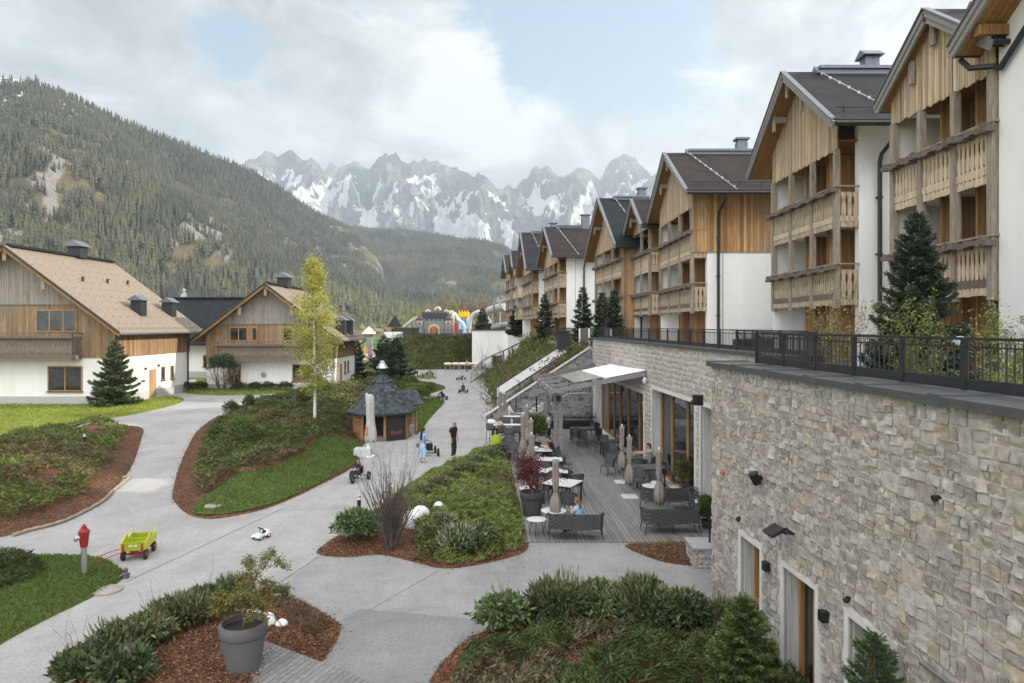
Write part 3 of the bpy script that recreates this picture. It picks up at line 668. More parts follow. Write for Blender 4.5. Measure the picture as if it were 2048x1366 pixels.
if HAZE > 0:
    mb = MB(); mb.bb(-2600, 4200, -250, 5800, -3.5, 1480); hz = mb.build('haze', None); hz['kind'] = 'stuff'; hz['category'] = 'haze'; hz['label'] = 'pale bluish haze filling the valley air'
    m = bpy.data.materials.new('haze'); m.use_nodes = True; nt = m.node_tree; nt.nodes.remove(nt.nodes['Principled BSDF'])
    pv = N(nt, 'ShaderNodeVolumePrincipled'); pv.inputs['Density'].default_value = HAZE; pv.inputs['Color'].default_value = (.70,.85,1.0,1); pv.inputs['Anisotropy'].default_value = .25
    nt.links.new(pv.outputs[0], nt.nodes['Material Output'].inputs['Volume']); hz.data.materials.append(m)
BALM2 = M('balcony_tan_grey', (.42,.335,.24), .5, 3.0, .85, .3, 30, stretch=(6,6,.8))
# ------------------------------------------------ hotel row (blocks fan towards the camera; local x into the building, y along the facade away from camera)
def roof_pair(parent, x0, x1, yn, yf, ze, za, mat, thick=.16, name='roof'):
    """gable roof with ridge along x between x0 (front) and x1; eaves at yn / yf"""
    ym = (yn+yf)/2; m = MB()
    m.prism([(yn, ze), (ym, za), (ym, za+thick*1.25), (yn, ze+thick)], 'x', x0, x1)
    m.prism([(yf, ze), (yf, ze+thick), (ym, za+thick*1.25), (ym, za)], 'x', x0, x1)
    r = m.build(name, mat, parent)
    s = MB(); e = .03
    s.prism([(yn+.05, ze-e), (ym, za-e), (ym, za-e-.02), (yn+.05, ze-e-.02)], 'x', x0+.06, x1-.06)
    s.prism([(yf-.05, ze-e), (yf-.05, ze-e-.02), (ym, za-e-.02), (ym, za-e)], 'x', x0+.06, x1-.06)
    s.build('soffit', SOFF, r)
    # barge boards: two stepped weathered boards along each rake, zinc strip on top
    b = MB(); zi = MB()
    for y0, z0, y1, z1 in ((yn-.02, ze, ym, za), (yf+.02, ze, ym, za)):
        b.bar((x0-.03, y0, z0-.03), (x0-.03, y1, z1-.03), .07, .24); b.bar((x0-.075, y0, z0+.09), (x0-.075, y1, z1+.09), .06, .15)
        zi.bar((x0-.05, y0, z0+thick+.03), (x0-.05, y1, z1+thick*1.2+.03), .2, .035)
    b.build('rake_board', RAKE, r); zi.build('rake_flashing', FLASH, r)
    k = MB(); k.bar((x0+1.3, ym, za+thick*1.3+.10), (x1, ym, za+thick*1.3+.10), .62, .12); k.bar((x0+1.3, ym, za+thick+.0), (x1, ym, za+thick+.0), .40, .2)
    k.prism([(ym-.42, za+.02), (ym+.42, za+.02), (ym, za+.42)], 'x', x0+1.18, x0+1.3)
    k.build('ridge_cap', FLASH, r)
    [MB().tube([(x0, y_, ze+.02), (x1, y_, ze+.02)], .075, 8).build('gutter', ANTH, r) for y_ in (yn-.08, yf+.08)]
    sg = MB(); L = x1-x0; dz = (za-ze)/(ym-yn)
    for k_ in range(int(L/1.1)):
        x = x0+.6+k_*1.1; sg.box((x, yn+.55, ze+.55*dz+thick+.12), (.03, .05, .2))
    sg.bar((x0+.3, yn+.55, ze+.55*dz+thick+.17), (x1-.2, yn+.55, ze+.55*dz+thick+.17), .03, .03); sg.build('snow_guard', ANTH, r)
    # white lightning-rod clips running up the slope
    lc = MB(); n = 9
    for k_ in range(n):
        t = (k_+.5)/n; y = yn+(ym-yn)*t; x = x0+2.5-1.2*t
        lc.box((x, y, ze+(za-ze)*t+thick+.06), (.07, .07, .1))
    lc.tube([(x0+2.5, yn+.05, ze+thick+.06), (x0+1.3, ym-.1, za+thick+.05)], .012, 4)
    lc.build('lightning_wire', M('pale_metal', (.6,.6,.6), .05, 5, .4, 0), r)
    return r
def roof_chimney(parent, x, y, z0, h, w=.75, cap='gable'):
    m = MB(); m.box((x, y, z0+h/2), (w, w*.85, h)); c = m.build('chimney', FLASH, parent)
    k = MB()
    if cap == 'gable': k.prism([(y-w*.8, z0+h), (y+w*.8, z0+h), (y, z0+h+w*.55)], 'x', x-w*.72, x+w*.72)
    else: k.box((x, y, z0+h+.2), (w*1.3, w*1.2, .1)); k.box((x, y, z0+h+.05), (w*.9, w*.75, .2))
    k.build('chimney_cap', FLASH, c); return c
def baluster_boards(m, p, q, z0, z1, rngs, w=.17, thick=.02):
    """upright boards with a turned outline between p and q (2d)"""
    p = Vector((p[0], p[1], 0)); q = Vector((q[0], q[1], 0)); L = (q-p).length; d = (q-p)/L; n = Vector((d.y, -d.x, 0)); k = max(1, int(L/w)); w = L/k; H = z1-z0
    prof = [(0,.45),(.10,.46),(.16,.30),(.30,.24),(.42,.41),(.58,.41),(.70,.24),(.84,.30),(.90,.46),(1.0,.45)]
    for i in range(k):
        c = p+d*(w*(i+.5)); jz = rngs.uniform(-.03, .0); vs = []
        for s in (-1, 1):
            for t, a in prof:
                vs.append(c+d*(s*a*w)+Vector((0,0,z0+jz*(t < .05)+H*t)))
        npf = len(prof); fr = [v+n*thick/2 for v in vs]; bk = [v-n*thick/2 for v in vs]; allv = fr+bk; fs = []
        for r in range(npf-1):
            fs += [(r, npf+r, npf+r+1, r+1), (2*npf+r, 2*npf+r+1, 3*npf+r+1, 3*npf+r), (r, r+1, 2*npf+r+1, 2*npf+r), (npf+r, 3*npf+r, 3*npf+r+1, npf+r+1)]
        m._add(allv, fs)
def window(parent, x, y0, y1, z0, z1, axis='y', face=-1, frame=.09, mull=1, fm=None, sill=False, depth=.1, name='window'):
    """framed window on a plane; axis 'y': plane x=const facing face*x ; axis 'x': plane y=const (x plays the plane's y, y0..y1 are x)"""
    fm = fm or DOORW
    def bx(m, a0, a1, c0, c1, d0, d1):
        if axis == 'y': m.bb(x+face*d0, x+face*d1, a0, a1, c0, c1)
        else: m.bb(a0, a1, x+face*d0, x+face*d1, c0, c1)
    m = MB(); bx(m, y0, y0+frame, z0, z1, -.02, depth); bx(m, y1-frame, y1, z0, z1, -.02, depth); bx(m, y0+frame, y1-frame, z1-frame, z1, -.02, depth); bx(m, y0+frame, y1-frame, z0, z0+frame, -.02, depth)
    for k in range(mull):
        c = y0+(y1-y0)*(k+1)/(mull+1); bx(m, c-frame*.5, c+frame*.5, z0+frame, z1-frame, -.01, depth*.8)
    f = m.build(name, fm, parent)
    g = MB(); bx(g, y0+frame, y1-frame, z0+frame, z1-frame, .012, .03); g.build('pane', GLASS, f)
    if sill: s = MB(); bx(s, y0-.08, y1+.08, z0-.06, z0-.002, 0, depth+.12); s.build('sill', ANTH, f)
    return f
def hotel(label, loc, th, W, D, ze, za, roofm, style='balc', ov_x=.8, ov_y=(1.5,1.0), floors=(4.9,7.65,10.4), bays=3, side='white', seed=1, chim=None, gz=None, bx=0.0, bback=1.6, balc=(1,2), y0b=0.0, detail=1, lk_=None):
    q = random.Random(seed)
    t = thing('hotel_block', label, 'hotel block', (loc[0], loc[1], 0), th, 'hotel blocks along the terrace'); ym = W/2
    dz = (za-ze)/(ym+ov_y[0]); zw = ze+dz*ov_y[0]-.05
    body = MB(); xb = bback if style == 'balc' else 0
    body.prism([(0, 4.5), (W, 4.5), (W, zw), (ym, za-.06), (0, zw)], 'x', xb, D)
    if style == 'balc':   # wing wall that closes the balconies on the far side + near white pier
        body.bb(.75, xb-.002, 0.001, .28, 4.5, zw-.02)
    body.build('wall', WHITE, t)
    r = roof_pair(t, -ov_x, D, -ov_y[0], W+ov_y[1], ze, za, roofm)
    if chim: roof_chimney(r, chim[0], chim[1], chim[2], chim[3], chim[4] if len(chim) > 4 else .75, chim[5] if len(chim) > 5 else 'gable')
    def roofz(y): return za-.05-dz*abs(y-ym)
    if lk_: a, b, x0_ = lk_; m = MB(); m.prism([(a, 4.5), (b, 4.5), (b, 12.6), (a, 12.6)], 'x', x0_, x0_+13); m.build('sun_block_link', WHITE, t)  # link added in the gap to block the sun, mostly out of sight
    if style == 'plain':
        for y in (W*.12, W-.25): MB().bar((-ov_x+.1, y, roofz(y)-.25), (0, y, roofz(y)-.25), .2, .24).build('purlin', SOFF, t)
        d = MB(); d.tube([(-.55, W+.55, ze-.12), (-.5, W+.3, ze-.42), (-.13, W-.05, ze-.5), (-.12, W-.2, ze-.62), (-.12, W-2.2, ze+.9)], .07, 8); d.build('downpipe', ANTH, t)
        return t
    gz = gz or floors[2]+2.25
    # gable cladding, boards end in a ragged lower edge
    c = MB(); k = int(W/.17); w_ = W/k
    for i in range(k):
        a, b = i*w_, (i+1)*w_; zb = gz-.05*((i*7) % 3)/2
        za_, zb_ = roofz(a), roofz(b); zm = roofz(ym) if a < ym < b else None
        pl = [(a+.004, zb), (b-.004, zb), (b-.004, max(zb_, zb+.05))] + ([(ym, zm)] if zm else []) + [(a+.004, max(za_, zb+.05))]
        c.prism(pl, 'x', bx-.03-.012*(i % 2), bx+.02)
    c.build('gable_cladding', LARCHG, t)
    for y in (ym*.55, ym, W-ym*.55):
        br = MB(); br.bb(-ov_x+.15, bx-.05, y-.06, y+.06, roofz(y)-.38, roofz(y)-.14); br.bb(-ov_x+.12, -ov_x+.2, y-.09, y+.09, roofz(y)-.75, roofz(y)-.1); br.build('purlin', POSTW, t)
    # posts
    ps = [y0b+(W-y0b)*i/bays for i in range(bays+1)]; ps[0] += .09; ps[-1] -= .09; zlow = floors[1]-.55
    for i, y in enumerate(ps):
        m = MB(); m.bb(bx-.09, bx+.09, y-.09, y+.09, zlow, max(gz, gz)); m.build('post', POSTW, t)
    # recess: back wall of boards, side wall, ceiling boards
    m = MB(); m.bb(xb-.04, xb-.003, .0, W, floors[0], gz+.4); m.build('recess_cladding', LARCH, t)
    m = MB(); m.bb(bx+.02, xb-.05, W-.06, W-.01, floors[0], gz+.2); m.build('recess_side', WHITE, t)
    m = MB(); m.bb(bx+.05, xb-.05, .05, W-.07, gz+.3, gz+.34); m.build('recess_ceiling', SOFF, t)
    bw = (W-y0b)/bays
    for i in range(1, bays): MB().bb(bx+.55, xb-.05, ps[i]-.04, ps[i]+.04, floors[0], gz+.28).build('partition', LARCH, t)
    for fi, fz in enumerate(floors):
        for i in range(bays):
            y = y0b+bw*i; kd = q.choice(['door', 'door', 'wood', 'win']) if bays > 1 else 'door'
            if i == bays-1 and bays > 2: kd = 'white'
            if kd == 'wood': continue
            if kd == 'white': pm = MB(); pm.bb(xb-.07, xb-.045, y+.1, y+bw-.1, fz+.05, fz+2.5); pm.build('white_panel', WHITE, t)
            else:
                z0 = fz+.05 if kd == 'door' else fz+.9
                window(t, xb-.045, y+bw*.18, y+bw*.82, z0, fz+2.25, 'y', -1, .1, 1 if kd == 'door' else 0, DOORW, depth=.07, name='balcony_door' if kd == 'door' else 'window')
    for fi in balc:
        fz = floors[fi]
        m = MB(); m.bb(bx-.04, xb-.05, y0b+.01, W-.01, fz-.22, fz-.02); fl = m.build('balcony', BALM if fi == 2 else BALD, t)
        m = MB(); m.bb(bx+.1, xb-.06, y0b+.06, W-.06, fz-.26, fz-.221); m.build('balcony_underside', WHITE, fl)
        z0, z1 = fz-.42, fz+.82
        bal = MB()
        for i in range(bays):
            a, b = ps[i]+.1, ps[i+1]-.1; baluster_boards(bal, (bx-.02, a), (bx-.02, b), z0, z1, q)
        baluster_boards(bal, (bx+.1, y0b+.0), (.74, y0b+.0), z0, z1, q)
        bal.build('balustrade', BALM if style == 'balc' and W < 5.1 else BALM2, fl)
        h = MB(); h.bar((bx-.04, y0b-.05, fz+1.02), (bx-.04, W+.02, fz+1.02), .16, .05); h.bar((bx-.02, y0b-.03, fz+1.02), (.74, y0b-.03, fz+1.02), .12, .05); h.bar((bx-.02, y0b, fz+.84), (bx-.02, W, fz+.84), .05, .06); h.build('handrail', POSTW, fl)
        # carved dark flower rail in front, slightly wavy
        n = 22; fr = MB(); L = W+.25; y_ = -.12+y0b
        for i in range(n):
            a = y_+(L-y0b)*i/n; b = y_+(L-y0b)*(i+1)/n; zz = fz+.78+.035*math.sin(i*1.7+seed)
            fr.bb(bx-.30, bx-.06, a, b-.004, zz, zz+.14+.02*math.sin(i*2.3))
        for y in ps: fr.bb(bx-.32, bx-.03, y-.07, y+.07, fz+.80, fz+.99)
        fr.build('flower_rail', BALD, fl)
    if side == 'wood':
        zb = floors[2]-.15; m = MB(); m.bb(-.0, D, -.06, -.004, zb, zw-.06); m.build('side_cladding', LARCH, t)
    if side == 'wood2':
        m = MB(); m.bb(.0, D, -.06, -.004, floors[0]+1.0, zw-.06); m.build('side_cladding', LARCH, t)
    dx = 1.42 if W == 6.0 else 2.35 if side == 'white' else 1.3
    d = MB(); d.tube([(dx, -ov_y[0]-.05, ze-.02), (dx, -ov_y[0]+.05, ze-.3), (dx, -.25, ze-.75), (dx, -.14, ze-1.0), (dx, -.14, 4.9)], .075, 8)
    for z in (7.0, 9.0, 11.0): d.box((dx, -.1, z), (.2, .16, .05))
    d.build('downpipe', ANTH, t)
    return t
hotel('nearest hotel block, plain white plastered gable cut by the right edge of the photo', (11.7, 9.2), 0, 7.2, 9, 13.2, 16.0, ROOFD, 'plain', ov_x=.8, ov_y=(.6,.5))
hotel('narrow timber-balconied bay wedged beside the nearest white gable, big spruce in front of it', (11.65, 16.45), 0, 4.45, 15, 13.15, 14.95, ROOFB, bays=3, seed=4, ov_x=.3, ov_y=(.3,.3), gz=12.62, bback=2.2)
hotel('hotel block with three stacked grey timber balconies and slate roof, second gable from the right', (11.55, 24.2), 0, 6.0, 19, 13.25, 16.35, ROOFD, bays=3, seed=7, ov_x=.75, ov_y=(1.3,1.1), chim=(2.7, 3.0, 16.2, .95, .55), gz=12.75, bback=1.9, lk_=(-3.6, -.02, 2.9))
hotel('hotel block with golden timber upper side wall over a broad white wall', (9.3, 35.2), 0, 7.6, 19, 13.05, 16.1, ROOFB, bays=3, seed=9, ov_x=.6, ov_y=(1.3,1.0), side='wood', chim=(3.8, 3.8, 16.0, .9, .58, 'flat'), gz=12.6, lk_=(-5.2, -.1, 6.5))
hotel('small projecting balcony bay between the golden-sided block and the dark green roof', (8.95, 44.2), .03, 5.0, 15, 12.75, 14.9, ROOFB, bays=2, seed=10, ov_x=.7, ov_y=(.6,.5), gz=12.9, bback=1.6)
hotel('timber-sided hotel block under a dark green-black roof with white wire clips', (8.0, 49.2), .09, 9.3, 12, 12.0, 16.3, ROOFG, bays=3, seed=12, ov_x=.8, ov_y=(1.0,.9), side='wood2', chim=(2.7, 4.65, 16.1, 1.0, .6, 'flat'), gz=12.4)
hotel('white-sided hotel block with brown roof, tall spruce against its wall', (4.3, 63), .09, 9.0, 12, 12.7, 16.0, ROOFB, bays=3, seed=14, ov_x=.75, ov_y=(.9,.9), chim=(3.4, 4.5, 15.9, 1.3, .75, 'flat'), gz=12.4, lk_=(-5, -.1, 6.0))
hotel('white-sided hotel block with black roof, third from the far end', (2.2, 74.5), .09, 9.0, 12, 12.4, 17.0, ROOFD, bays=3, seed=16, ov_x=.8, ov_y=(.9,.9), chim=(3.0, 4.5, 16.9, 1.2, .75, 'flat'), gz=12.4)
hotel('small far hotel bay with black roof next to the far end of the row', (.62, 86.5), .09, 5.0, 9, 13.6, 16.0, ROOFD, bays=1, seed=18, ov_x=.6, ov_y=(.5,.5), gz=13.0)
hotel('farthest hotel block at the end of the row, timber facade', (-.15, 93), .09, 7.5, 9, 13.4, 16.2, ROOFB, bays=2, seed=20, ov_x=.7, ov_y=(.7,.7), gz=12.9)
# ------------------------------------------------ rubble stone walls
DU = Vector((.07, -1, 0)).normalized(); NN = Vector((-1, -.07, 0)).normalized()
STC = [(.44,.395,.36),(.42,.38,.35),(.46,.42,.385),(.40,.365,.345),(.45,.395,.345),(.44,.39,.36),(.42,.365,.335),(.48,.45,.42),(.44,.375,.30),(.38,.35,.335),(.43,.395,.365),(.43,.39,.36),(.41,.385,.36)]
STG = [(.14,.14,.14),(.19,.19,.19),(.24,.24,.235),(.11,.112,.115),(.28,.275,.27),(.17,.165,.155)]
def rubble(m, O, du, nn, L, H, seed, v0=0.0, holes=(), cols=STC, band=(.24,.35), wr=(.14,.37), topf=None, bul=.030, gap=.013, res=7, single=False):
    q = random.Random(seed); z = Vector((0,0,1)); v = v0
    def warp(u, w): return u+.035*noise.noise(Vector((u*2.1, w*2.3, seed))), w+.05*noise.noise(Vector((u*1.3, w*1.7, seed+9.5)))
    def stone(u0, u1, w0, w1):
        uc, wc = (u0+u1)/2, (w0+w1)/2
        for a0, a1, b0, b1 in holes:
            if a0 < uc < a1 and b0 < wc < b1: return
            if u1 > a0 and u0 < a1 and w1 > b0 and w0 < b1:
                if uc < a0: u1 = min(u1, a0)
                elif uc > a1: u0 = max(u0, a1)
                elif wc < b0: w1 = min(w1, b0)
                else: w0 = max(w0, b1)
        if topf is not None:
            tl, tr = topf(u0), topf(u1)
            if min(tl, tr) < w0+.04: return
            w1l, w1r = min(w1, tl), min(w1, tr)
        else: w1l = w1r = w1
        if u1-u0 < .05 or w1-w0 < .04: return
        base = q.choice(cols); k = q.uniform(.76, 1.06); m.col = tuple(min(1, c*k) for c in base)
        tx, ty = q.uniform(-.016, .016), q.uniform(-.016, .016); dp = q.uniform(.5, 1.25)*bul; vs = []; rr = res
        rc = min(.03, .2*min(u1-u0, w1-w0))
        tt = [0, .07]+[.07+.86*(x+1)/(rr-2) for x in range(rr-3)]+[.93, 1] if rr > 3 else [x/rr for x in range(rr+1)]
        for j in range(rr+1):
            for i in range(rr+1):
                a, b = tt[i], tt[j]
                ea = min(a, 1-a)*(u1-u0); eb = min(b, 1-b)*(w1-w0); e = min(ea, eb)
                wt = w1l*(1-a)+w1r*a; u = u0+(u1-u0)*a; w = w0+(wt-w0)*b
                if i in (0, rr) and j in (0, rr): u += (rc*.5 if i == 0 else -rc*.5); w += (rc*.5 if j == 0 else -rc*.5)
                U, Wv = warp(u, w)
                if i == 0: U += gap
                if i == rr: U -= gap
                if j == 0: Wv += gap
                if j == rr: Wv -= gap
                edge = (i in (0, rr)) or (j in (0, rr))
                n = .007+.012*noise.noise(Vector((U*4, Wv*4, seed+1))) if edge else dp+tx*(a-.5)*2+ty*(b-.5)*2+.022*noise.fractal(Vector((U*11, Wv*11, seed+3)), .8, 2.2, 3)
                vs.append(O+du*U+nn*n+z*Wv)
        m._add(vs, [(j*(rr+1)+i, j*(rr+1)+i+1, (j+1)*(rr+1)+i+1, (j+1)*(rr+1)+i) for j in range(rr) for i in range(rr)])
    while v < H-.02:
        h = q.uniform(*band); h = min(h, H-v)
        if H-v-h < .12: h = H-v
        u = -q.uniform(0, .2)
        while u < L:
            wd = q.uniform(wr[0]*1.3, wr[1]*1.35); u1 = min(u+wd, L); uu = max(u, 0)
            if u1-uu < .06: u += wd; continue
            t = q.random()
            if t < .10 and h < .46: stone(uu, u1-(.25*wd if wd > .42 else 0), v, v+h); \
                (wd > .42 and (stone(u1-.25*wd, u1, v, v+h*.5), stone(u1-.25*wd, u1, v+h*.5, v+h)))
            else:
                s = v+h*q.uniform(.4, .6)
                for a, b in ((v, s), (s, v+h)):
                    if u1-uu > .34 or q.random() < .35:
                        c = uu+(u1-uu)*q.uniform(.38, .62); stone(uu, c, a, b); stone(c, u1, a, b)
                    else: stone(uu, u1, a, b)
            u += wd
        v += h
    m.col = None
def holed_panel(m, O, du, L, v0, H, holes, n=0.0, nn=None, back=.3):
    us = sorted(set([0, L]+[h[0] for h in holes]+[h[1] for h in holes])); vs = sorted(set([v0, H]+[h[2] for h in holes]+[h[3] for h in holes])); z = Vector((0,0,1)); nn = nn or NN
    for i in range(len(us)-1):
        for j in range(len(vs)-1):
            uc, vc = (us[i]+us[i+1])/2, (vs[j]+vs[j+1])/2
            if any(h[0] < uc < h[1] and h[2] < vc < h[3] for h in holes): continue
            m.poly([O+du*us[i]+z*vs[j]+nn*n, O+du*us[i+1]+z*vs[j]+nn*n, O+du*us[i+1]+z*vs[j+1]+nn*n, O+du*us[i]+z*vs[j+1]+nn*n])
    for h in holes:   # reveals
        for a, b in (((h[0], h[2]), (h[0], h[3])), ((h[1], h[2]), (h[1], h[3])), ((h[0], h[3]), (h[1], h[3])), ((h[0], h[2]), (h[1], h[2]))):
            pa, pb = O+du*a[0]+z*a[1], O+du*b[0]+z*b[1]
            m.poly([pa+nn*n, pb+nn*n, pb-nn*back, pa-nn*back])
def uv(O, u, v, n): return O+DU*u+Vector((0,0,v))+NN*n
ON = Vector((4.52, 15.4, 0)); OF = Vector((5.15, 43.4, 0)); CAPZ = 5.67
nholes = [(1.62, 2.52, .95, 2.26), (3.47, 4.55, -.05, 2.28), (5.50, 6.52, -.05, 2.27)]
tN = thing('stone_retaining_wall', 'big near wall of pale rubble stone with framed openings, on the right', 'stone wall', ON)
m = MB(); rubble(m, ON, DU, NN, 13.2, CAPZ-.06, 3, -.1, [(a-.1, b+.1, c-.1, d+.1) for a, b, c, d in nholes])
m.build('stone_facing', STONE, tN, off=ON, rec=False, smooth=True)
m = MB(); holed_panel(m, ON, DU, 13.2, -.3, CAPZ-.05, nholes, n=.004); m.poly([ON+Vector((0,0,-.3)), ON-NN*2.6+Vector((0,0,-.3)), ON-NN*2.6+Vector((0,0,CAPZ-.05)), ON+Vector((0,0,CAPZ-.05))]); m.build('mortar_bed', MORTAR, tN, off=ON, rec=False)
# corner return facing away
m = MB(); rubble(m, ON-NN*2.5, NN, -DU, 2.5, CAPZ-.06, 8, -.1); m.build('stone_facing', STONE, tN, off=ON, rec=False, smooth=True)
FRM = M('limewash_frame', (.60,.59,.57), .06, 4, .9, .1, 40)
REV = planks('reveal_render', [(.50,.51,.52),(.54,.545,.55),(.52,.525,.53)], .03, dirv=(1,1,0), groove=.02)
def wbox(m, O, u0, u1, v0, v1, n0, n1):
    vs = [uv(O, u, v, n) for n in (n0, n1) for u, v in ((u0, v0), (u1, v0), (u1, v1), (u0, v1))]
    m._add(vs, ((0,1,2,3),(7,6,5,4),(0,4,5,1),(1,5,6,2),(2,6,7,3),(3,7,4,0)))
def opening(O, root, u0, u1, v0, v1, nm, mulls=(.5,), fr=.11, dep=.34, door=False, head=True):
    m = MB(); wbox(m, O, u0-fr, u0+.0, v0, v1+fr, -.05, .028); wbox(m, O, u1, u1+fr, v0, v1+fr, -.05, .028)
    wbox(m, O, u0, u1, v1, v1+fr, -.05, .026)
    if not door: wbox(m, O, u0, u1, v0-fr*.6, v0-.002, -.05, .026)
    f = m.build(nm, FRM, root, off=root.location)
    m = MB(); wbox(m, O, u0+.002, u0+.02, v0, v1-.002, -dep, -.052); wbox(m, O, u1-.02, u1-.002, v0, v1-.002, -dep, -.052); wbox(m, O, u0+.02, u1-.02, v1-.022, v1-.004, -dep, -.052); m.build('reveal', REV, f, off=root.location)
    m = MB(); e = .07
    for a, b, c, d in ((u0+.02, u0+.02+e, v0, v1-.03), (u1-.02-e, u1-.02, v0, v1-.03), (u0+.02+e, u1-.02-e, v1-.03-e, v1-.03), (u0+.02+e, u1-.02-e, v0, v0+e)): wbox(m, O, a, b, c, d, -dep+.005, -dep+.09)
    for k in mulls: c = u0+(u1-u0)*k; wbox(m, O, c-e*.6, c+e*.6, v0+e, v1-.03-e, -dep+.005, -dep+.085)
    m.build('timber_frame', DOORW, f, off=root.location)
    m = MB(); wbox(m, O, u0+.03, u1-.03, v0+.01, v1-.04, -dep+.0, -dep+.02); m.build('pane', GLASS, f, off=root.location)
    if not door: m = MB(); wbox(m, O, u0-.02, u1+.02, v0-.03, v0+.012, -dep+.1, .09); m.build('sill', ANTH, f, off=root.location)
    return f
opening(ON, tN, *nholes[0], 'window', (.45,)); opening(ON, tN, *nholes[1], 'glazed_door', (.5,), door=True); opening(ON, tN, *nholes[2], 'glazed_door', (.5,), door=True)
# coping of overlapping dark sheets
m = MB(); 
for i in range(9):
    a = -.12+i*1.5; wbox(m, ON, a, a+1.5-.004, CAPZ-.05, CAPZ+.0, -2.3 if i == 0 else -.85, .10); wbox(m, ON, a-.1, a+.12, CAPZ+.001, CAPZ+.022, -.85, .09)
wbox(m, ON, -.12, 13.4, CAPZ-.10, CAPZ-.051, .03, .105)
m.build('coping', M('coping_sheet', (.085,.09,.095), .12, 4, .45, .04, 40, .2), tN, off=ON)
# far restaurant wall
fholes = [(.9, 12.3, 0.04, 3.35), (13.75, 19.2, 0.04, 3.72), (19.85, 23.2, .04, 3.72)]
tF = thing('restaurant_wall', 'long restaurant wall of pale rubble stone with tall timber glazing beside the deck', 'stone wall', OF)
m = MB(); rubble(m, OF, DU, NN, 28, 5.62, 5, 0, [(a-.1, b+.1, c-.1, d+.12) for a, b, c, d in fholes], res=3, band=(.36,.5)); m.build('stone_facing', STONE, tF, off=OF, rec=False, smooth=True)
m = MB(); holed_panel(m, OF, DU, 28, -.1, 5.65, fholes, n=.004, back=.5); m.build('mortar_bed', MORTAR, tF, off=OF, rec=False)
opening(OF, tF, *fholes[0], 'glazed_front', (.16,.3,.44,.6,.8), door=True, dep=.45); opening(OF, tF, *fholes[1], 'glazed_front', (.28,.64), door=True, dep=.45); opening(OF, tF, *fholes[2], 'glazed_front', (.3,.66), door=True, dep=.45)
m = MB()
for u0, u1 in ((-.1, 28),): wbox(m, OF, u0, u1, 5.621, 5.72, -.6, .09)
m.build('coping', MATS['coping_sheet'], tF, off=OF)
# rail along both copings
def railing(name, label, pts, h, step, base=.12, pick=.12, parapet=True, group=None, post=.05, mat=ANTH, cat='railing', rw=1.0):
    t = thing(name, label, cat, pts[0], 0, group); o = Vector(pts[0]); tr = MB(); pk = MB(); kb = MB(); z = Vector((0,0,1))
    for a, b in zip(pts[:-1], pts[1:]):
        a, b = Vector(a)-o, Vector(b)-o; L = (b-a).length; n = max(1, round(L/step)); d = (b-a).normalized(); up = z
        tr.bar(a+z*h, b+z*h, .07*rw, .035*rw); tr.bar(a+z*(h-.10), b+z*(h-.10), .02*rw, .02*rw)
        if parapet: kb.bar(a+z*(base/2+.01), b+z*(base/2+.01), .025, base)
        for i in range(n+1):
            p = a+(b-a)*(i/n); m = MB(); m.box(p+z*(h/2), (post, post*1.5, h), math.atan2(d.y, d.x)-math.pi/2); m.build('rail_post', mat, t)
        k = int(L/pick)
        for i in range(k): p = a+(b-a)*((i+.5)/k); pk.box(p+z*((h+base)/2-.02), (.014*rw, .014*rw, h-base-.06))
    tr.build('handrail', mat, t); pk.build('balusters', mat, t)
    if parapet: kb.build('kick_plate', mat, t)
    return t
rn = [uv(ON, u, CAPZ+.02, -.62) for u in (.95, 13)]
railing('terrace_railing', 'black metal railing on the coping of the big near stone wall', [uv(ON, .95, CAPZ+.02, -2.2), rn[0], rn[1]], .64, 1.25, .14)
railing('terrace_railing', 'black metal railing along the top of the restaurant wall', [uv(OF, .2, 5.72, -.35), uv(OF, 26.5, 5.72, -.35)], .62, 1.45, .13)
railing('terrace_railing', 'black metal railing at the back of the terrace in front of the hotel doors', [(11.0, 33.5, 5.06), (10.3, 22, 5.06), (10.3, 9, 5.06)], 1.15, 1.5, .2)
# sloped wing wall of darker stone at the end of the deck
OW = Vector((-1.75, 46.0, 0)); tW = thing('stair_wing_wall', 'grey stone wing wall with sloping pale coping at the far end of the deck', 'stone wall', OW); wt = lambda u: .35+u*.645
m = MB(); rubble(m, OW, Vector((1,0,0)), Vector((0,-1,0)), 7.2, 5.2, 21, 0, cols=STG, topf=wt, res=2, band=(.26,.34), wr=(.25,.6)); m.build('stone_facing', STONEG, tW, off=OW, rec=False, smooth=True)
m = MB(); m.prism([(OW.x, 0), (OW.x+7.2, 0), (OW.x+7.2, wt(7.2)), (OW.x, wt(0))], 'y', 46.004, 46.5); m.build('core', CONCD, tW, off=OW)
m = MB(); m.bar((OW.x-.1, 46.2, wt(0)+.0), (OW.x+7.0, 46.2, wt(7.1)+.05), .62, .09); m.build('coping', CONC, tW, off=OW)
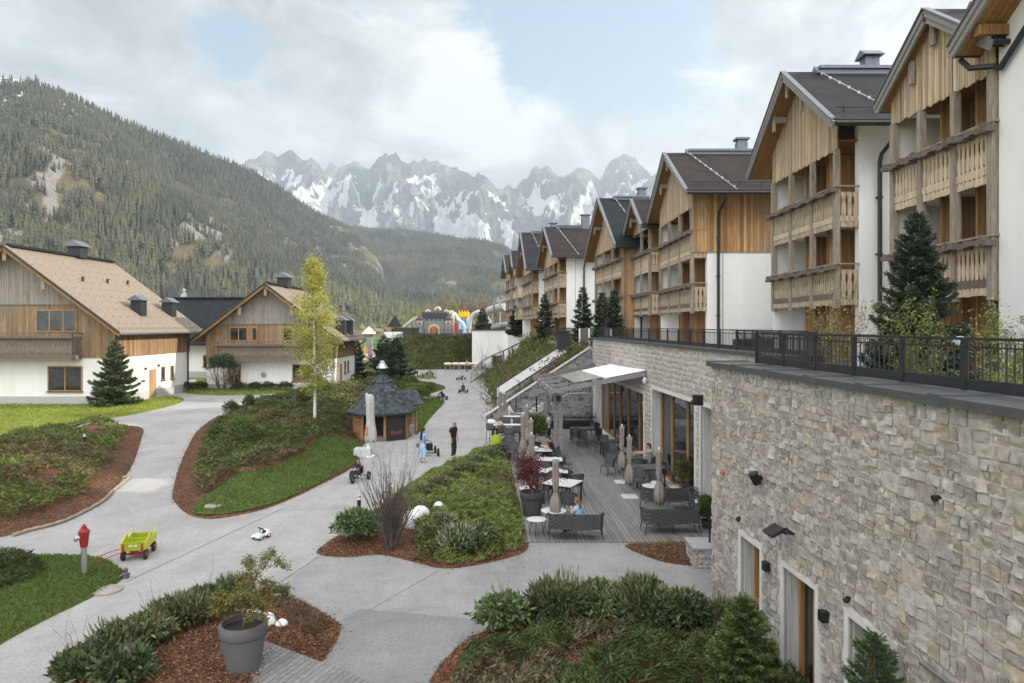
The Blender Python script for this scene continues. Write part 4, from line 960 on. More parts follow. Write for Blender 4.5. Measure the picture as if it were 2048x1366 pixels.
# lower stair wall under the pergola with steps
OS = Vector((.2, 44.4, 0)); tS = thing('stair_wall', 'low grey stone stair wall behind the pergola', 'stone wall', OS); st = lambda u: min(2.0, .7+max(0, u-1.4)*.62)
m = MB(); rubble(m, OS, Vector((1,0,0)), Vector((0,-1,0)), 4.9, 2.0, 25, 0, cols=STG+[(.3,.27,.24)], topf=st, res=2, band=(.26,.34), wr=(.25,.6)); m.build('stone_facing', STONEG, tS, off=OS, rec=False, smooth=True)
m = MB(); m.prism([(.2, 0), (5.1, 0), (5.1, st(4.9)), (.2+3.5, 2.0), (.2+1.4, .7), (.2, .7)], 'y', 44.404, 45.0); m.build('core', CONCD, tS, off=OS)
m = MB(); m.bar((.15, 44.6, .73), (1.6, 44.6, .73), .5, .07); m.bar((1.6, 44.6, .73), (3.72, 44.6, 2.03), .5, .07); m.bar((3.72, 44.6, 2.03), (5.15, 44.6, 2.03), .5, .07); m.build('coping', CONCD, tS, off=OS)
for i in range(9): pass
railing('stair_railing', 'dark metal stair railing on the grey stone wall behind the pergola', [(.25, 44.6, .77), (1.6, 44.6, .77), (3.7, 44.6, 2.07), (5.1, 44.6, 2.07)], 1.0, 1.2, .06, parapet=False)
m = MB()
for i in range(8): m.bb(-.2+i*.3, .4+2.6, 45.02, 45.98, i*.16, (i+1)*.16)
tag(m.build('stone_steps', CONC), 'pale stone steps climbing between the two grey stone walls', 'steps')
# pale concrete cheek that climbs the bank (flat sloping top)
OC = Vector((-1.12, 49.6, 0)); m = MB(); tC = thing('ramp_wall', 'pale concrete ramp wall climbing the grass bank with a black gate box on top', 'ramp wall', OC)
m.prism([(-1.12, .1), (3.9, 2.9), (4.15, 3.5), (4.1, 4.2), (3.9, 4.40), (-1.12, 1.12)], 'y', 49.6, 49.9); m.build('cheek', CONCD, tC, off=OC)
m = MB(); m._add([Vector(v) for v in ((-1.12,49.62,1.13),(3.95,49.62,4.43),(3.95,51.6,5.05),(-1.12,51.6,1.75),(-1.12,49.9,.6),(3.95,49.9,3.9),(3.95,51.6,4.3),(-1.12,51.6,.6))], ((0,1,2,3),(7,6,5,4),(0,4,5,1),(1,5,6,2),(2,6,7,3),(3,7,4,0))); m.build('slab', M('pale_slab', (.42,.425,.43), .08, 3, .8, .1, 40), tC, off=OC)
m = MB(); m.bar((-1.14, 49.62, 1.17), (3.95, 49.62, 4.47), .10, .07); m.bar((-1.14, 51.62, 1.80), (3.95, 51.62, 5.10), .10, .08); m.bar((-1.15, 49.62, 1.15), (-1.15, 51.62, 1.78), .08, .07); m.build('edge_rail', ANTH, tC, off=OC)
m = MB(); b0 = P(1126, 690, 50.8); m.bb(b0.x-.45, b0.x+.45, 50.4, 51.2, 4.7, 6.0); m.bb(b0.x-.55, b0.x+.55, 50.3, 51.3, 6.0, 6.07); m.build('gate_box', ANTH, tC, off=OC)
# small white service building with terrace roof
tB = thing('service_building', 'low white plastered building dug into the bank, brown door, terrace on its roof', 'building', (-5.85, 100, 0))
m = MB(); m.prism([(-5.85, 100), (-1.2, 100), (-.6, 98.6), (.6, 98.6), (1.2, 97.8), (3.4, 97.8), (3.4, 112), (-5.85, 112)], 'z', -.2, 5.72); m.build('wall', WHITE, tB, off=tB.location)
m = MB(); m.prism([(-6.0, 99.85), (-1.3, 99.85), (-.7, 98.45), (.5, 98.45), (1.1, 97.65), (3.5, 97.65), (3.5, 112), (-6.0, 112)], 'z', 5.72, 5.86); m.build('roof_slab', ANTH, tB, off=tB.location)
c = P(995, 0, 100); d0 = P(985, 711, 100); d1 = P(1006, 745, 100)
m = MB(); m.bb(d0.x, d1.x, 99.88, 99.99, -.2, 2.05); dd = m.build('door', M('door_dark', (.11,.07,.045), .3, 3, .7, .1, 30), tB, off=tB.location)
m = MB(); m.bb(d0.x+.08, (d0.x+d1.x)/2-.05, 99.85, 99.88, 1.0, 1.9); m.build('pane', GLASS, dd, off=tB.location)
for x in (1018, 1026, 1046, 1052):
    a = P(x, 0, 98.6); yy = 97.7 if x > 1040 else 98.5
    m = MB(); m.bb(a.x-.16, a.x+.16, yy, yy+.09, .3, 3.0); m.build('window', DOORW, tB, off=tB.location)
railing('roof_fence', 'dark metal fence on the flat roof of the low white building', [(-5.8, 100.2, 5.87), (-1.4, 100.2, 5.87), (.4, 98.8, 5.87), (3.3, 98, 5.87)], .7, 2.2, .05, pick=.25, parapet=False)
railing('ramp_railing', 'steel railing beside the ramp that climbs to the low white building', [tuple(G(942, 763)), tuple(P(962, 741, 84)), tuple(P(985, 728, 87)), tuple(P(1006, 719, 89)), tuple(P(1042, 701, 93))], 1.15, 2.4, .05, pick=.5, parapet=False, mat=STEEL, post=.12, rw=2.2)
m = MB(); pts = [G(940, 766), P(962, 748, 84), P(985, 735, 87), P(1006, 727, 89), P(1042, 709, 93)]
for a, b in zip(pts[:-1], pts[1:]):
    vs = [Vector((a.x, a.y, -.2)), Vector((b.x, b.y, -.2)), Vector((b.x, b.y, b.z+.1)), Vector((a.x, a.y, a.z+.1))]; e = Vector((.0, .5, 0))
    m._add(vs+[v+e for v in vs], ((0,1,2,3),(7,6,5,4),(3,2,6,7),(0,3,7,4),(1,5,6,2)))
tag(m.build('ramp_kerb', CONC), 'pale concrete kerb wall under the steel ramp railing', 'kerb wall')
# slatted fence + white posts at the terrace end
fr = thing('terrace_fence', 'dark picket fence at the far end of the terrace above the grass bank', 'fence', (3.2, 62, 5.1))
m = MB()
A, B = Vector((2.7, 70, 5.1)), Vector((5.6, 50.5, 5.1)); n = 70
for i in range(n): p = A+(B-A)*(i/n); m.box(p+Vector((0,0,.6)), (.03, .09, 1.2))
m.bar(A+Vector((0,0,.2)), B+Vector((0,0,.2)), .03, .05); m.bar(A+Vector((0,0,1.1)), B+Vector((0,0,1.1)), .03, .05); m.build('pickets', ANTH, fr, off=fr.location)
A, B = Vector((5.0, 50.0, 5.0)), Vector((6.5, 44.5, 5.0)); bw = thing('board_fence', 'grey board fence with white posts next to the stone wall corner', 'fence', A)
m = MB(); d = (B-A)
for i in range(28): p = A+d*(i/28); m.box(p+Vector((0,0,.65)), (.03, .17, 1.25), math.atan2(d.y, d.x)-math.pi/2)
m.build('boards', M('fence_boards', (.13,.125,.12), .3, 4, .85, .2, 30), bw, off=A)
for k in (0, .33, .62, 1.0): m = MB(); m.box(A+d*k+Vector((-.06,-.06,.6)), (.11, .11, 1.3)); m.build('fence_post', WHITE, bw, off=A)
# fittings on the near wall: pixel -> point on the wall plane
def onwall(px, py, n=0.0):
    O = ON+NN*n; r = Vector(((px-CX)/F, 1, -(py-HY)/F)); t = (O-Vector((0,0,EYE))).dot(NN)/r.dot(NN); return Vector((0,0,EYE))+r*t
def fitting(name, label, cat, px, py, build, mat=BLACK):
    p = onwall(px, py); m = MB(); build(m); t = thing(name, label, cat, p, math.atan2(DU.y, DU.x)); m.build('body', mat, t, bevel=.004); return t
def spot(m): m.bb(-.05,.05,-.12,.0,-.04,.04); m.lathe([(.075,-.13),(.09,.05),(.10,.09)], 14, (0,-.17,0), True, Matrix.Rotation(R(25), 4, 'X'))
fitting('wall_spotlight', 'black cylindrical spotlight on the stone wall above the tilted floodlight', 'wall lamp', 1527, 955, spot)
def flood(m):
    m.bar((-.14,0,.02), (-.14,-.30,.06), .03, .03); m.bar((.14,0,.02), (.14,-.30,.06), .03, .03); m.bar((-.15,-.05,.03), (.15,-.05,.03), .03, .03); m.box((0,-.33,.05), (.36,.05,.26), 0, Matrix.Rotation(R(-62), 4, 'X')); m.bar((-.15,-.2,.045), (.15,-.2,.045), .03, .03)
fitting('floodlight', 'black tilted floodlight on a bracket above the doors in the stone wall', 'floodlight', 1585, 1066, flood)
cube = lambda m: (m.bb(-.07,.07,-.13,0,-.08,.08), m.bb(-.055,.055,-.12,-.01,-.083,-.081))
fitting('cube_lamp', 'black cube lamp between the window and the first door', 'wall lamp', 1540, 1132, cube); fitting('cube_lamp', 'black cube lamp between the two glazed doors', 'wall lamp', 1656, 1232, cube)
sens = lambda m: (m.ell((0,-.06,0), .045), m.bb(-.03,.03,-.05,0,.0,.05))
fitting('motion_sensor', 'small dark sensor over the corner of the nearest door frame', 'sensor', 1700, 1200, sens); fitting('motion_sensor', 'small dark sensor over the corner of the window frame', 'sensor', 1482, 1038, sens)
fitting('orange_sensor', 'tiny orange sensor high on the stone wall near its far corner', 'sensor', 1449, 946, lambda m: (m.bb(-.06,.06,-.06,0,-.035,.035), m.bb(-.03,.03,-.08,-.06,-.02,.02)), M('orange_plastic', (.45,.12,.02), .1, 5, .5, 0))
fitting('wall_pipe', 'short dark pipe end sticking out of the stone wall', 'pipe', 1880, 995, lambda m: m.tube([(0,0,0),(0,-.09,-.01)], [.035,.038], 10))
fitting('bar_lamp', 'long slim steel bar lamp low on the stone wall at the bottom right', 'wall lamp', 1888, 1350, lambda m: (m.bb(-.3,.22,-.10,-.04,-.02,.02), m.bb(.2,.3,-.11,-.0,-.03,.03), m.bb(-.3,-.25,-.1,0,-.015,.015)), STEEL)
fitting('cable_box', 'small dark box hanging on the far stone wall near the corner lamp', 'box', 1404, 800, lambda m: (m.bb(-.1,.1,-.2,0,-.12,.12), m.ell((0,-.22,-.05), .06)))
# ------------------------------------------------ chalets (ridge along y, gable faces the camera)
def chalet(label, x0, x1, y0, y1, zw, ze, za, zg, ov=(1.1,1.2), xr=None, plinth=.7, balc=None, wins=(), right=(), ridge_chim=None, slope_chims=(), dens=1.0, yb=None):
    t = thing('chalet', label, 'house', (x0, y0, 0)); o = t.location; xm = (x0+x1)/2; dz = (za-ze)/(xm-x0+ov[0]); zc = ze+dz*ov[0]-.04
    B = lambda m, n, mat, par=t, **k: m.build(n, mat, par, off=o, **k)
    B(MB().bb(x0, x1, y0, y1, plinth, zw), 'plaster_wall', WHITE); B(MB().bb(x0-.03, x1+.03, y0-.03, y1+.03, -.3, plinth), 'plinth', PLINTH)
    m = MB(); m.prism([(x0-.06, zw+.0), (x1+.06, zw+.0), (x1+.06, zc), (xm, za-.05), (x0-.06, zc)], 'y', y0-.08, y1+.08); B(m, 'timber_wall', CHALW)
    rz = lambda x: za-.05-dz*abs(x-xm)
    # grey gable boards above
    hw = (za-.05-zg)/dz; k = int(2*hw/.2); w_ = 2*hw/k; g = MB()
    for i in range(k):
        a = xm-hw+i*w_; b = a+w_; zb = zg-.03*(i % 2)
        pl = [(a+.004, zb), (b-.004, zb), (b-.004, max(zb+.04, rz(b)))]+([(xm, rz(xm))] if a < xm < b else [])+[(a+.004, max(zb+.04, rz(a)))]
        g.prism(pl, 'y', y0-.17-.015*(i % 2), y0-.082)
    B(g, 'gable_boards', GABLEG)
    # roof
    m = MB(); ya, yz = y0-ov[1], y1+ov[1]*.8; xa, xz = x0-ov[0], x1+ov[0]; th = .16
    m.prism([(xa, ze), (xm, za), (xm, za+th*1.3), (xa, ze+th)], 'y', ya, yz); m.prism([(xz, ze), (xz, ze+th), (xm, za+th*1.3), (xm, za)], 'y', ya, yz); r = B(m, 'roof', SHINGL)
    m = MB(); e = .03; m.prism([(xa+.05, ze-e), (xm, za-e), (xm, za-e-.03), (xa+.05, ze-e-.03)], 'y', ya+.06, yz-.05); m.prism([(xz-.05, ze-e), (xz-.05, ze-e-.03), (xm, za-e-.03), (xm, za-e)], 'y', ya+.06, yz-.05); B(m, 'soffit', SOFF, r)
    m = MB(); m2 = MB()
    for xe in (xa-.02, xz+.02):
        m.bar((xe, ya-.04, ze-.04), (xm, ya-.04, za-.04), .08, .26); m2.bar((xe, ya-.07, ze+.13), (xm, ya-.07, za+.14), .10, .17)
    B(m, 'rake_board', SOFF, r); B(m2, 'rake_edge', ANTH, r)
    m = MB(); m.bar((xm, ya+.5, za+.22), (xm, yz-.1, za+.22), .75, .12); m.bar((xm, ya+.5, za+.33), (xm, yz-.1, za+.33), .35, .12); B(m, 'ridge_cap', ROOFD, r)
    [B(MB().tube([(x_, ya, ze+.03), (x_, yz, ze+.03)], .08, 8), 'gutter', FLASH, r) for x_ in (xz+.06, xa-.06)]
    # rows of small snow hooks
    m = MB(); L = yz-ya; SL = xz-xm; q = random.Random(3)
    for row in range(12):
        n = int(L/ (0.45 if row in (0,1) else 1.1)/1.0)
        for c in range(n):
            f = .03+.015*row if row < 2 else .1+.85*(row-2)/10; y = ya+.4+(c+.5*(row % 2))*(L-.8)/n; x = xz-SL*f
            m.box((x, y, ze+(za-ze)*f+th+.05), (.05, .06, .05))
    B(m, 'snow_hooks', M('hook_brown', (.10,.08,.065), .1, 5, .7, 0), r)['kind'] = 'stuff'
    m = MB()
    for f in (.62, .60, .58):
        pass
    for (yy, f) in ((ya+L*.3, .62), (ya+L*.55, .63), (ya+L*.78, .64)): m.box((xz-SL*f, yy, ze+(za-ze)*f+.42), (.16, .12, .34)); m.box((xz-SL*f, yy+.1, ze+(za-ze)*f+.6), (.2, .3, .05))
    B(m, 'roof_vent', ANTH, r)
    def chim(x, y, z0, h, w):
        c = B(MB().bb(x-w/2, x+w/2, y-w/2, y+w/2, z0, z0+h), 'chimney', ANTH, r)
        m = MB(); m.prism([(x-w*.78, z0+h), (x+w*.78, z0+h), (x, z0+h+w*.5)], 'y', y-w*.75, y+w*.75); B(m, 'chimney_cap', FLASH, c)
    if ridge_chim: chim(xm, ridge_chim, za+.1, 1.0, 1.15)
    for x, y, h in slope_chims: chim(x, y, ze+dz*(xz-x)-.1, h, .95)
    # purlin ends
    for x in (xm-hw*.52, xm+hw*.52, xm): m = MB(); m.bb(x-.12, x+.12, ya+.15, y0-.1, rz(x)-.42, rz(x)-.12); m.bb(x-.14, x+.14, ya+.12, ya+.22, rz(x)-.95, rz(x)-.1); B(m, 'purlin', POSTW)
    if balc:
        bx0, bx1, bz0, bz1 = balc; q = random.Random(5)
        m = MB(); m.bb(bx0, bx1, y0-1.25, y0-.09, bz0+.12, bz0+.3); bo = B(m, 'balcony', BALD)
        m = MB(); baluster_boards(m, (bx0, y0-1.22), (bx1, y0-1.22), bz0, bz1-.42, q, .2); baluster_boards(m, (bx1-.02, y0-1.2), (bx1-.02, y0-.12), bz0, bz1-.3, q, .2); baluster_boards(m, (bx0+.02, y0-1.2), (bx0+.02, y0-.12), bz0, bz1-.3, q, .2); B(m, 'balustrade', M('balcony_weathered', (.20,.165,.14), .4, 3.5, .85, .3, 30, stretch=(6,6,.8)), bo)
        m = MB(); m.bar((bx0-.05, y0-1.25, bz1), (bx1+.05, y0-1.25, bz1), .2, .07); m.bar((bx1, y0-1.25, bz1), (bx1, y0-.1, bz1), .14, .07); m.bar((bx0-.1, y0-1.42, bz1-.28), (bx1+.1, y0-1.42, bz1-.28), .22, .2); m.bar((bx0-.1, y0-1.38, bz1-.42), (bx1+.1, y0-1.38, bz1-.42), .1, .12); B(m, 'handrail', BALD, bo)
        for x in (bx0+.1, (bx0+bx1)/2, bx1-.1): B(MB().bb(x-.08, x+.08, y0-1.3, y0-1.14, bz0-.05, bz1), 'balcony_post', BALD, bo)
    def win(x, a, b, c, d, axis, face, **k):
        f = window(t, x, a, b, c, d, axis, face, **k); 
        for ob in [f]+list(f.children): ob.data.transform(Matrix.Translation(-Vector(o)))
        return f
    for a, b, c, d, mu in wins: win(y0-(.08 if c > zw else .0), a, b, c, d, 'x', -1, mull=mu, sill=c < zw, depth=.06, frame=.1)
    for kind, a, b, c, d in right:
        if kind == 'door':
            f = B(MB().bb(x1-.02, x1+.035, a, b, c, d), 'door', DOORW); B(MB().bb(x1+.036, x1+.05, a+.1, b-.1, c+.1, d-.1).bb(x1+.05, x1+.09, b-.2, b-.15, c+1.0, c+1.15), 'door_leaf', LARCH, f)
        elif kind == 'win': win(x1, a, b, c, d, 'y', 1, mull=0, sill=True, depth=.06, frame=.07)
        elif kind == 'lamp': B(MB().bb(x1, x1+.16, a, a+.16, c, c+.2), 'wall_lamp', ANTH)
        elif kind == 'sign': B(MB().bb(x1, x1+.03, a, b, c, d), 'door_sign', ANTH)
        elif kind == 'light': pass
    m = MB(); m.tube([(xz+.06, yz-.5, ze), (xz+.0, yz-.6, ze-.25), (x1+.22, y1-.5, ze-.75), (x1+.14, y1-.45, ze-1.1), (x1+.14, y1-.45, 0)], .07, 8); B(m, 'downpipe', ANTH)
    return t
chalet('large chalet at the left edge with sunlit tan shingle roof and two small roof chimneys', -48.2, -32.0, 55.0, 67.6, 3.86, 5.75, 12.6, 8.15, (1.1,1.25), plinth=.75, balc=(-50, -34.6, 3.75, 5.85),
       wins=((-38.3,-35.0,5.95,7.75,2), (-37.4,-34.6,1.15,3.2,1), (-46.5,-44.2,1.15,3.2,1), (-44.6,-42.2,5.95,7.75,1)), right=(('door',60.2,61.3,.1,2.55),('win',62.2,62.85,1.45,2.7),('win',63.9,64.5,1.45,2.7),('lamp',61.6,0,2.75,0),('lamp',59.4,0,2.6,0),('sign',58.9,59.5,1.55,1.72)), ridge_chim=63.0, slope_chims=((-33.15,60.6,1.35),(-33.15,66.0,1.35)))
chalet('second chalet farther back, half hidden behind the pale green birch', -30.4, -18.0, 68.0, 78.2, 3.1, 4.85, 10.4, 6.6, (1.05,1.2), plinth=.6, balc=(-28.9, -20.9, 3.0, 4.85),
       wins=((-28.1,-26.3,4.9,6.3,1), (-25.9,-25.3,4.9,6.3,0), (-22.8,-21.8,4.9,6.3,0), (-28.3,-27.0,.7,2.6,1), (-21.9,-20.0,.9,2.6,1)), right=(('door',71.4,72.2,.1,2.4),('win',73.2,73.8,1.4,2.6),('win',74.6,75.2,1.4,2.6)), ridge_chim=72.5, slope_chims=((-17.9,71.5,1.5),(-17.9,74.4,1.5)))
# third house behind: ridge across the view
t = thing('chalet', 'dark slate roofed house behind the two chalets, only roof and white wall strip showing', 'house', (-46, 84, 0)); o = t.location
m = MB(); m.bb(-46, -27, 84.5, 96, -.2, 4.2); m.build('plaster_wall', WHITE, t, off=o)
m = MB(); m.bb(-46.05, -26.95, 84.45, 96.05, -.2, .75); m.build('plinth', PLINTH, t, off=o)
m = MB(); m.prism([(83.2, 4.0), (90, 9.8), (90, 10.05), (83.2, 4.2)], 'x', -47.2, -26.5); m.prism([(97, 4.0), (97, 4.2), (90, 10.05), (90, 9.8)], 'x', -47.2, -26.5); r = m.build('roof', ROOFG, t, off=o)
m = MB(); m.bar((-47.2, 90, 10.12), (-26.5, 90, 10.12), .7, .14); m.build('ridge_cap', ANTH, r, off=o)
c = P(368, 590, 90); m = MB(); m.bb(c.x-.3, c.x+.3, 89.7, 90.3, 10.1, 10.6); m.lathe([(.22,10.6),(.22,10.9),(.12,11.0),(.3,11.05),(.08,11.3)], 10, (c.x, 90, 0)); m.build('chimney', STEEL, r, off=o)
c = P(463, 612, 87.5); m = MB(); m.lathe([(.25,0),(.3,.5),(.12,.9)], 10, (c.x, 87.2, 7.7)); m.build('roof_vent', STEEL, r, off=o)
window(t, 84.45, -46+19-.0-11.2, -46+19-10.2, 1.2, 2.8, 'x', -1)
for f in [ch for ch in t.children if ch.name.startswith('window')]:
    for ob in [f]+list(f.children): ob.data.transform(Matrix.Translation(-Vector(o)))
# ------------------------------------------------ vegetation helpers
def nrm(a): return a/np.maximum(1e-9, np.linalg.norm(a, axis=1, keepdims=True))
def leaf_mesh(name, p, d, L, Wd, C, q, fold=.25, up=None):
    """one folded diamond per leaf: base p, direction d, length L, width Wd, colour C"""
    n = len(p); d = nrm(d); r = nrm(np.cross(d, q.randn(n, 3) if up is None else up+.25*q.randn(n, 3))); u = np.cross(r, d)
    L = np.broadcast_to(L, (n,))[:, None]; Wd = np.broadcast_to(Wd, (n,))[:, None]
    V = np.stack([p, p+d*L*.5+r*Wd*.5+u*Wd*fold, p+d*L, p+d*L*.5-r*Wd*.5+u*Wd*fold], 1).reshape(-1, 3)
    i = np.arange(n)*4; Fa = np.stack([i, i+1, i+2, i+3], 1)
    return V, Fa, np.repeat(C, 4, 0)
def leaf_obj(name, parts, mat, parent=None, off=None):
    V = []; Fa = []; C = []; b = 0
    for v, f, c in parts: V.append(v); Fa.append(f+b); C.append(c); b += len(v)
    V = np.concatenate(V)
    if off is not None: V = V-np.array(off)
    return link(name, np_mesh(name, V, np.concatenate(Fa), np.concatenate(C)), mat, parent)
def pick(q, n, cols, var=.3):
    c = np.array(cols)[q.randint(0, len(cols), n)]; return c*(1-var+2*var*q.rand(n, 1))
SPR = [(.035,.055,.030),(.045,.065,.034),(.055,.078,.038),(.030,.046,.030)]
def spruce_parts(h, r, seed, nb=60, dens=1.0, nl=.09, nw=.016, cols=SPR, z0=.05, tips=(.08,.11,.045), pw=.85, droop=.25):
    q = rs(seed); P_, D_, C_, L_ = [], [], [], []; br = []
    for i in range(nb):
        t = z0+(1-z0)*(i+.5*q.rand())/nb; z = h*t; ln = r*(1-t)**pw*(.72+.5*q.rand())+.06; az = i*2.399+q.rand()*.5
        rise = -.18+.75*t**1.5+.12*q.randn(); n = int(max(12, 420*dens*ln*(.35+.65*ln/r)))
        s = q.rand(n)**.65; side = q.uniform(-1, 1, n); wd = (.42*ln*(1-s)**.8*np.minimum(1, s*4)+.035)
        ca, sa = math.cos(az), math.sin(az)
        rad = s*ln; lat = side*wd; zz = z+rise*rad-droop*ln*s*(1-s)*1.2+.10*ln*s**3-np.abs(side)*wd*.30*q.rand(n)+.03*q.randn(n)*ln
        p = np.stack([rad*ca-lat*sa, rad*sa+lat*ca, zz], 1)
        fw = .75+.3*q.rand(n); sd_ = np.sign(side)*(.25+.8*q.rand(n))
        d = np.stack([fw*ca-sd_*sa, fw*sa+sd_*ca, rise*.7-.05+.35*q.randn(n)], 1)
        c = pick(q, n, cols, .35); tp = ((s > .82) & (q.rand(n) < .5))[:, None]; c = np.where(tp, np.array(tips)*(.7+.6*q.rand(n, 1)), c)
        P_.append(p); D_.append(d); C_.append(c); L_.append(nl*(.6+.7*q.rand(n)))
        br.append((z, az, ln, rise))
    # leader
    n = int(60*dens)+8; s = q.rand(n); P_.append(np.stack([.02*q.randn(n), .02*q.randn(n), h*(.93+.07*s)], 1)); D_.append(np.stack([.5*q.randn(n), .5*q.randn(n), np.ones(n)*.8], 1)); C_.append(pick(q, n, cols, .3)); L_.append(np.full(n, nl*.8))
    P_, D_, C_, L_ = (np.concatenate(x) for x in (P_, D_, C_, L_))
    return leaf_mesh('x', P_, D_, L_, nw*(L_/nl), C_, q), br
def spruce(name, label, loc, h, r, seed, cat='spruce', group=None, pot=None, **k):
    t = thing(name, label, cat, loc, 0, group); lp, br = spruce_parts(h, r, seed, **k)
    f = leaf_obj('foliage', [lp], NEEDLE, t)
    m = MB(); m.tube([(0,0,-.05), (.02,0,h*.5), (0,0,h*.98)], [max(.03, h*.018), h*.01, .006], 7)
    for z, az, ln, rise in br[::2]:
        m.tube([(0,0,z), (ln*.5*math.cos(az), ln*.5*math.sin(az), z+rise*ln*.5-.05*ln), (ln*.9*math.cos(az), ln*.9*math.sin(az), z+rise*ln*.9)], [.012*h/3, .008*h/3, .003], 4)
    m.build('trunk', BARK, t)
    if pot:
        f.location.z = pot*.9; t.children[1].location.z = pot*.9 if t.children[1] != f else pot*.9
        for ch in t.children: ch.location.z = pot*.9
    return t
def planter(name, label, loc, rt, h, mat, cat='planter', parent=None, part='pot'):
    m = MB(); m.lathe([(rt*.66,0),(rt*.72,.01),(rt*.93,h*.72),(rt*.93,h*.74),(rt*1.0,h*.745),(rt*1.02,h*.76),(rt*1.02,h*.985),(rt*1.0,h),(rt*.9,h),(rt*.88,h*.985),(rt*.84,h*.86)], 40, (0,0,0))
    if parent is None: t = thing(name, label, cat, loc)
    else: t = parent
    m.build(part, mat, t, smooth=True)
    m = MB(); m.lathe([(rt*.85, h*.87), (rt*.5, h*.885), (.01, h*.89)], 20); m.build('soil', SOIL, t); return t
def blob_points(q, n, rx, ry, rz, shell=.55, lumps=9, flat=0.0):
    d = nrm(q.randn(n, 3)); d[:, 2] = np.where(d[:, 2] < -.25, -d[:, 2], d[:, 2]); R_ = shell+(1-shell)*q.rand(n)**.5
    L = nrm(q.randn(lumps, 3)); R_ = R_*(.62+.48*np.max((.6+.4*q.rand(lumps))*np.maximum(0, d@L.T)**5, axis=1)+.09*q.randn(n))
    return d*R_[:, None]*np.array([rx, ry, rz]), d
LAU = [(.032,.056,.020),(.048,.078,.030),(.07,.10,.042),(.036,.060,.026),(.11,.135,.075),(.085,.085,.035)]
def shrub_parts(q, c, rx, ry, rz, n, L, Wd, cols, shell=.55, upb=.3, var=.35):
    p, d = blob_points(q, n, rx, ry, rz, shell); dd = .8*d+.85*q.randn(n, 3)+np.array([0, 0, upb-.1])
    return leaf_mesh('x', p+np.array(c), dd, L*(.6+.7*q.rand(n)), Wd*(.6+.7*q.rand(n)), pick(q, n, cols, var), q)
def shrub(name, label, c, rx, ry, rz, n, L, Wd, cols, seed, cat='shrub', group=None, mat=None, stems=10, shell=.5, upb=.3, tips=None):
    q = rs(seed); t = thing(name, label, cat, c, 0, group); parts = [shrub_parts(q, (0,0,rz*.85), rx, ry, rz, n, L, Wd, cols, shell, upb)]
    if tips:
        k = n//10; p, d = blob_points(q, k, rx, ry, rz, .95); parts.append(leaf_mesh('x', p+np.array([0,0,rz*.85]), d+np.array([0,0,1.2])+.2*q.randn(k,3), L*1.3, Wd*.5, pick(q, k, tips, .3), q))
    leaf_obj('foliage', parts, mat or LEAFM, t)
    m = MB()
    for i in range(stems):
        a = q.rand()*6.28; e = .25+.65*q.rand(); m.tube([(.08*math.cos(a)*rx, .08*math.sin(a)*ry, -.05), (rx*e*.5*math.cos(a), ry*e*.5*math.sin(a), rz*.7), (rx*e*math.cos(a), ry*e*math.sin(a), rz*(1.3+.35*q.rand()))], [.014, .009, .003], 4)
    m.build('stems', TWIG, t); return t
def twiggy(t, q, h, spread, n, r0, segs=5, vase=1.0, fork=2, up=.75, mat=None, name='stems'):
    """many upright stems that fork; returns twig points"""
    m = MB(); tips = []
    for i in range(n):
        a = q.rand()*6.28; e = q.rand()**.6; p = Vector((.12*spread*math.cos(a), .12*spread*math.sin(a), -.05)); d = Vector((e*spread*vase*math.cos(a)/h, e*spread*vase*math.sin(a)/h, 1)).normalized()
        def grow(p, d, L, r, lev):
            pts = [p]; rad = [r]
            for s in range(segs):
                d = (d+Vector(q.randn(3)*.09)+Vector((0,0,.05*up))).normalized(); p = p+d*L/segs; pts.append(p); rad.append(max(.0025, r*(1-.75*(s+1)/segs))); tips.append((p, d))
            m.tube(pts, rad, 5 if lev == 0 else 4, False)
            if lev < fork:
                for _ in range(2 if lev == 0 else 1+(q.rand() < .5)):
                    k = 1+int(q.rand()*(segs-1)); grow(pts[k], (d+Vector(q.randn(3)*.38)+Vector((0,0,.25*up))).normalized(), L*.55*(.7+.6*q.rand()), rad[k]*.7, lev+1)
        grow(p, d, h*(.55+.45*q.rand()), r0*(.7+.6*q.rand()), 0)
    m.build(name, mat or TWIG, t); return tips
def leaves_on(tips, q, per, spread, L, Wd, cols, var=.3, drop=0.0):
    P_ = np.array([tuple(p) for p, d in tips for _ in range(per)]); n = len(P_); P_ = P_+spread*q.randn(n, 3)
    d = q.randn(n, 3)+np.array([0, 0, -drop]); return leaf_mesh('x', P_, d, L*(.6+.8*q.rand(n)), Wd*(.6+.8*q.rand(n)), pick(q, n, cols, var), q)
# ------------------------------------------------ spruces
spruce('spruce', 'young spruce on the sunny lawn in front of the large chalet corner', (-31.6, 54.3, 0), 5.2, 1.95, 11, nb=110, dens=.8, nl=.24, nw=.055, cols=[(.045,.065,.028),(.06,.08,.035),(.075,.095,.045),(.04,.055,.03)])
spruce('spruce', 'tall dark spruce on the terrace in front of the nearest timber balconies', (9.25, 15.6, 5.05), 4.0, 1.12, 12, nb=130, dens=2.4, nl=.12, nw=.026, droop=.4, cols=[(.032,.048,.032),(.044,.062,.04),(.055,.075,.048),(.028,.04,.03)], tips=(.08,.10,.065))
spruce('spruce', 'bushy potted spruce at the foot of the near stone wall beside the window', (3.95, 11.6, 0.1), 1.75, .66, 13, nb=90, dens=3.6, nl=.07, nw=.016, cols=[(.05,.075,.024),(.065,.09,.03),(.08,.11,.035)], tips=(.11,.14,.045), pw=.7)
spruce('spruce', 'slim dark green spruce in front of the nearest glazed door', (4.62, 8.7, 0), 2.55, .62, 14, nb=70, dens=3.4, nl=.07, nw=.014, cols=[(.025,.05,.022),(.035,.065,.028),(.045,.075,.03)], tips=(.06,.10,.035), pw=.7)
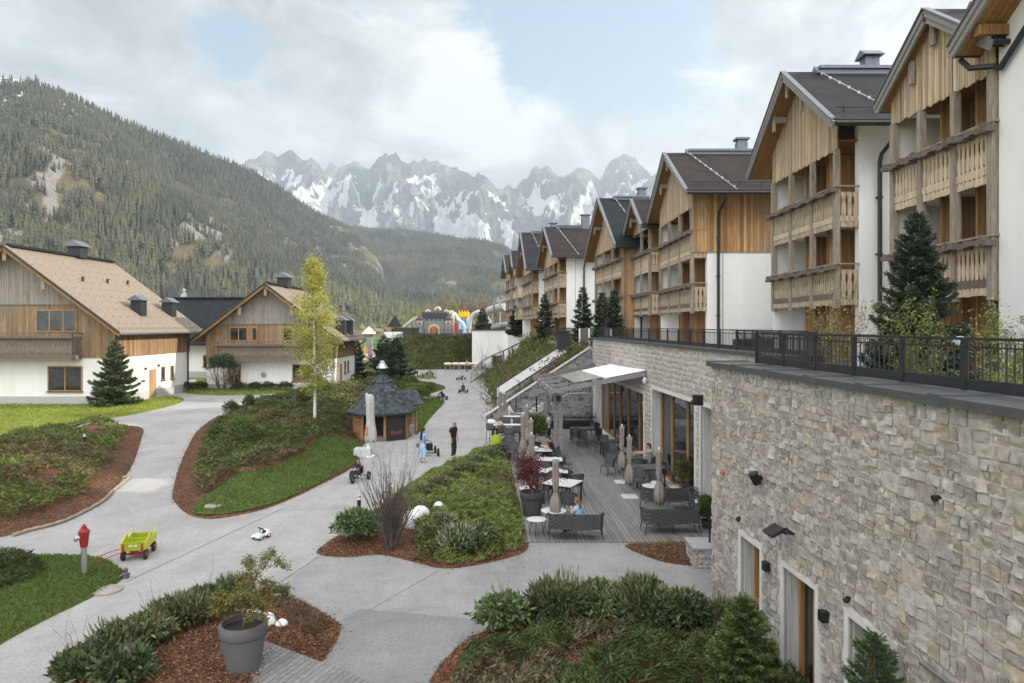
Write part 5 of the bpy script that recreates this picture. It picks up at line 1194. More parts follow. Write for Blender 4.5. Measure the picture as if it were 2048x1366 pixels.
for i, (px, Y, top, r, lb) in enumerate([(1166,52,576,.95,'dark spruce against the broad white wall of the brown-roofed hotel block'),(1089,67,590,1.0,'spruce before the white wall of the black-roofed hotel block'),(1204,46.5,588,.75,'left one of two close spruces on the terrace by the timber-sided block'),(1228,46,582,.7,'right one of two close spruces on the terrace by the timber-sided block'),(1031,90,612,1.3,'spruce under the balconies of the far end of the hotel row'),(965,104,617,1.3,'spruce on the roof terrace of the low white building')]):
    p = P(px, 650, Y); z0 = 5.1 if i < 5 else 5.8; top_z = EYE-(top-HY)/F*Y
    spruce('spruce', lb, (p.x, Y, z0), top_z-z0, r, 30+i, nb=80, dens=.7, nl=.22, nw=.055, cols=[(.022,.038,.028),(.03,.048,.032),(.04,.058,.038)])
for i, (px, Y, top, r, lb) in enumerate([(768,74,672,2.3,'larger dark spruce behind the round hut'),(792,77,676,2.2,'dark spruce right beside the larger one behind the hut'),(714,80,683,1.3,'narrow dark spruce by the corner of the second chalet')]):
    p = P(px, 700, Y); spruce('spruce', lb, (p.x, Y, .2), EYE-(top-HY)/F*Y-.2, r, 50+i, nb=54, dens=.65, nl=.28, nw=.07, cols=[(.018,.03,.022),(.026,.04,.028),(.034,.05,.03)], tips=(.05,.07,.035))
# ------------------------------------------------ birch
bp = G(629, 858, .55); t = thing('birch', 'tall slender birch with fresh yellow-green leaves and white trunk', 'birch', (bp.x, bp.y, .3)); q = rs(71)
H = EYE-(520-HY)/F*bp.y-.3; m = MB(); m.tube([(0,0,-.1),(.03,.02,H*.3),(-.05,0,H*.6),(.02,0,H*.97)], [.10,.075,.045,.01], 8); m.build('trunk', BIRCHB, t)
m = MB(); tips = []
for i in range(86):
    z = H*(.24+.73*i/86); s_ = (z/H-.22)/.78; ln = 1.42*math.sin(math.pi*min(1, .12+.88*s_))**.8*(.45+.7*q.rand())+.15; a = q.rand()*6.28; p = Vector((0,0,z)); d = Vector((math.cos(a), math.sin(a), .75)).normalized(); pts = [p]
    for k in range(6): d = (d+Vector((0,0,-.10+.22*(s_ > .7)))+Vector(q.randn(3)*.10)).normalized(); p = p+d*ln/6; pts.append(p); tips += [(p, d)]*(1+k//2)
    m.tube(pts, [.022,.018,.014,.01,.007,.005,.003], 4, False)
for i, z in enumerate((1.9, 2.5)):
    a = -.1+.3*i; p = Vector((0,0,H*.22+i*.4)); d = Vector((math.cos(a), .2, .3)); pts = [p]
    for k in range(8): d = (d+Vector(q.randn(3)*.12)+Vector((0,0,-.03))).normalized(); p = p+d*.3; pts.append(p); tips += [(p, d)]*2
    m.tube(pts, [.02,.018,.015,.012,.01,.008,.006,.004,.003], 4, False)
m.build('branches', TWIG, t)
leaf_obj('foliage', [leaves_on(tips, q, 15, .17, .10, .065, [(.25,.26,.06),(.31,.31,.08),(.21,.225,.05),(.28,.26,.08)], .3, .3)], leafmat('birch_leaves', .5, .45, .3), t)
# ------------------------------------------------ vase-shaped bare shrub in the island bed
t = thing('bare_shrub', 'leafless vase-shaped shrub of many brown stems in the island bed', 'shrub', tuple(G(783, 1090, .2))); q = rs(81); tp = twiggy(t, q, 2.35, .88, 58, .022, 6, .95, 2, 1.0, M('shrub_stems', (.085,.07,.06), .3, 6, .9, .2, 25))
leaf_obj('foliage', [leaves_on(tp[::3], q, 1, .03, .035, .02, [(.10,.10,.05),(.08,.06,.05)], .3)], LEAFM, t)
# ------------------------------------------------ potted maple + pots
pp = G(487, 1332, .27); t = planter('potted_maple', 'large grey round pot with a small spring maple on the near timber deck', (pp.x, pp.y, .26), .415, .82, POT, 'potted tree'); q = rs(91)
m = MB(); m.tube([(0,0,.7),(.03,.02,1.1),(.0,.0,1.5),(.05,.0,1.75)], [.032,.028,.022,.015], 7); tips = []
def mb_(p, d, L, r, lev):
    pts = [p]
    for k in range(4): d = (d+Vector(q.randn(3)*.14)+Vector((0,0,-.04 if lev > 0 else .02))).normalized(); p = p+d*L/4; pts.append(p); 
    m.tube(pts, [r, r*.85, r*.7, r*.55, r*.4], 5, False)
    if lev >= 1: tips.extend([(x, d) for x in pts[1:]])
    if lev < 3:
        for _ in range(3 if lev == 0 else 2): mb_(pts[q.randint(2, 5)], (d+Vector(q.randn(3)*.5)+Vector((0,0,.05))).normalized(), L*.62*(.75+.5*q.rand()), r*.55, lev+1)
for a, e, L, z in ((.4,.55,.62,1.45),(.1,.9,.85,1.6),(2.6,.35,.55,1.35),(3.6,.6,.5,1.5),(5.0,.5,.55,1.55),(1.2,1.6,.9,1.7),(2.0,.8,.6,1.2),(5.8,.45,.6,1.3)): mb_(Vector((.01,0,z)), Vector((math.cos(a), math.sin(a), e)).normalized(), L*.8, .014, 0)
m.build('trunk', M('maple_bark', (.10,.095,.06), .3, 6, .8, .2, 30), t)
leaf_obj('foliage', [leaves_on(tips, q, 12, .05, .06, .034, [(.13,.115,.03),(.11,.11,.032),(.155,.125,.04),(.085,.09,.028)], .3, .5)], LEAFM, t)
pp = G(1064, 1030, .04); t = planter('potted_red_maple', 'grey round pot with a red-leaved Japanese maple on the restaurant deck', (pp.x, pp.y, .04), .41, .80, POTD, 'potted tree'); q = rs(93)
m = MB(); tips = []; m.tube([(0,0,.6),(.0,.0,.95)], [.05,.045], 7)
for i in range(16): a = q.rand()*6.28; mb_(Vector((.02*math.cos(a),.02*math.sin(a),.8+.1*q.rand())), Vector((math.cos(a)*.55, math.sin(a)*.55, 1)).normalized(), .55+.3*q.rand(), .014, 0)
m.build('trunk', M('red_bark', (.15,.075,.05), .3, 6, .8, .2, 30), t)
leaf_obj('foliage', [leaves_on(tips, q, 2, .07, .07, .04, [(.085,.018,.02),(.06,.016,.018),(.11,.028,.025),(.045,.018,.02)], .3, .3)], LEAFM, t)
for nm, px, py, rt, h, fr, fz, seed, cols, lb in (('potted_shrub',1378,985,.34,.42,.72,.62,95,[(.06,.075,.02),(.09,.10,.03),(.045,.06,.018)],'dark pot with a rounded olive-green bush next to the glazed front'),('potted_shrub',1068,905,.36,.5,.75,1.1,96,[(.04,.065,.02),(.06,.09,.03),(.08,.11,.035)],'tall green bush in a pot by the pergola post'),('potted_shrub',1288,885,.3,.4,.55,.75,97,[(.03,.045,.02),(.045,.06,.025)],'dark green potted bush against the glazed front behind the seated woman'),('potted_shrub',1414,1055,.2,.25,.36,.5,98,[(.04,.065,.02),(.07,.10,.03)],'small green potted bush at the corner of the near stone wall')):
    p = G(px, py, .04); t = planter(nm, lb, (p.x, p.y, .035), rt, h, POTD, 'potted plant'); q = rs(seed)
    leaf_obj('foliage', [shrub_parts(q, (0,0,h+fz*.5), fr, fr, fz, 7000, .095, .04, cols, .3, .3, .35)], LEAFM, t)
    m = MB(); 
    for i in range(8): a = q.rand()*6.28; m.tube([(0,0,h*.8),(fr*.3*math.cos(a),fr*.3*math.sin(a),h+fz*.8),(fr*.6*math.cos(a),fr*.6*math.sin(a),h+fz*1.3)], [.015,.01,.004], 4)
    m.build('stems', TWIG, t)
mt_ = [o for o in COL.objects if o.name.startswith('potted_maple')][0]
for ch in mt_.children:
    if ch.name.startswith(('trunk', 'foliage')): ch.scale = (.85, .85, .60); ch.location.z = .70*.40
# ------------------------------------------------ laurel hedges: every bush its own thing
def hedge(pts, hfn, r, hz, n, seed, group, label_f, L=.18, Wd=.066, cols=LAU, tips=None, zs=1.0):
    for i, (px, py, k) in enumerate(pts):
        p = G(px, py, .2); z = float(hfn(np.array([p.x]), np.array([p.y]))[0]); q = random.Random(seed+i)
        g_ = q.uniform(.85, 1.45); w_ = q.uniform(.9, 1.25); cc = [(a*g_*w_, b*g_, c*g_*q.uniform(.8,1.1)) for a, b, c in cols]
        t = shrub('laurel_shrub', label_f(i), (p.x, p.y, z-.05), r*k*q.uniform(.9,1.25), r*k*q.uniform(.85,1.1), hz*k*q.uniform(.75,1.15), int(n*k*k*.8), L*q.uniform(.85,1.15), Wd, cc, seed+i, 'laurel', group, LEAF, 12, .40, .2, tips if i % 2 else None)
        if i % 2 == 0: twiggy(t, rs(seed+i), hz*2.6, r*.7, 9, .008, 5, .8, 1, 1.0, name='bare_twigs')
TIPS = [(.16,.17,.09),(.12,.09,.05),(.09,.11,.05)]
ordn = ['first','second','third','fourth','fifth','sixth','seventh','eighth','ninth','tenth','eleventh','twelfth']
hedge([(165,1352,1.0),(235,1318,1.0),(300,1288,1.0),(362,1255,1.05),(420,1228,1.05),(468,1205,.85),(255,1362,.9)], hG, .50, .36, 2600, 200, 'laurels along the near left path edge', lambda i: ['glossy laurel at the lower left end of the row beside the path','glossy laurel next to the lower left end of the path-side row','glossy laurel in the lower middle of the path-side row','glossy laurel in the upper middle of the path-side row','glossy laurel left of the potted maple crown','glossy laurel at the upper end of the row behind the potted maple','low laurel on the mulch left of the grey pot'][i], tips=TIPS)
hedge([(1010,1278,.95),(1120,1262,1.1),(1195,1250,1.2),(1290,1262,1.15),(1370,1272,1.0),(1440,1275,.8)], hF, .52, .42, 3200, 220, 'laurels along the bottom right bed', lambda i: ['glossy laurel at the left end of the bottom right bed','glossy laurel second from the left in the bottom right bed','tallest laurel with dry brown tips in the bottom right bed','glossy laurel right of the tallest one in the bottom right bed','glossy laurel near the right end of the bottom right bed','small laurel next to the potted spruce by the stone wall'][i], tips=TIPS)
hedge([(712,1078,1.05),(735,1050,.8)], hD, .60, .40, 2600, 240, 'laurels at the left tip of the island bed', lambda i: ['broad laurel at the left tip of the island bed in front of the black bollard','smaller laurel right behind the broad one at the left tip of the island bed'][i])
hedge([(870,1085,.9),(915,1098,1.0),(960,1090,.9),(890,1060,.7)], hD, .55, .36, 2500, 250, 'pale-tipped laurels at the front of the island bed', lambda i: ['left laurel of the pale-tipped clump at the front of the island bed','front laurel of the pale-tipped clump in the island bed','right laurel of the pale-tipped clump at the front of the island bed','rear laurel of the pale-tipped clump, nearest the white balls'][i], tips=[(.26,.27,.2),(.2,.2,.13)])
hedge([(850,1000,.9),(876,984,.95),(903,968,.95),(930,951,.95),(956,936,.95),(980,920,1.0),(1003,908,1.0)], hD, .52, .30, 2200, 260, 'laurels along the back edge of the island bed', lambda i: ['laurel at the near end of the row along the back edge of the island bed','laurel just behind the near end of the back row, above the single small ball','laurel in the near half of the back row of the island bed','laurel in the middle of the back row of the island bed','laurel in the far half of the back row, in front of the man','laurel next to the far end of the back row, below the green chair','laurel at the far end of the back row beside the deck edge'][i], tips=TIPS)
# ------------------------------------------------ shrubs in the beds and on the terrace
def shr(px, py, hf, rx, rz, n, L, Wd, cols, seed, lb, **k):
    p = G(px, py, .4); z = float(hf(np.array([p.x]), np.array([p.y]))[0]) if hf else 0; return shrub('shrub', lb, (p.x, p.y, z-.05), rx, rx, rz, n, L, Wd, cols, seed, **k)
GR = [(.055,.075,.024),(.075,.10,.03),(.045,.06,.022)]; YG = [(.12,.14,.035),(.15,.17,.045),(.09,.11,.03)]
shr(488, 912, hB, .95, .85, 2600, .13, .05, [(.07,.10,.03),(.09,.125,.035),(.055,.08,.025)], 301, 'loose light green shrub in the middle bank, taller than its neighbours')
shr(440, 880, hB, .75, .5, 1700, .12, .05, GR, 302, 'low rounded green shrub left in the middle bank')
shr(466, 838, hB, .6, .7, 1500, .13, .05, GR, 303, 'left one of two upright shrubs by the bend of the upper path')
shr(499, 833, hB, .45, .65, 1200, .13, .05, GR, 304, 'right one of two upright shrubs by the bend of the upper path')
shr(608, 828, hB, .65, .6, 1600, .13, .05, GR, 305, 'rounded green shrub left of the birch trunk')
shr(640, 792, hB, .8, .65, 1800, .14, .05, GR, 306, 'green shrub right behind the birch trunk at the upper path')
shr(655, 810, hB, .6, .5, 1300, .13, .05, GR, 307, 'small green shrub right of the birch trunk')
p = G(496, 772, 0); t = thing('small_tree', 'round-crowned dark green small tree in front of the second chalet balcony', 'tree', (p.x, 66.2, 0)); q = rs(311)
tp = twiggy(t, q, 3.4, 1.6, 12, .05, 5, 1.0, 2, .6, BARK); leaf_obj('foliage', [shrub_parts(q, (0,0,2.55), 1.5, 1.5, 1.25, 4200, .2, .08, [(.035,.06,.03),(.05,.075,.035),(.028,.045,.024)], .3, .2)], LEAFM, t)
for i, (x, r) in enumerate(((425,.9),(452,.8),(520,.9),(548,.9),(578,1.0),(606,.9))):
    p = G(x, 772, 0); shrub('shrub', ['low dark shrub at the left corner of the second chalet','low dark shrub below the glazed door of the second chalet','low dark shrub right of the round-crowned tree trunk','low dark shrub under the vent of the second chalet','low dark shrub below the right window of the second chalet','low dark shrub nearest the birch along the second chalet wall'][i], (p.x, 66.9, 0), r, .7, .5, 900, .16, .07, [(.03,.045,.018),(.045,.06,.022)], 320+i, group='shrubs along the second chalet wall')
for i, (px, py, r, h) in enumerate(((812,815,.9,.7),(838,800,.9,.75),(856,785,.9,.7),(790,782,1.2,.8),(820,772,1.0,.7),(700,758,1.4,.6),(738,752,1.2,.6))):
    shr(px, py, hC if 770 < px and py < 820 else None, r, h, 1500, .16, .06, [(.06,.075,.022),(.085,.10,.03),(.05,.06,.02)], 340+i, ['green shrub just right of the hut roof','green shrub by the small grass island behind the hut','green shrub at the tip of the hedge near the far bollard','broad shrub at the foot of the dark spruces','shrub right of the dark spruces','low olive shrub by the corner of the second chalet','low olive shrub left of the dark spruces'][i])
# terrace planting behind the near railing
t = thing('shrub', 'airy bronze-budded shrub behind the near terrace railing', 'shrub', (6.75, 14.2, 5.1)); q = rs(361); tp = twiggy(t, q, 2.15, .62, 20, .012, 6, .7, 2, 1.0)
leaf_obj('foliage', [leaves_on(tp, q, 2, .04, .045, .028, [(.20,.16,.045),(.17,.15,.05),(.24,.20,.06)], .3)], LEAFM, t)
for i, (x, y, h, sp, n, cols, lb) in enumerate(((6.9,11.6,1.35,.62,18,YG,'bright yellow-green shrub in the middle behind the near railing'),(7.35,10.2,1.45,.6,18,[(.13,.16,.05),(.17,.2,.06),(.1,.13,.04)],'fresh green shrub at the right edge of the photo behind the railing'),(6.75,9.1,.75,.5,14,YG,'low yellow-green shrub at the right end behind the railing bars'))):
    t = thing('shrub', lb, 'shrub', (x, y, 5.1)); q = rs(370+i); tp = twiggy(t, q, h, sp, n, .010, 6, .9, 2, 1.0)
    up = [a for a in tp if a[0].z > h*.25]; leaf_obj('foliage', [leaves_on(up, q, 5, .05, .05, .022, cols, .3)], LEAFM, t)
# thin bare saplings at the bank and the low white building
for i, (px, Y, z0, h, lb) in enumerate(((967,98,0,5.2,'thin bare sapling before the white building, left of its door'),(1000,97,1.0,4.0,'second thin bare sapling before the white building, at its door'),(994,50,.6,4.2,'thin bare stem at the lower end of the pale ramp wall'))):
    p = P(px, 700, Y); t = thing('sapling', lb, 'sapling', (p.x, Y, z0)); q = rs(390+i); twiggy(t, q, h, .8 if i < 2 else .08, 4 if i < 2 else 2, .03, 6, .8, 2 if i < 2 else 0, 1.0)
# ------------------------------------------------ ground cover (juniper, heather), one spread per bed
def cover(name, label, poly, hfn, dens, seed, L, Wd, cols, brown, thr=.42, hmax=.42, edge=.35, ex=(), csz=1.1, mat=None, sparse=.0):
    X, Y = scatter(poly, dens, seed); q = rs(seed+1); cl = vnoise(X, Y, csz*.8, seed+2, 3); d = edist(poly, X, Y)
    keep = ((cl > thr) | (q.rand(len(X)) < sparse)) & (d > edge)
    for pl in ex: keep &= ~inside(pl, X, Y)
    X, Y, cl, d = X[keep], Y[keep], cl[keep], d[keep]; n = len(X); z = hfn(X, Y)
    lump = vnoise(X, Y, csz*1.9, seed+5, 3); top = np.clip((cl-thr)/.22, 0, 1)**.6*hmax*(.35+.9*lump)*np.clip((d-edge*.6)/.4, .2, 1)
    p = np.stack([X, Y, z+top*(.45+.55*q.rand(n)**.5)], 1); a = q.rand(n)*6.28; g = vnoise(X, Y, csz*2.6, seed+9, 2)*12
    dirs = np.stack([np.cos(g)+.6*np.cos(a), np.sin(g)+.6*np.sin(a), .15+.55*q.rand(n)], 1)
    zone = vnoise(X, Y, .35, seed+7, 3); C = pick(q, n, cols, .32); bz = np.clip((zone-.5)/.1, 0, 1)[:, None]*(q.rand(n, 1) < .7); C = np.where(bz > .5, pick(q, n, brown, .35), C)
    parts = [leaf_mesh('x', p, dirs, L*(.5+.9*q.rand(n)), Wd*(.6+.8*q.rand(n)), C, q)]
    o = leaf_obj(name, parts, mat or LEAFM); tag(o, label, 'ground cover', kind='stuff'); return o
JG = [(.075,.10,.026),(.10,.13,.033),(.055,.078,.024),(.13,.15,.04)]; JB = [(.10,.075,.04),(.13,.10,.055),(.075,.055,.034),(.09,.09,.035)]
cover('juniper_cover', 'creeping juniper and brown heather covering the left bank', pA, hA, 330, 401, .20, .045, JG, JB, .40, .5, .9)
cover('juniper_cover', 'creeping juniper and heather covering the middle bank around the birch', pB, hB, 300, 411, .21, .05, [(.06,.08,.024),(.085,.105,.03),(.045,.06,.02)], JB, .36, .5, .8, ex=(pBl,))
cover('juniper_cover', 'bright green creeping juniper filling the island bed beside the deck', pD, hD, 1300, 421, .15, .03, [(.11,.145,.035),(.14,.18,.045),(.08,.11,.03),(.17,.20,.055)], [(.09,.10,.04),(.10,.08,.04)], .30, .34, .16, ex=([tuple(p) for p in g2([(600,1140),(640,1060),(760,1010),(800,1000),(830,1075),(830,1200)])],))
cover('juniper_cover', 'mossy low ground cover with dry stalks in the bottom right bed', pF, hF, 1500, 431, .13, .03, [(.05,.07,.02),(.07,.095,.028),(.04,.055,.02)], [(.11,.085,.05),(.15,.12,.075),(.08,.06,.04)], .38, .28, .5)
cover('heather_cover', 'dry brown heather beside the white balls at the grey pot', [tuple(p) for p in g2([(540,1200),(600,1206),(655,1236),(668,1262),(640,1290),(590,1290),(560,1250),(535,1225)])], hG, 1400, 441, .13, .015, [(.10,.06,.04),(.075,.05,.035),(.13,.085,.055)], [(.09,.08,.04),(.06,.04,.03)], .34, .28, .1)
cover('dry_grass', 'thin dry grass on the small mulch bed in front of the deck', pE, hE, 500, 451, .22, .008, [(.24,.19,.10),(.18,.15,.07),(.12,.12,.05)], [(.2,.15,.09)], .5, .1, .25)
cover('juniper_cover', 'dark juniper and heather at the left edge behind the red hydrant', [tuple(p) for p in g2([(-300,1190),(0,1122),(60,1128),(100,1150),(95,1180),(40,1200),(0,1215),(-250,1290)])], hH, 700, 461, .15, .035, [(.05,.065,.025),(.035,.05,.02)], JB, .2, .42, .12)
def patchcover(name, label, V, n, seed, L, Wd, cols, brown, hm=.3):
    V = np.array([tuple(v) for v in V]); q = rs(seed); i = q.randint(0, len(V), n); p = V[i]+q.randn(n, 3)*np.array([.45,.45,.12])+np.array([0,0,.1])
    zone = vnoise(p[:, 0], p[:, 1], .4, seed, 3); C = np.where((zone > .52)[:, None], pick(q, n, brown, .3), pick(q, n, cols, .3)); d = q.randn(n, 3)*.7+np.array([0,0,.5])
    tag(leaf_obj(name, [leaf_mesh('x', p, d, L*(.5+q.rand(n)), Wd*(.6+.8*q.rand(n)), C, q)], LEAFM), label, 'ground cover', kind='stuff')
patchcover('bank_cover', 'dark mossy grass and heather on the bank below the bouncy castle', bankF, 9000, 471, .45, .12, [(.04,.055,.016),(.055,.07,.02),(.03,.04,.014)], [(.07,.06,.025),(.06,.065,.022)])
patchcover('bank_cover', 'grass and low shrubs on the bank left of the terrace', bankR, 12000, 472, .4, .10, [(.08,.11,.028),(.11,.14,.035),(.06,.08,.022)], [(.11,.085,.04),(.09,.085,.03)])
patchcover('bank_cover', 'narrow strip of grass between the pale ramp wall and the grey wing wall', bankR2, 3500, 473, .28, .06, [(.06,.08,.022),(.085,.10,.03)], [(.11,.07,.04),(.075,.06,.03)])
# lawns: short blades
def lawn(name, label, poly, hfn, dens, seed, L, cols, ex=()):
    X, Y = scatter(poly, dens, seed); q = rs(seed)
    for pl in ex:
        k = ~inside(pl, X, Y); X, Y = X[k], Y[k]
    n = len(X); z = hfn(X, Y); zn = vnoise(X, Y, .7, seed, 3)[:, None]; C = pick(q, n, cols, .3)*(.7+.6*zn)
    tag(leaf_obj(name, [leaf_mesh('x', np.stack([X, Y, z-.01], 1), q.randn(n, 3)*.5+np.array([0,0,1]), L*(.5+q.rand(n)), L*.28, C, q)], LEAFM), label, 'grass', kind='stuff')
LG = [(.05,.085,.018),(.065,.105,.022),(.085,.12,.03)]
lawn('grass', 'lawn around the red hydrant', pH, hH, 900, 501, .075, LG); lawn('grass', 'strip of lawn below the middle bank', pBl, lambda X, Y: hB(X, Y)+.03, 350, 502, .1, LG)
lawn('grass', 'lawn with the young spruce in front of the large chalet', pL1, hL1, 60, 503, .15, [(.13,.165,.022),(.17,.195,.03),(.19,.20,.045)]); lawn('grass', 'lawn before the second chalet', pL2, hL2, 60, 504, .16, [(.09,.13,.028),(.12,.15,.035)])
lawn('grass', 'grass strip right of the hut', pC, hC, 130, 505, .14, LG)
# bark chips at the near beds
def chips(label, poly, hfn, dens, seed, ex=()):
    X, Y = scatter(poly, dens, seed); q = rs(seed); n = len(X); z = hfn(X, Y)+.012; d = q.randn(n, 3)*np.array([1,1,.22]); C = pick(q, n, [(.12,.055,.03),(.17,.085,.048),(.07,.032,.02),(.22,.13,.08),(.10,.05,.03)], .3)
    tag(leaf_obj('bark_chips', [leaf_mesh('x', np.stack([X, Y, z], 1), d, .06*(.5+q.rand(n)), .026, C, q, .1)], LEAFM), label, 'bark mulch', kind='stuff')
chips('bark chips of the bottom right bed', pF, hF, 1300, 511); chips('bark chips around the grey pot', pG, hG, 1300, 512); chips('bark chips of the island bed', pD, hD, 500, 513); chips('bark chips of the small bed by the deck', pE, hE, 700, 514); chips('bark chips of the left bank', pA, hA, 120, 515); chips('bark chips of the middle bank', pB, hB, 70, 516, )
def litter(label, polys, seed):
    q = rs(seed); P_ = []
    for pl in polys:
        a = np.asarray(pl); b = np.roll(a, -1, 0); L = np.hypot(*(b-a).T); k = q.choice(len(a), int(L.sum()*26), p=L/L.sum()); t_ = q.rand(len(k), 1); P_.append(a[k]*(1-t_)+b[k]*t_+q.randn(len(k), 2)*.10*(1+2*(q.rand(len(k), 1) < .12)))
    P_ = np.concatenate(P_); n = len(P_); d = q.randn(n, 3)*np.array([1,1,.12]); C = pick(q, n, [(.12,.06,.035),(.18,.10,.06),(.08,.045,.03),(.10,.09,.05)], .3)
    tag(leaf_obj('bark_litter', [leaf_mesh('x', np.concatenate([P_, np.full((n, 1), .02)], 1), d, .06*(.4+q.rand(n)), .022, C, q, .1)], LEAFM), label, 'bark litter', kind='stuff')
litter('loose bark bits strewn over the path edges', [pA, pB, pD, pE, pF, pG], 531)
# log edging of the left bed
e = W2([(245,957),(225,985),(200,1008),(130,1044),(60,1063),(0,1080),(-150,1110)], 3)[:-6]; 
for i in range(len(e)-1):
    a, b = e[i], e[i+1]; L = math.hypot(a[0]-b[0], a[1]-b[1])
    if L > 4: continue
    m = MB(); m.tube([(a[0],a[1],.05),((a[0]+b[0])/2,(a[1]+b[1])/2,.06),(b[0],b[1],.05)], [.06,.065,.055], 8)
    tag(m.build('edging_log', M('edging_wood', (.26,.21,.16), .3, 3, .85, .3, 20, stretch=(1,1,4))), 'weathered round edging log along the front of the left bank', 'edging log', 'edging logs of the left bank')
# ------------------------------------------------ trees behind the playground, half bare
def far_tree(px, Y, top, r, seed, cols, lb, n=900, bare=False):
    p = P(px, 0, Y); h = EYE-(top-HY)/F*Y; t = thing('deciduous_tree', lb, 'tree', (p.x, Y, 0), 0, 'half-bare trees behind the castle'); q = rs(seed); m = MB()
    m.tube([(0,0,0),(.2*q.randn(),0,h*.45),(0,0,h*.95)], [.28,.18,.03], 5)
    for i in range(14):
        a = q.rand()*6.28; z = h*(.25+.6*q.rand()); ln = r*(.5+.6*q.rand()); m.tube([(0,0,z),(ln*.6*math.cos(a),ln*.6*math.sin(a),z+ln*.7),(ln*math.cos(a),ln*math.sin(a),z+ln*1.25)], [.09,.05,.02], 4)
    m.build('trunk', M('far_bark', (.13,.115,.10), .3, 3, .9, 0), t)
    leaf_obj('crown', [shrub_parts(q, (0,0,h*.62), r, r, h*.42, n, .6, .16, cols, .2, .4, .4)], LEAFM, t)
BR = [(.13,.105,.075),(.16,.125,.09),(.11,.10,.07)]; YB = [(.17,.165,.06),(.14,.15,.05),(.19,.18,.08)]
ft = [(806,300,628,3.2,YB),(828,230,612,3.4,YB),(852,235,606,3.6,YB),(872,220,600,3.4,BR),(890,215,596,3.2,BR),(908,205,590,3.0,YB),(925,210,592,3.0,BR),(942,200,598,3.0,BR),(958,205,594,3.2,BR),(975,198,600,3.0,[(.16,.10,.075)]),(992,205,606,3.0,BR),(786,330,636,3.5,YB),(900,240,588,3.2,BR),(934,250,590,3.4,BR),(1004,230,612,3.2,BR)]
nm_ = ['leftmost tall yellowish tree, left of the castle','rounded yellow-green tree above the left castle tower','yellow-green tree above the castle gate','brownish bare tree above the middle of the castle','bare brown tree above the right castle tower','tall slim yellow-green tree left of the inflatable slide','brown bare tree just behind the yellow slide top','brown bare tree right of the yellow slide top','reddish-brown bare tree between slide and tube','rust-coloured tree above the tube slide entry','grey-brown tree above the tube slide bend','low yellow tree left of the playground roofs','thin brown tree in the second row above the castle','thin brown tree in the second row above the slide','last grey-brown tree next to the far hotel block']
for i, (px, Y, top, r, cols) in enumerate(ft): far_tree(px, Y, top, r, 600+i, cols, nm_[i])
# loose wood on the valley floor and village trees
q = rs(650); n = 900; px = q.uniform(540, 1150, n); Y = q.uniform(330, 520, n); X = (px-CX)/F*Y
cone_trees('valley_trees', X[:420], Y[:420], np.zeros(420), q.uniform(4, 10, 420), pick(q, 420, [(.06,.07,.03),(.09,.09,.04),(.12,.11,.06),(.05,.06,.03)], .3), 651, 'scattered trees at the far edge of the meadow', 6, .3)
# ------------------------------------------------ deck furniture (all stand on z = .035)
DZ = .035
def D(px, py): p = G(px, py, DZ); return (p.x, p.y, DZ)
def at(px, Y): return ((px-CX)/F*Y, Y, DZ)
def parasol(label, loc, h=2.4, seed=1, base='slab'):
    t = thing('closed_parasol', label, 'parasol', loc, 0, 'closed taupe parasols on the deck'); q = random.Random(seed)
    m = MB(); m.tube([(0,0,.05),(0,0,h-.06)], .024, 8); m.build('pole', STEEL, t)
    m = MB(); m.lathe([(.02,h-.08),(.03,h-.05),(.022,h-.02),(.012,h)], 8); m.build('finial', WHITE, t)
    # furled cloth: pleated, tied in the middle, flaring at the bottom, hem ends of unequal length
    zz = [(h-.07,.04),(h-.14,.10),(h-.22,.085),(h-.5,.085),(h-.85,.085),(h-1.05,.058),(h-1.12,.062),(h-1.3,.12),(h-1.55,.155),(h-1.78,.14),(h-1.86,.10)]
    n = 28; V = []; Fa = []; ph = q.random()*6
    for j, (z, r) in enumerate(zz):
        for k in range(n):
            a = 2*math.pi*k/n; pl = 1+.26*math.sin(a*7+ph+j*.25)*(.5 if j < 1 else 1)+.12*math.sin(a*3+ph*2+j*.4); dz = (.10*math.sin(a*4+ph) if j >= 9 else .04*math.sin(a*5+ph) if j == 1 else 0)
            V.append((r*pl*math.cos(a), r*pl*math.sin(a), z+dz))
    for j in range(len(zz)-1):
        for k in range(n): k2 = (k+1) % n; Fa.append((j*n+k, (j+1)*n+k, (j+1)*n+k2, j*n+k2))
    c = link('cloth', np_mesh('cloth', V, Fa), UMB, t, True)
    m = MB(); m.lathe([(.072,h-1.1),(.072,h-1.06)], 12, (0,0,0), False); m.build('strap', BALD, t)
    if base == 'slab': m = MB(); m.bb(-.29,.29,-.29,.29,0,.055); m.bb(-.05,.05,-.05,.05,.055,.12); m.build('base', TTOP, t, bevel=.01)
    else: m = MB(); m.lathe([(.25,0),(.25,.05),(.05,.07),(.04,.3)], 16); m.build('base', STEEL, t)
    return t
for i, (px, Y, h, lb, b) in enumerate(((1111,21.35,2.34,'closed parasol through the white round table beside the front left bench','disc'),(1318,22.6,2.42,'closed parasol between the two right-hand woven benches','slab'),(1259,25.6,2.36,'closed parasol on the white slab nearer the deck middle','slab'),(1244,28.0,2.40,'closed parasol on the white slab farther back in the deck middle','slab'),(1063,25.6,2.45,'closed parasol just left of the row of pale tables, above the red maple','disc'),(1062,29.2,2.5,'closed parasol second back above the red maple','disc'),(1046,30.6,2.55,'closed parasol left of the green bush beside the pergola','disc'),(1054,33.6,2.55,'tall closed parasol right behind the bush-side one near the bar tables','disc'),(1000,40.2,2.62,'closed parasol nearest the path beside the man in white','disc'),(1009,41.0,2.45,'closed parasol overlapped by the path-side one','disc'))):
    parasol(lb, at(px, Y), h, i+1, b)
LEGM = ANTH
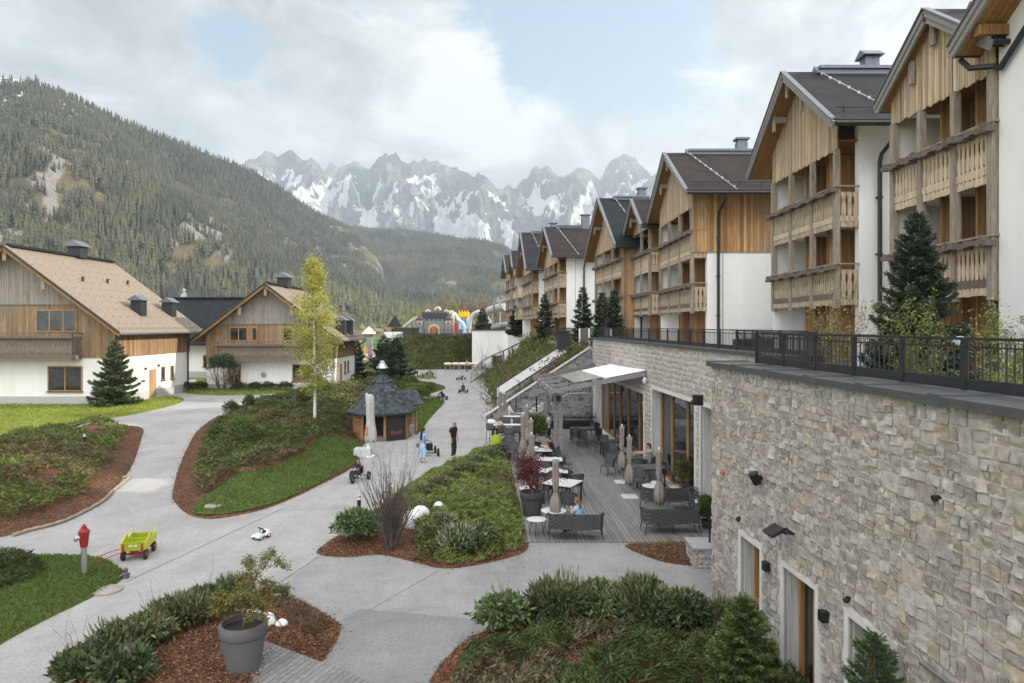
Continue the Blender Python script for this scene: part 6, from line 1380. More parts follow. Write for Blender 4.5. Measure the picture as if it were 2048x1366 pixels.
def bench(label, loc, rz, w=1.62):
    t = thing('woven_bench', label, 'bench', loc, rz, 'woven rope benches on the deck')
    # local: seat faces +y, back towards -y
    m = MB(); n = 15; prof = []
    for k in range(n+1):
        u = -1+2*k/n; x = u*w/2; e = abs(u)
        y = -.36 if e < .86 else -.36+(e-.86)/.14*.16
        prof.append((x, y))
    prof = [(-w/2, .30)]+[(-w/2, .05)]+prof+[(w/2, .05), (w/2, .30)]
    b = MB(); N_ = len(prof)
    for (x0, y0), (x1, y1), k in zip(prof[:-1], prof[1:], range(N_-1)):
        h0 = .80 if y0 < -.1 else .80-.14*(y0+.1)/.4; h1 = .80 if y1 < -.1 else .80-.14*(y1+.1)/.4; lean = .06
        b._add([(x0, y0, .36), (x1, y1, .36), (x1*(1+lean*.5), y1-(lean if y1 < -.1 else 0), h1), (x0*(1+lean*.5), y0-(lean if y0 < -.1 else 0), h0)], [(0,1,2,3)])
    o = b.build('backrest', WEAVE, t); s = o.modifiers.new('s', 'SOLIDIFY'); s.thickness = .035
    m = MB(); top = [(x*1.03, y-(.06 if y < -.1 else 0), (.80 if y < -.1 else .80-.14*(y+.1)/.4)+.012) for x, y in prof]; m.tube(top, .017, 6); m.tube([(x, y, .36) for x, y in prof], .014, 6); m.tube([(-w/2,.3,.36),(w/2,.3,.36)], .016, 6); m.build('frame', LEGM, t)
    for sx in (-1, 1):
        for sy, yy in ((-1, -.30), (1, .28)): m = MB(); m.tube([(sx*w*.47, yy, .37), (sx*w*.51, yy*1.12, 0)], [.019,.013], 6); m.build('leg', LEGM, t)
        m = MB(); m.tube([(sx*w*.48, -.31, .22), (sx*w*.2, -.33, .34), (0, -.33, .30)], .010, 5); m.build('brace', LEGM, t)
    m = MB(); m.tube([(0,-.33,.36),(0,-.35,0)], [.016,.012], 6); m.build('leg', LEGM, t)
    m = MB(); m.bb(-w/2+.05, w/2-.05, -.30, .30, .36, .47); m.build('cushion', CUSH, t, bevel=.03)
    return t
bench('woven bench at the front left, seen from behind, girl at its far end', (1.93, 20.75, DZ), R(-2)); bench('woven bench at the front right seen from behind, nearest the stone wall', (4.95, 21.35, DZ), R(3), 1.72); bench('second woven bench behind the front right one', (5.45, 24.0, DZ), R(2), 1.75)
def chair(label, loc, rz, group='woven chairs on the deck', cush=True, arm=True, mat=None, proto=[None]):
    if proto[0] is not None and mat is None:
        c = dup(proto[0], loc, rz, label, group)
        if 'cushion' not in label:
            for ch in list(c.children):
                if ch.name.startswith('cushion'): bpy.data.objects.remove(ch)
        return c
    t = thing('woven_chair', label, 'chair', loc, rz, group); b = MB(); n = 12; mat_ = mat or WEAVE
    for k in range(n):
        a0, a1 = math.pi*(.0+k/n), math.pi*(.0+(k+1)/n)
        q0, q1 = [(-.29*math.cos(a), -.29*math.sin(a)*.9-.02) for a in (a0, a1)]; h0, h1 = [.66+.20*math.sin(a)**.8 for a in (a0, a1)]
        b._add([(q0[0]*.9, q0[1]*.9, .44), (q1[0]*.9, q1[1]*.9, .44), (q1[0]*1.06, q1[1]*1.08, h1), (q0[0]*1.06, q0[1]*1.08, h0)], [(0,1,2,3)])
    o = b.build('backrest', mat_, t); s = o.modifiers.new('s', 'SOLIDIFY'); s.thickness = .03
    m = MB(); m.tube([(-.29*math.cos(math.pi*k/n)*1.06, (-.29*math.sin(math.pi*k/n)*.9-.02)*1.08, .67+.2*math.sin(math.pi*k/n)**.8) for k in range(n+1)], .014, 6); m.build('frame', LEGM, t)
    m = MB(); m.lathe([(.01,.405),(.26,.405),(.275,.43),(.26,.45),(.01,.455)], 16, (0,.02,0)); m.build('seat', mat_ if mat else WEAVE, t)
    if cush: m = MB(); m.lathe([(.01,.456),(.22,.457),(.235,.48),(.21,.50),(.01,.505)], 16, (0,.03,0)); m.build('cushion', CUSH, t, smooth=True)
    for sx in (-1, 1):
        for yy in (-.17, .22): m = MB(); m.tube([(sx*.2, yy, .42), (sx*.25, yy*1.25, 0)], [.015,.011], 6); m.build('leg', LEGM, t)
    if mat is None: proto[0] = t
    return t
def table(label, loc, w, d, rz=0, top=TTOP, h=.74, group='tables on the deck', name='table'):
    t = thing(name, label, 'table', loc, rz, group); m = MB(); m.bb(-w/2,w/2,-d/2,d/2,h-.028,h); m.build('tabletop', top, t, bevel=.006)
    m = MB(); m.bb(-w/2+.06,w/2-.06,-d/2+.06,-d/2+.1,h-.09,h-.029); m.bb(-w/2+.06,w/2-.06,d/2-.1,d/2-.06,h-.09,h-.029); m.bb(-w/2+.06,-w/2+.1,-d/2+.1,d/2-.1,h-.09,h-.029); m.bb(w/2-.1,w/2-.06,-d/2+.1,d/2-.1,h-.09,h-.029); m.build('apron', LEGM, t)
    for sx in (-1, 1):
        for sy in (-1, 1): m = MB(); m.bb(sx*(w/2-.06)-.028, sx*(w/2-.06)+.028, sy*(d/2-.06)-.028, sy*(d/2-.06)+.028, 0, h-.03); m.build('leg', LEGM, t)
    return t
def round_table(label, loc, r, h=.5, top=TTOP, name='round_table'):
    t = thing(name, label, 'table', loc, 0, 'low round tables on the deck'); m = MB(); m.lathe([(r-.01,h-.02),(r,h-.01),(r,h-.004),(r-.01,h)], 36); m.build('tabletop', top, t, smooth=True)
    for k in range(3): a = 2*math.pi*k/3+.4; m = MB(); m.tube([(r*.55*math.cos(a), r*.55*math.sin(a), h-.02), (r*.85*math.cos(a), r*.85*math.sin(a), 0)], [.016,.011], 6); m.build('leg', LEGM, t)
    return t
round_table('white round table around the pole of the front left parasol', at(1107, 21.55), .40, .62); round_table('smaller pale round side table left of the front left bench', at(1073, 21.0), .31, .5); round_table('dark oval-looking round table between the right-hand benches', at(1316, 22.2), .5, .55, TTOPD); round_table('pale round table behind the second right bench', at(1305, 24.95), .38, .6)
round_table('small pale round table beside the red maple', at(1055, 24.6), .3, .6)
table('pale square table nearest the front of the deck, behind the parasol', at(1125, 24.9), 1.15, 1.15, R(-28)); table('pale table second from the front on the left side', at(1104, 26.9), 1.25, .8, R(-5)); table('pale table third from the front with the red maple leaning on it', at(1093, 29.2), 1.35, .8, R(-3)); table('pale table of the man in black by the pergola post', at(1078, 31.4), 1.2, .8, 0)
table('dark six-sided looking table in front of the glazing', at(1293, 27.6), 1.3, 1.0, R(12), TTOPD); table('dark long table under the pergola', at(1172, 38.0), 1.7, .9, R(4), TTOPD); table('dark small table at the right edge of the pergola', at(1222, 33.8), 1.0, .8, R(4), TTOPD); table('grey table of the seated woman by the glazing', at(1262, 29.6), 1.0, .8, 0, TTOPD)
cl = [(1138,23.2,160,'armchair with pale cushion facing the front left bench'),(1152,25.9,200,'chair at the far right corner of the front square table'),(1092,25.3,-70,'chair at the left side of the front square table'),(1136,27.2,120,'chair to the right of the second pale table'),(1082,27.5,-80,'chair at the left end of the second pale table'),(1130,29.8,100,'chair to the right of the third pale table'),(1110,25.9,20,'chair tucked between the first and second pale tables'),(1118,31.5,110,'chair right of the man in black'),
(1150,36.8,-20,'left front chair at the long table under the pergola'),(1165,36.3,10,'second front chair at the long table under the pergola'),(1199,37.4,60,'right-hand chair at the long table under the pergola'),(1190,39.6,170,'far chair at the long table under the pergola'),(1205,34.6,-60,'chair left of the small pergola-edge table'),(1222,32.2,10,'chair in front of the small pergola-edge table'),(1217,29.4,-60,'chair with its side to the deck middle, left of the far slab parasol'),(1240,30.8,150,'chair beyond the seated woman\'s table'),(1275,26.6,-30,'chair at the near left of the dark six-sided table'),(1312,26.0,20,'chair with pale cushion between six-sided table and second bench'),(1337,27.8,70,'chair right of the dark six-sided table'),(1278,28.9,170,'chair on the far side of the dark six-sided table'),(1394,23.2,60,'chair with pale cushion by the stone wall, right of the benches'),(1312,31.0,90,'chair right of the seated woman, against the glass')]
for px, Y, a, lb in cl: chair(lb, at(px, Y), R(a-180))
# bar-height tables at the path end of the patio
def at0(px, Y): return ((px-CX)/F*Y, Y, .02)
for px, Y, lb in ((1020,40.6,'white high table farther back on the patio by the path'),(1014,37.2,'white high table nearer on the patio by the path')): table(lb, at0(px, Y), 1.5, .55, 0, CUSH, 1.06, 'high tables on the patio', 'high_table')
def stool(label, loc, rz):
    t = thing('bar_stool', label, 'bar stool', loc, rz, 'bar stools on the patio'); m = MB(); m.bb(-.22,.22,-.2,.2,.72,.77); m.build('seat', BLACK, t, bevel=.01); m = MB(); m.bb(-.23,.23,-.22,-.19,.80,1.12); m.build('backrest', WEAVE, t)
    m = MB(); m.bar((-.2,-.2,.25),(-.2,.2,.25),.02,.02); m.bar((.2,-.2,.25),(.2,.2,.25),.02,.02); m.bar((-.2,.2,.3),(.2,.2,.3),.02,.02); m.bar((-.21,-.2,.74),(-.21,-.21,1.12),.02,.02); m.bar((.21,-.2,.74),(.21,-.21,1.12),.02,.02); m.build('frame', LEGM, t)
    for sx in (-1, 1):
        for sy in (-1, 1): m = MB(); m.bar((sx*.19,sy*.17,.72),(sx*.23,sy*.21,0),.024,.024); m.build('leg', LEGM, t)
    return t
s0 = stool('bar stool in front of the nearer white high table', at0(1017, 35.9), 0)
for px, Y, a, lb in ((1001,36.6,20,'bar stool left of the one before the nearer high table'),(1035,36.6,-10,'bar stool at the right end of the nearer high table'),(1013,39.6,0,'bar stool in front of the farther high table'),(1034,39.8,-5,'bar stool at the right end of the farther high table')): dup(s0, at0(px, Y), R(a), lb)
GREENC = M('lime_shell', (.36,.42,.03), .06, 5, .5, .05, 40)
p = at0(992, 34.6); t = thing('lime_chair', 'lime green shell chair above the end of the laurel row', 'chair', p); b = MB()
for k in range(12):
    a0, a1 = math.pi*k/12, math.pi*(k+1)/12; f = lambda a, z: (-.30*math.cos(a), -.30*math.sin(a)*.7, z)
    b._add([f(a0, .42), f(a1, .42), tuple(x*1.05 for x in f(a1, 0)[:2])+(.60+.36*math.sin(a1)**.6,), tuple(x*1.05 for x in f(a0, 0)[:2])+(.60+.36*math.sin(a0)**.6,)], [(0,1,2,3)])
o = b.build('shell', GREENC, t); s = o.modifiers.new('s', 'SOLIDIFY'); s.thickness = .03
m = MB(); m.lathe([(.01,.42),(.28,.42),(.28,.45),(.01,.46)], 16, (0,0,0)); m.build('seat', GREENC, t)
for sx in (-1, 1):
    for sy in (-1, 1): m = MB(); m.tube([(sx*.18,sy*.15,.42),(sx*.22,sy*.2,0)], .014, 6); m.build('leg', STEEL, t)
for px, Y, a, lb in ((1016,34.2,170,'dark chair beside the lime chair'),(1024,32.6,150,'dark chair at the deck edge before the tall parasols')): chair(lb, at0(px, Y), R(a))
# ------------------------------------------------ pergola
t = thing('pergola', 'weathered timber pergola with a white awning against the restaurant wall', 'pergola', (2.3, 33.0, DZ)); o = t.location
PW = M('pergola_timber', (.19,.185,.18), .3, 3, .85, .25, 30, stretch=(1.2,5,5))
A, B, C_, Dd = Vector((1.75,32.6,3.30)), Vector((6.0,30.6,4.32)), Vector((5.15,42.6,4.05)), Vector((1.3,41,3.28))
for (x, y) in ((2.36,33.2),(2.14,33.35),(1.95,40.3),(2.2,40.5)):
    m = MB(); m.bb(x-.1,x+.1,y-.1,y+.1,DZ,3.22); m.build('post', PW, t, off=o)
m = MB(); m.bar(A+(Dd-A)*-.0+Vector((.3,0,-.08)), Dd+Vector((.3,0,-.08)), .16, .22); m.build('beam', PW, t, off=o)
for k in range(5):
    f = k/4; m = MB(); a, b = A+(Dd-A)*f, B+(C_-B)*f; m.bar(a, b, .12, .22 if k in (0, 4) else .11); m.build('rafter', PW, t, off=o)
m = MB(); a, b, c, d = [x+Vector((0,0,.14)) for x in (A+(B-A)*.60, B, B+(C_-B)*.62, A+(Dd-A)*.62+((B+(C_-B)*.62)-(A+(Dd-A)*.62))*.60)]
m._add([a,b,c,d,a+Vector((0,0,.03)),b+Vector((0,0,.03)),c+Vector((0,0,.03)),d+Vector((0,0,.03))], ((0,3,2,1),(4,5,6,7),(0,1,5,4),(1,2,6,5),(2,3,7,6),(3,0,4,7))); m.build('awning', M('awning_cloth', (.78,.78,.77), .03, 3, .8, .1, 30), t, off=o)
m = MB(); u = lambda f, g: (A+(Dd-A)*f)+((B+(C_-B)*f)-(A+(Dd-A)*f))*g+Vector((0,0,.13)); pp_ = [u(.08,.30), u(.08,.595), u(.66,.595), u(.66,.30)]
m._add(pp_+[x+Vector((0,0,.02)) for x in pp_], ((0,3,2,1),(4,5,6,7),(0,1,5,4),(1,2,6,5),(2,3,7,6),(3,0,4,7))); m.build('glass_roof', M('frosted_glass', (.40,.42,.38), .08, 2, .15, .02, 20), t, off=o)
p = A+Vector((.5,.5,-.35)); m = MB(); m.box(p, (.22,.2,.25)); m.build('speaker', BLACK, t, off=o)
p = B+Vector((-.1,-.25,-.3)); m = MB(); m.ell(p, (.1,.1,.16)); m.build('lamp_globe', CUSH, t, off=o)
# picket screen, bar cabinet
t = thing('picket_screen', 'low dark picket screen at the back of the pergola', 'fence', (2.6, 42.3, DZ)); m = MB()
for i in range(26): x = 2.3+i*.115; m.bb(x-.02, x+.02, 42.28, 42.32, .0, .95+.05*math.sin(i*1.3))
m.bb(2.3,5.2,42.32,42.35,.25,.33); m.bb(2.3,5.2,42.32,42.35,.7,.78); m.build('pickets', BLACK, t, off=(2.6,42.3,0)); 
m = MB(); m.bb(2.2,5.1,42.6,43.0,.035,.5); tag(m.build('planter_trough', ANTH), 'dark trough behind the low picket screen under the pergola', 'planter')
p = D(1250, 870); p = (p[0]-.1, 36.2, DZ); t = thing('bar_cabinet', 'black bar cabinet with a wooden side under the pergola', 'cabinet', p); m = MB(); m.bb(-.7,.7,-.35,.35,.08,1.12); m.build('body', BLACK, t, bevel=.01); m = MB(); m.bb(-.74,.74,-.39,.39,1.121,1.16); m.build('counter', ANTH, t); m = MB(); m.bb(-.73,-.701,-.34,.34,.1,1.1); m.build('side_panel', DOORW, t); m = MB(); m.bb(-.6,.5,-.37,-.352,.25,.9); m.build('door', ANTH, t)
# small items on tables
for px, Y, z, lb in ((1072,31.3,.775,'white napkin bundle on the table of the man in black'),(1103,26.8,.775,'white cup left on the second pale table'),(1048,26.5,.0,'white crockery beside the red maple')):
    m = MB(); x = (px-CX)/F*Y; m.lathe([(.05,0),(.085,.05),(.09,.10),(.06,.12)], 12, (0,0,0)) if 'cup' in lb or 'crock' in lb else m.ell((0,0,.08), (.13,.1,.09)); oo = m.build('tableware', CUSH, smooth=True); oo.location = (x, Y, z if z else .62); tag(oo, lb, 'tableware')
# stone stair pier with hand rail at the corner
p = G(1411, 1130, 0); t = thing('stone_pier', 'low stone pier with slate top and black handrail at the corner of the near wall', 'pier', (p.x+.05, p.y, 0)); o = t.location
m = MB(); rubble(m, Vector((o.x-.42, o.y-.26, 0)), Vector((1,0,0)), Vector((0,-1,0)), .9, .5, 31, 0, res=3, band=(.2,.26), wr=(.15,.3)); rubble(m, Vector((o.x-.42, o.y+.6, 0)), Vector((0,-1,0)), Vector((-1,0,0)), .86, .5, 32, 0, res=3, band=(.2,.26), wr=(.15,.3)); m.build('stone_facing', STONE, t, off=o, rec=False)
m = MB(); m.bb(-.41,.5,-.25,.6,0,.5); m.build('core', MORTAR, t); m = MB(); m.bb(-.47,.5,-.32,.66,.5,.55); m.build('top_slab', M('slate_top', (.30,.31,.32), .12, 5, .5, .1, 30), t)
m = MB(); m.bar((.12,.2,.55),(.12,.2,1.55),.045,.045); m.bar((.12,.2,1.53),(.5,-.1,1.62),.045,.045); m.build('handrail', BLACK, t)
# ------------------------------------------------ balls
def ball(label, px, py, r, z=0.0, mat=GRANITE, grp=None):
    p = G(px, py, z); o = MB().ell((0,0,0), r, 28, 18).build('stone_ball', mat, smooth=True); o.location = (p.x, p.y, z); o.rotation_euler = (.4, .3, px); return tag(o, label, 'stone ball', grp)
ball('big pale stone ball in the island bed behind the bare shrub', 828, 1042, .36, .40); ball('pale stone ball partly hidden behind the big one', 841, 1030, .30, .46); ball('single small pale ball in the middle of the island juniper', 877, 1013, .165, .55)
ball('white ball at the rear of the grey pot, largest of its three', 533, 1243, .185, .30, MARBLE); ball('white marble ball with grey veins right of the grey pot', 563, 1251, .135, .24, MARBLE); ball('white ball half hidden by the maple trunk', 506, 1230, .16, .34, MARBLE)
ball('small white globe at the far tip of the island bed', 958, 911, .14, .35, CUSH)
# ------------------------------------------------ bollard lights
def bollard(label, x, y, z, h=.72):
    t = thing('bollard_light', label, 'bollard light', (x, y, z), 0, 'black bollard lights along the paths'); m = MB(); m.lathe([(.065,0),(.065,h-.14)], 14); m.build('post', BLACK, t, smooth=True); m = MB(); m.lathe([(.055,h-.14),(.055,h-.06)], 14); m.build('lens', M('lens_white', (.75,.75,.73), .03, 5, .4, 0), t); m = MB(); m.lathe([(.066,h-.06),(.066,h-.01),(.05,h)], 14); m.build('cap', M('cap_steel', (.5,.5,.5), .05, 5, .35, 0, 40, .6), t); return t
p = G(169, 905, .4); bollard('bollard light standing in the juniper of the left bank', p.x, p.y, .5, .8); p = G(718, 1040, 0); bollard('bollard light behind the broad laurel at the left tip of the island bed', p.x, p.y, .1, .72)
for px, py, lb in ((984,806,'bollard light by the path near the foot of the pale ramp wall'),(846,757,'bollard light on the small grass island behind the hut'),(678,775,'bollard light on the drive beside the second chalet'),(1062,836,'bollard light at the foot of the stone steps'),(295,797,'bollard light beside the door of the large chalet'),(835,752,'bollard light with bright globe near the castle bank')):
    p = G(px, py, 0); bollard(lb, p.x, p.y, 0, .85)
p = G(279, 800, 0); m = MB(); m.tube([(0,0,0),(0,0,1.1)], .03, 6); m.lathe([(.05,1.1),(.02,1.2)], 8); o = m.build('marker_stake', STEEL); o.location = (p.x, p.y, 0); tag(o, 'thin grey stake on the lawn left of the large chalet door', 'stake')
# ------------------------------------------------ hydrant
p = G(168, 1148, .2); t = thing('fire_hydrant', 'red-headed pillar hydrant on the lawn at the left', 'hydrant', (p.x, p.y, .18)); t.scale = (.78, .78, .98); RED = M('hydrant_red', (.27,.022,.022), .15, 6, .42, .03, 40); sc = 1.08
m = MB(); m.lathe([(.085,-.1),(.085,.72),(.095,.73)], 20); m.build('pillar', M('hydrant_steel', (.38,.38,.385), .12, 5, .38, .03, 40, .7), t, smooth=True)
m = MB(); m.lathe([(.105,.72),(.112,.74),(.15,1.04),(.172,1.10),(.176,1.13),(.14,1.145),(.13,1.18),(.085,1.20),(.085,1.25),(.045,1.26),(.04,1.30),(.02,1.305)], 22); m.build('head', RED, t, smooth=True)
for a in (-2.3,): m = MB(); d = Vector((math.cos(a), math.sin(a), 0)); m.tube([d*.12+Vector((0,0,.98)), d*.2+Vector((0,0,.97)), d*.205+Vector((0,0,.97)), d*.26+Vector((0,0,.965))], [.055,.055,.075,.075], 14); m.tube([d*.26+Vector((0,0,.965)), d*.285+Vector((0,0,.963))], .04, 12); m.build('outlet_cap', STEEL, t)
# ------------------------------------------------ toy hand wagon
p = G(256, 1121, 0); t = thing('hand_wagon', 'lime yellow wooden hand wagon with orange wheels and red draw bar', 'hand wagon', (p.x+.08, p.y+.40, 0), R(11)); t.scale = (.84,)*3; YEL = M('wagon_yellow', (.52,.53,.02), .07, 5, .4, .03, 40); YELG = M('wagon_green', (.26,.31,.015), .08, 5, .45, .03, 40); RDB = M('bar_red', (.30,.02,.03), .1, 5, .4, 0); ORG = M('wheel_orange', (.50,.10,.03), .1, 5, .5, 0); TYRE = M('tyre_rubber', (.018,.018,.018), .2, 10, .8, .1, 60)
# local: x across (front towards -y), length along y
m = MB(); m.bb(-.34,.34,-.58,.58,.34,.365); m.build('floor', YELG, t)
for y, nm in ((-.58,'front_board'),(.56,'rear_board')): m = MB(); m.bb(-.36,.36,y-.012,y+.012,.35,.62); m.build(nm, YELG, t, bevel=.004)
m = MB(); m.bb(-.33,.33,-.02,.02,.55,.60); m.build('cross_slat', YELG, t)
for s in (-1, 1):
    m = MB(); pr = [(-.58,.36),(.58,.36),(.58,.80),(.52,.82),(.46,.66),(.15,.62),(.05,.62),(.0,.76),(-.10,.78),(-.2,.70),(-.58,.60)]; m.prism(pr, 'x', s*.365-.012, s*.365+.012); m.build('side_board', YEL, t)
m = MB(); m.bb(-.31,-.26,-.615,-.594,.33,.58); m.bb(.26,.31,-.615,-.594,.33,.58); m.build('hinge_straps', RDB, t)
m = MB(); m.bb(-.12,-.02,-.597,-.593,.48,.54); m.bb(.03,.14,-.597,-.593,.49,.53); m.build('sticker', CUSH, t)
m = MB(); m.bar((-.3,-.42,.2),(.3,-.42,.2),.05,.05); m.bar((-.3,.42,.2),(.3,.42,.2),.05,.05); m.bar((0,-.45,.24),(0,.45,.24),.06,.06); m.bb(-.1,.1,-.5,-.34,.25,.34); m.bb(-.1,.1,.34,.5,.25,.34); m.build('axles', RDB, t)
MY = Matrix.Rotation(R(90), 4, 'Y')
for sx in (-1, 1):
    for sy in (-.42, .42):
        m = MB(); m.lathe([(.10,-.045),(.155,-.04),(.165,-.015),(.165,.015),(.155,.04),(.10,.045)], 24, (sx*.34, sy, .165), False, MY); w_ = m.build('wheel', TYRE, t, smooth=True); m = MB(); m.lathe([(.102,-.03),(.102,.03)], 20, (sx*.34, sy, .165), True, MY); m.lathe([(.03,-.06),(.03,.06)], 10, (sx*.34, sy, .165), True, MY); m.build('rim', ORG, w_)
m = MB(); m.tube([(-.30,-.40,.42),(-.75,-.42,.30),(-1.12,-.44,.17)], .015, 7); m.tube([(-.28,-.60,.34),(-.72,-.70,.20),(-1.12,-.78,.08)], .015, 7); m.tube([(-1.12,-.40,.18),(-1.13,-.82,.07)], .017, 7); m.build('draw_bar', RDB, t)
# ------------------------------------------------ ride-on toy car
p = G(519, 1080, 0); t = thing('ride_on_car', 'small white and light blue ride-on toy car on the path', 'toy car', (p.x, p.y+.15, 0), R(-28)); t.scale = (.66,)*3; SKYB = M('toy_blue', (.36,.62,.72), .05, 5, .35, 0); TW = M('toy_white', (.72,.73,.75), .03, 5, .35, 0)
m = MB(); pr = [(-.34,.10),(-.36,.2),(-.26,.28),(-.08,.30),(-.02,.24),(.16,.24),(.22,.32),(.33,.36),(.36,.28),(.34,.12)]; m.prism(pr, 'x', -.13, .13); m.build('body', TW, t, bevel=.02)
m = MB(); m.prism([(-.365,.105),(-.38,.17),(-.27,.292),(-.12,.306),(-.12,.2),(-.3,.1)], 'x', -.09, .09); m.bb(-.05,.05,-.385,-.36,.16,.2); m.build('bonnet', SKYB, t, bevel=.01)
m = MB(); m.bb(-.1,.1,-.03,.17,.235,.27); m.bb(-.1,.1,.15,.19,.26,.36); m.build('seat', BLACK, t, bevel=.01)
for s in (-1, 1):
    for yy, rr_, nm in ((-.24,.10,'f'),(.24,.12,'r')):
        m = MB(); m.lathe([(.05,-.035),(rr_,-.03),(rr_,.03),(.05,.035)], 18, (s*.2, yy, rr_), True, MY); wv = m.build('wheel', TYRE, t, smooth=True); m = MB(); m.lathe([(.045,-.04),(.045,.04)], 12, (s*.2, yy, rr_), True, MY); m.build('rim', TW, wv)
        m = MB(); m.prism([(yy-rr_*1.2,rr_*1.3),(yy-rr_*.6,rr_*2.15),(yy+rr_*.6,rr_*2.15),(yy+rr_*1.2,rr_*1.3),(yy+rr_*.9,rr_*1.8),(yy-rr_*.9,rr_*1.8)], 'x', s*.19-.05, s*.19+.05); m.build('mudguard', TW, t)
m = MB(); m.tube([(0,-.12,.28),(0,-.04,.47)], .018, 8); m.build('steering_column', BLACK, t)
m = MB(); Mr = Matrix.Rotation(R(-32), 4, 'X'); pts = [Mr @ Vector((.12*math.cos(a), .12*math.sin(a), 0))+Vector((0,-.04,.48)) for a in [2*math.pi*k/20 for k in range(21)]]; m.tube(pts, .018, 6, False); m.bar(pts[0], pts[10], .03, .015); m.build('steering_wheel', BLACK, t)
# hose connector by the lawn tip, covers in lawns
p = G(251, 1156, 0); t = thing('hose_valve', 'small dark hose valve at the tip of the hydrant lawn', 'valve', (p.x, p.y, 0)); m = MB(); m.lathe([(.09,0),(.08,.12),(.05,.14),(.05,.22),(.07,.23),(.03,.26)], 12); m.tube([(0,0,.15),(.13,-.05,.12)], .03, 8); m.tube([(0,0,.15),(-.1,-.1,.06)], .025, 8); m.build('body', M('valve_steel', (.12,.125,.13), .2, 8, .5, .05, 40, .5), t)
for px, py, lb, r in ((427,1019,'round stone manhole cover in the lawn strip below the middle bank',.30),(214,1178,'weathered manhole cover at the edge of the hydrant lawn',.34)):
    p = G(px, py, .05); hz_ = float(hB(np.array([p.x]), np.array([p.y]))[0])+.05 if px > 300 else .03; o = MB().lathe([(r,-.05),(r,.012),(r-.02,.02),(.01,.022)], 24).build('manhole_cover', M('cover_stone', (.27,.24,.21), .25, 9, .85, .3, 30), None, smooth=True); o.location = (p.x, p.y, hz_); tag(o, lb, 'manhole cover')
# ------------------------------------------------ round grill hut
hp = Vector((-7.55, 39.7, 0)); t = thing('grill_hut', 'octagonal timber grill hut with scalloped slate-coloured roof and steel chimney', 'hut', hp, R(38)); n = 8; LOG = planks('hut_logs', [(.36,.19,.085),(.30,.15,.065),(.42,.24,.12)], .17, dirv=(0,0,1), groove=.14, grain=(1.5,1.5,14), grey=(.24,.17,.11), gfac=(.5,.66))
ang = [math.pi/8+2*math.pi*k/8 for k in range(8)]; rw = 1.66; hw = 1.62; cs = [Vector((rw*math.cos(a), rw*math.sin(a), 0)) for a in ang]
# faces between ang k and k+1; face 5 (between 247.5 and 292.5 deg) looks to the camera
for k in range(8):
    a, b = cs[k], cs[(k+1) % 8]; mid = (a+b)/2; nn = mid.normalized()
    if k == 4:      # doorway: dark opening and open board door
        m = MB(); ip = [a*.96, b*.96]; m._add([a, a*.5, a*.5+Vector((0,0,hw)), a+Vector((0,0,hw))], [(0,1,2,3)]); m._add([b, b*.5, b*.5+Vector((0,0,hw)), b+Vector((0,0,hw))], [(0,1,2,3)]); m._add([a*.5, b*.5, b*.5+Vector((0,0,hw)), a*.5+Vector((0,0,hw))], [(0,1,2,3)]); m.build('dark_inside', DARKIN, t); continue
    m = MB(); z = Vector((0,0,hw)); e = nn*.05; m._add([a, b, b+z, a+z, a-e, b-e, b-e+z, a-e+z], ((0,1,2,3),(7,6,5,4),(0,4,5,1),(1,5,6,2),(2,6,7,3),(3,7,4,0))); m.build('log_wall', LOG, t)
for k in (4, 5, 6, 7): m = MB(); m.box(cs[k]*1.02+Vector((0,0,hw/2)), (.1,.1,hw)); m.build('corner_post', DOORW, t)
m = MB(); m.lathe([(rw+.1,-.1),(rw+.1,.18),(rw,.2)], 8, (0,0,0), True, Matrix.Rotation(math.pi/8, 4, 'Z')); m.build('base_ring', BALD, t)
def shingle_mat():
    m, nt, bs, _, lk = nodes('scallop_shingles'); at = N(nt, 'ShaderNodeAttribute', attribute_name='Col'); v = coord(nt)
    lk.new(mixrgb(nt, 1, at.outputs['Color'], ramp(nt, noise_n(nt, v, 40, 4, .7), [(.3,(.75,.75,.75)),(.7,(1.25,1.25,1.25))]), 'MULTIPLY'), bs.inputs['Base Color']); bs.inputs['Roughness'].default_value = .85; bump(nt, bs, noise_n(nt, v, 90, 3), .4, .01); return m
SCAL = shingle_mat(); 
def shingled(m, P0, P1, T0, T1, rows, q, tw=.3):
    """scalloped shingles on the face P0-P1 (eave) to T0-T1 (top)"""
    P0, P1, T0, T1 = map(Vector, (P0, P1, T0, T1)); nn = (P1-P0).cross(T0-P0).normalized()
    m.col = (.028,.034,.038); m._add([P0, P1, T1, T0], [(0,1,2,3)])
    for r in range(rows):
        f0, f1 = max(0, (r-.55)/rows), min(1, (r+1.0)/rows); a0, b0 = P0+(T0-P0)*f0, P1+(T1-P1)*f0; a1, b1 = P0+(T0-P0)*f1, P1+(T1-P1)*f1; L = (b0-a0).length; k = max(1, round(L/tw)); off = .5*(r % 2)
        for i in range(-1, k+1):
            u0, u1 = (i+off)/k, (i+1+off)/k; u0c, u1c = max(0, u0), min(1, u1)
            if u1c-u0c < .02: continue
            um = (u0c+u1c)/2; c = q.uniform(.45, 1.75); m.col = (.040*c, .050*c, .056*c); w0 = .2*(u1c-u0c); li = nn*.012; lj = nn*.055
            fm = f0+(f1-f0)*.35; am, bm = P0+(T0-P0)*fm, P1+(T1-P1)*fm
            m._add([a0+(b0-a0)*(u0c+w0)+lj, a0+(b0-a0)*(u1c-w0)+lj, am+(bm-am)*u1c+lj, a1+(b1-a1)*u1c+li*.3, a1+(b1-a1)*u0c+li*.3, am+(bm-am)*u0c+lj], [(0,1,2,3,4,5)])
m = MB(); q = random.Random(4); re, rt_ = 2.02, .50; ez, tz = 1.50, 3.22
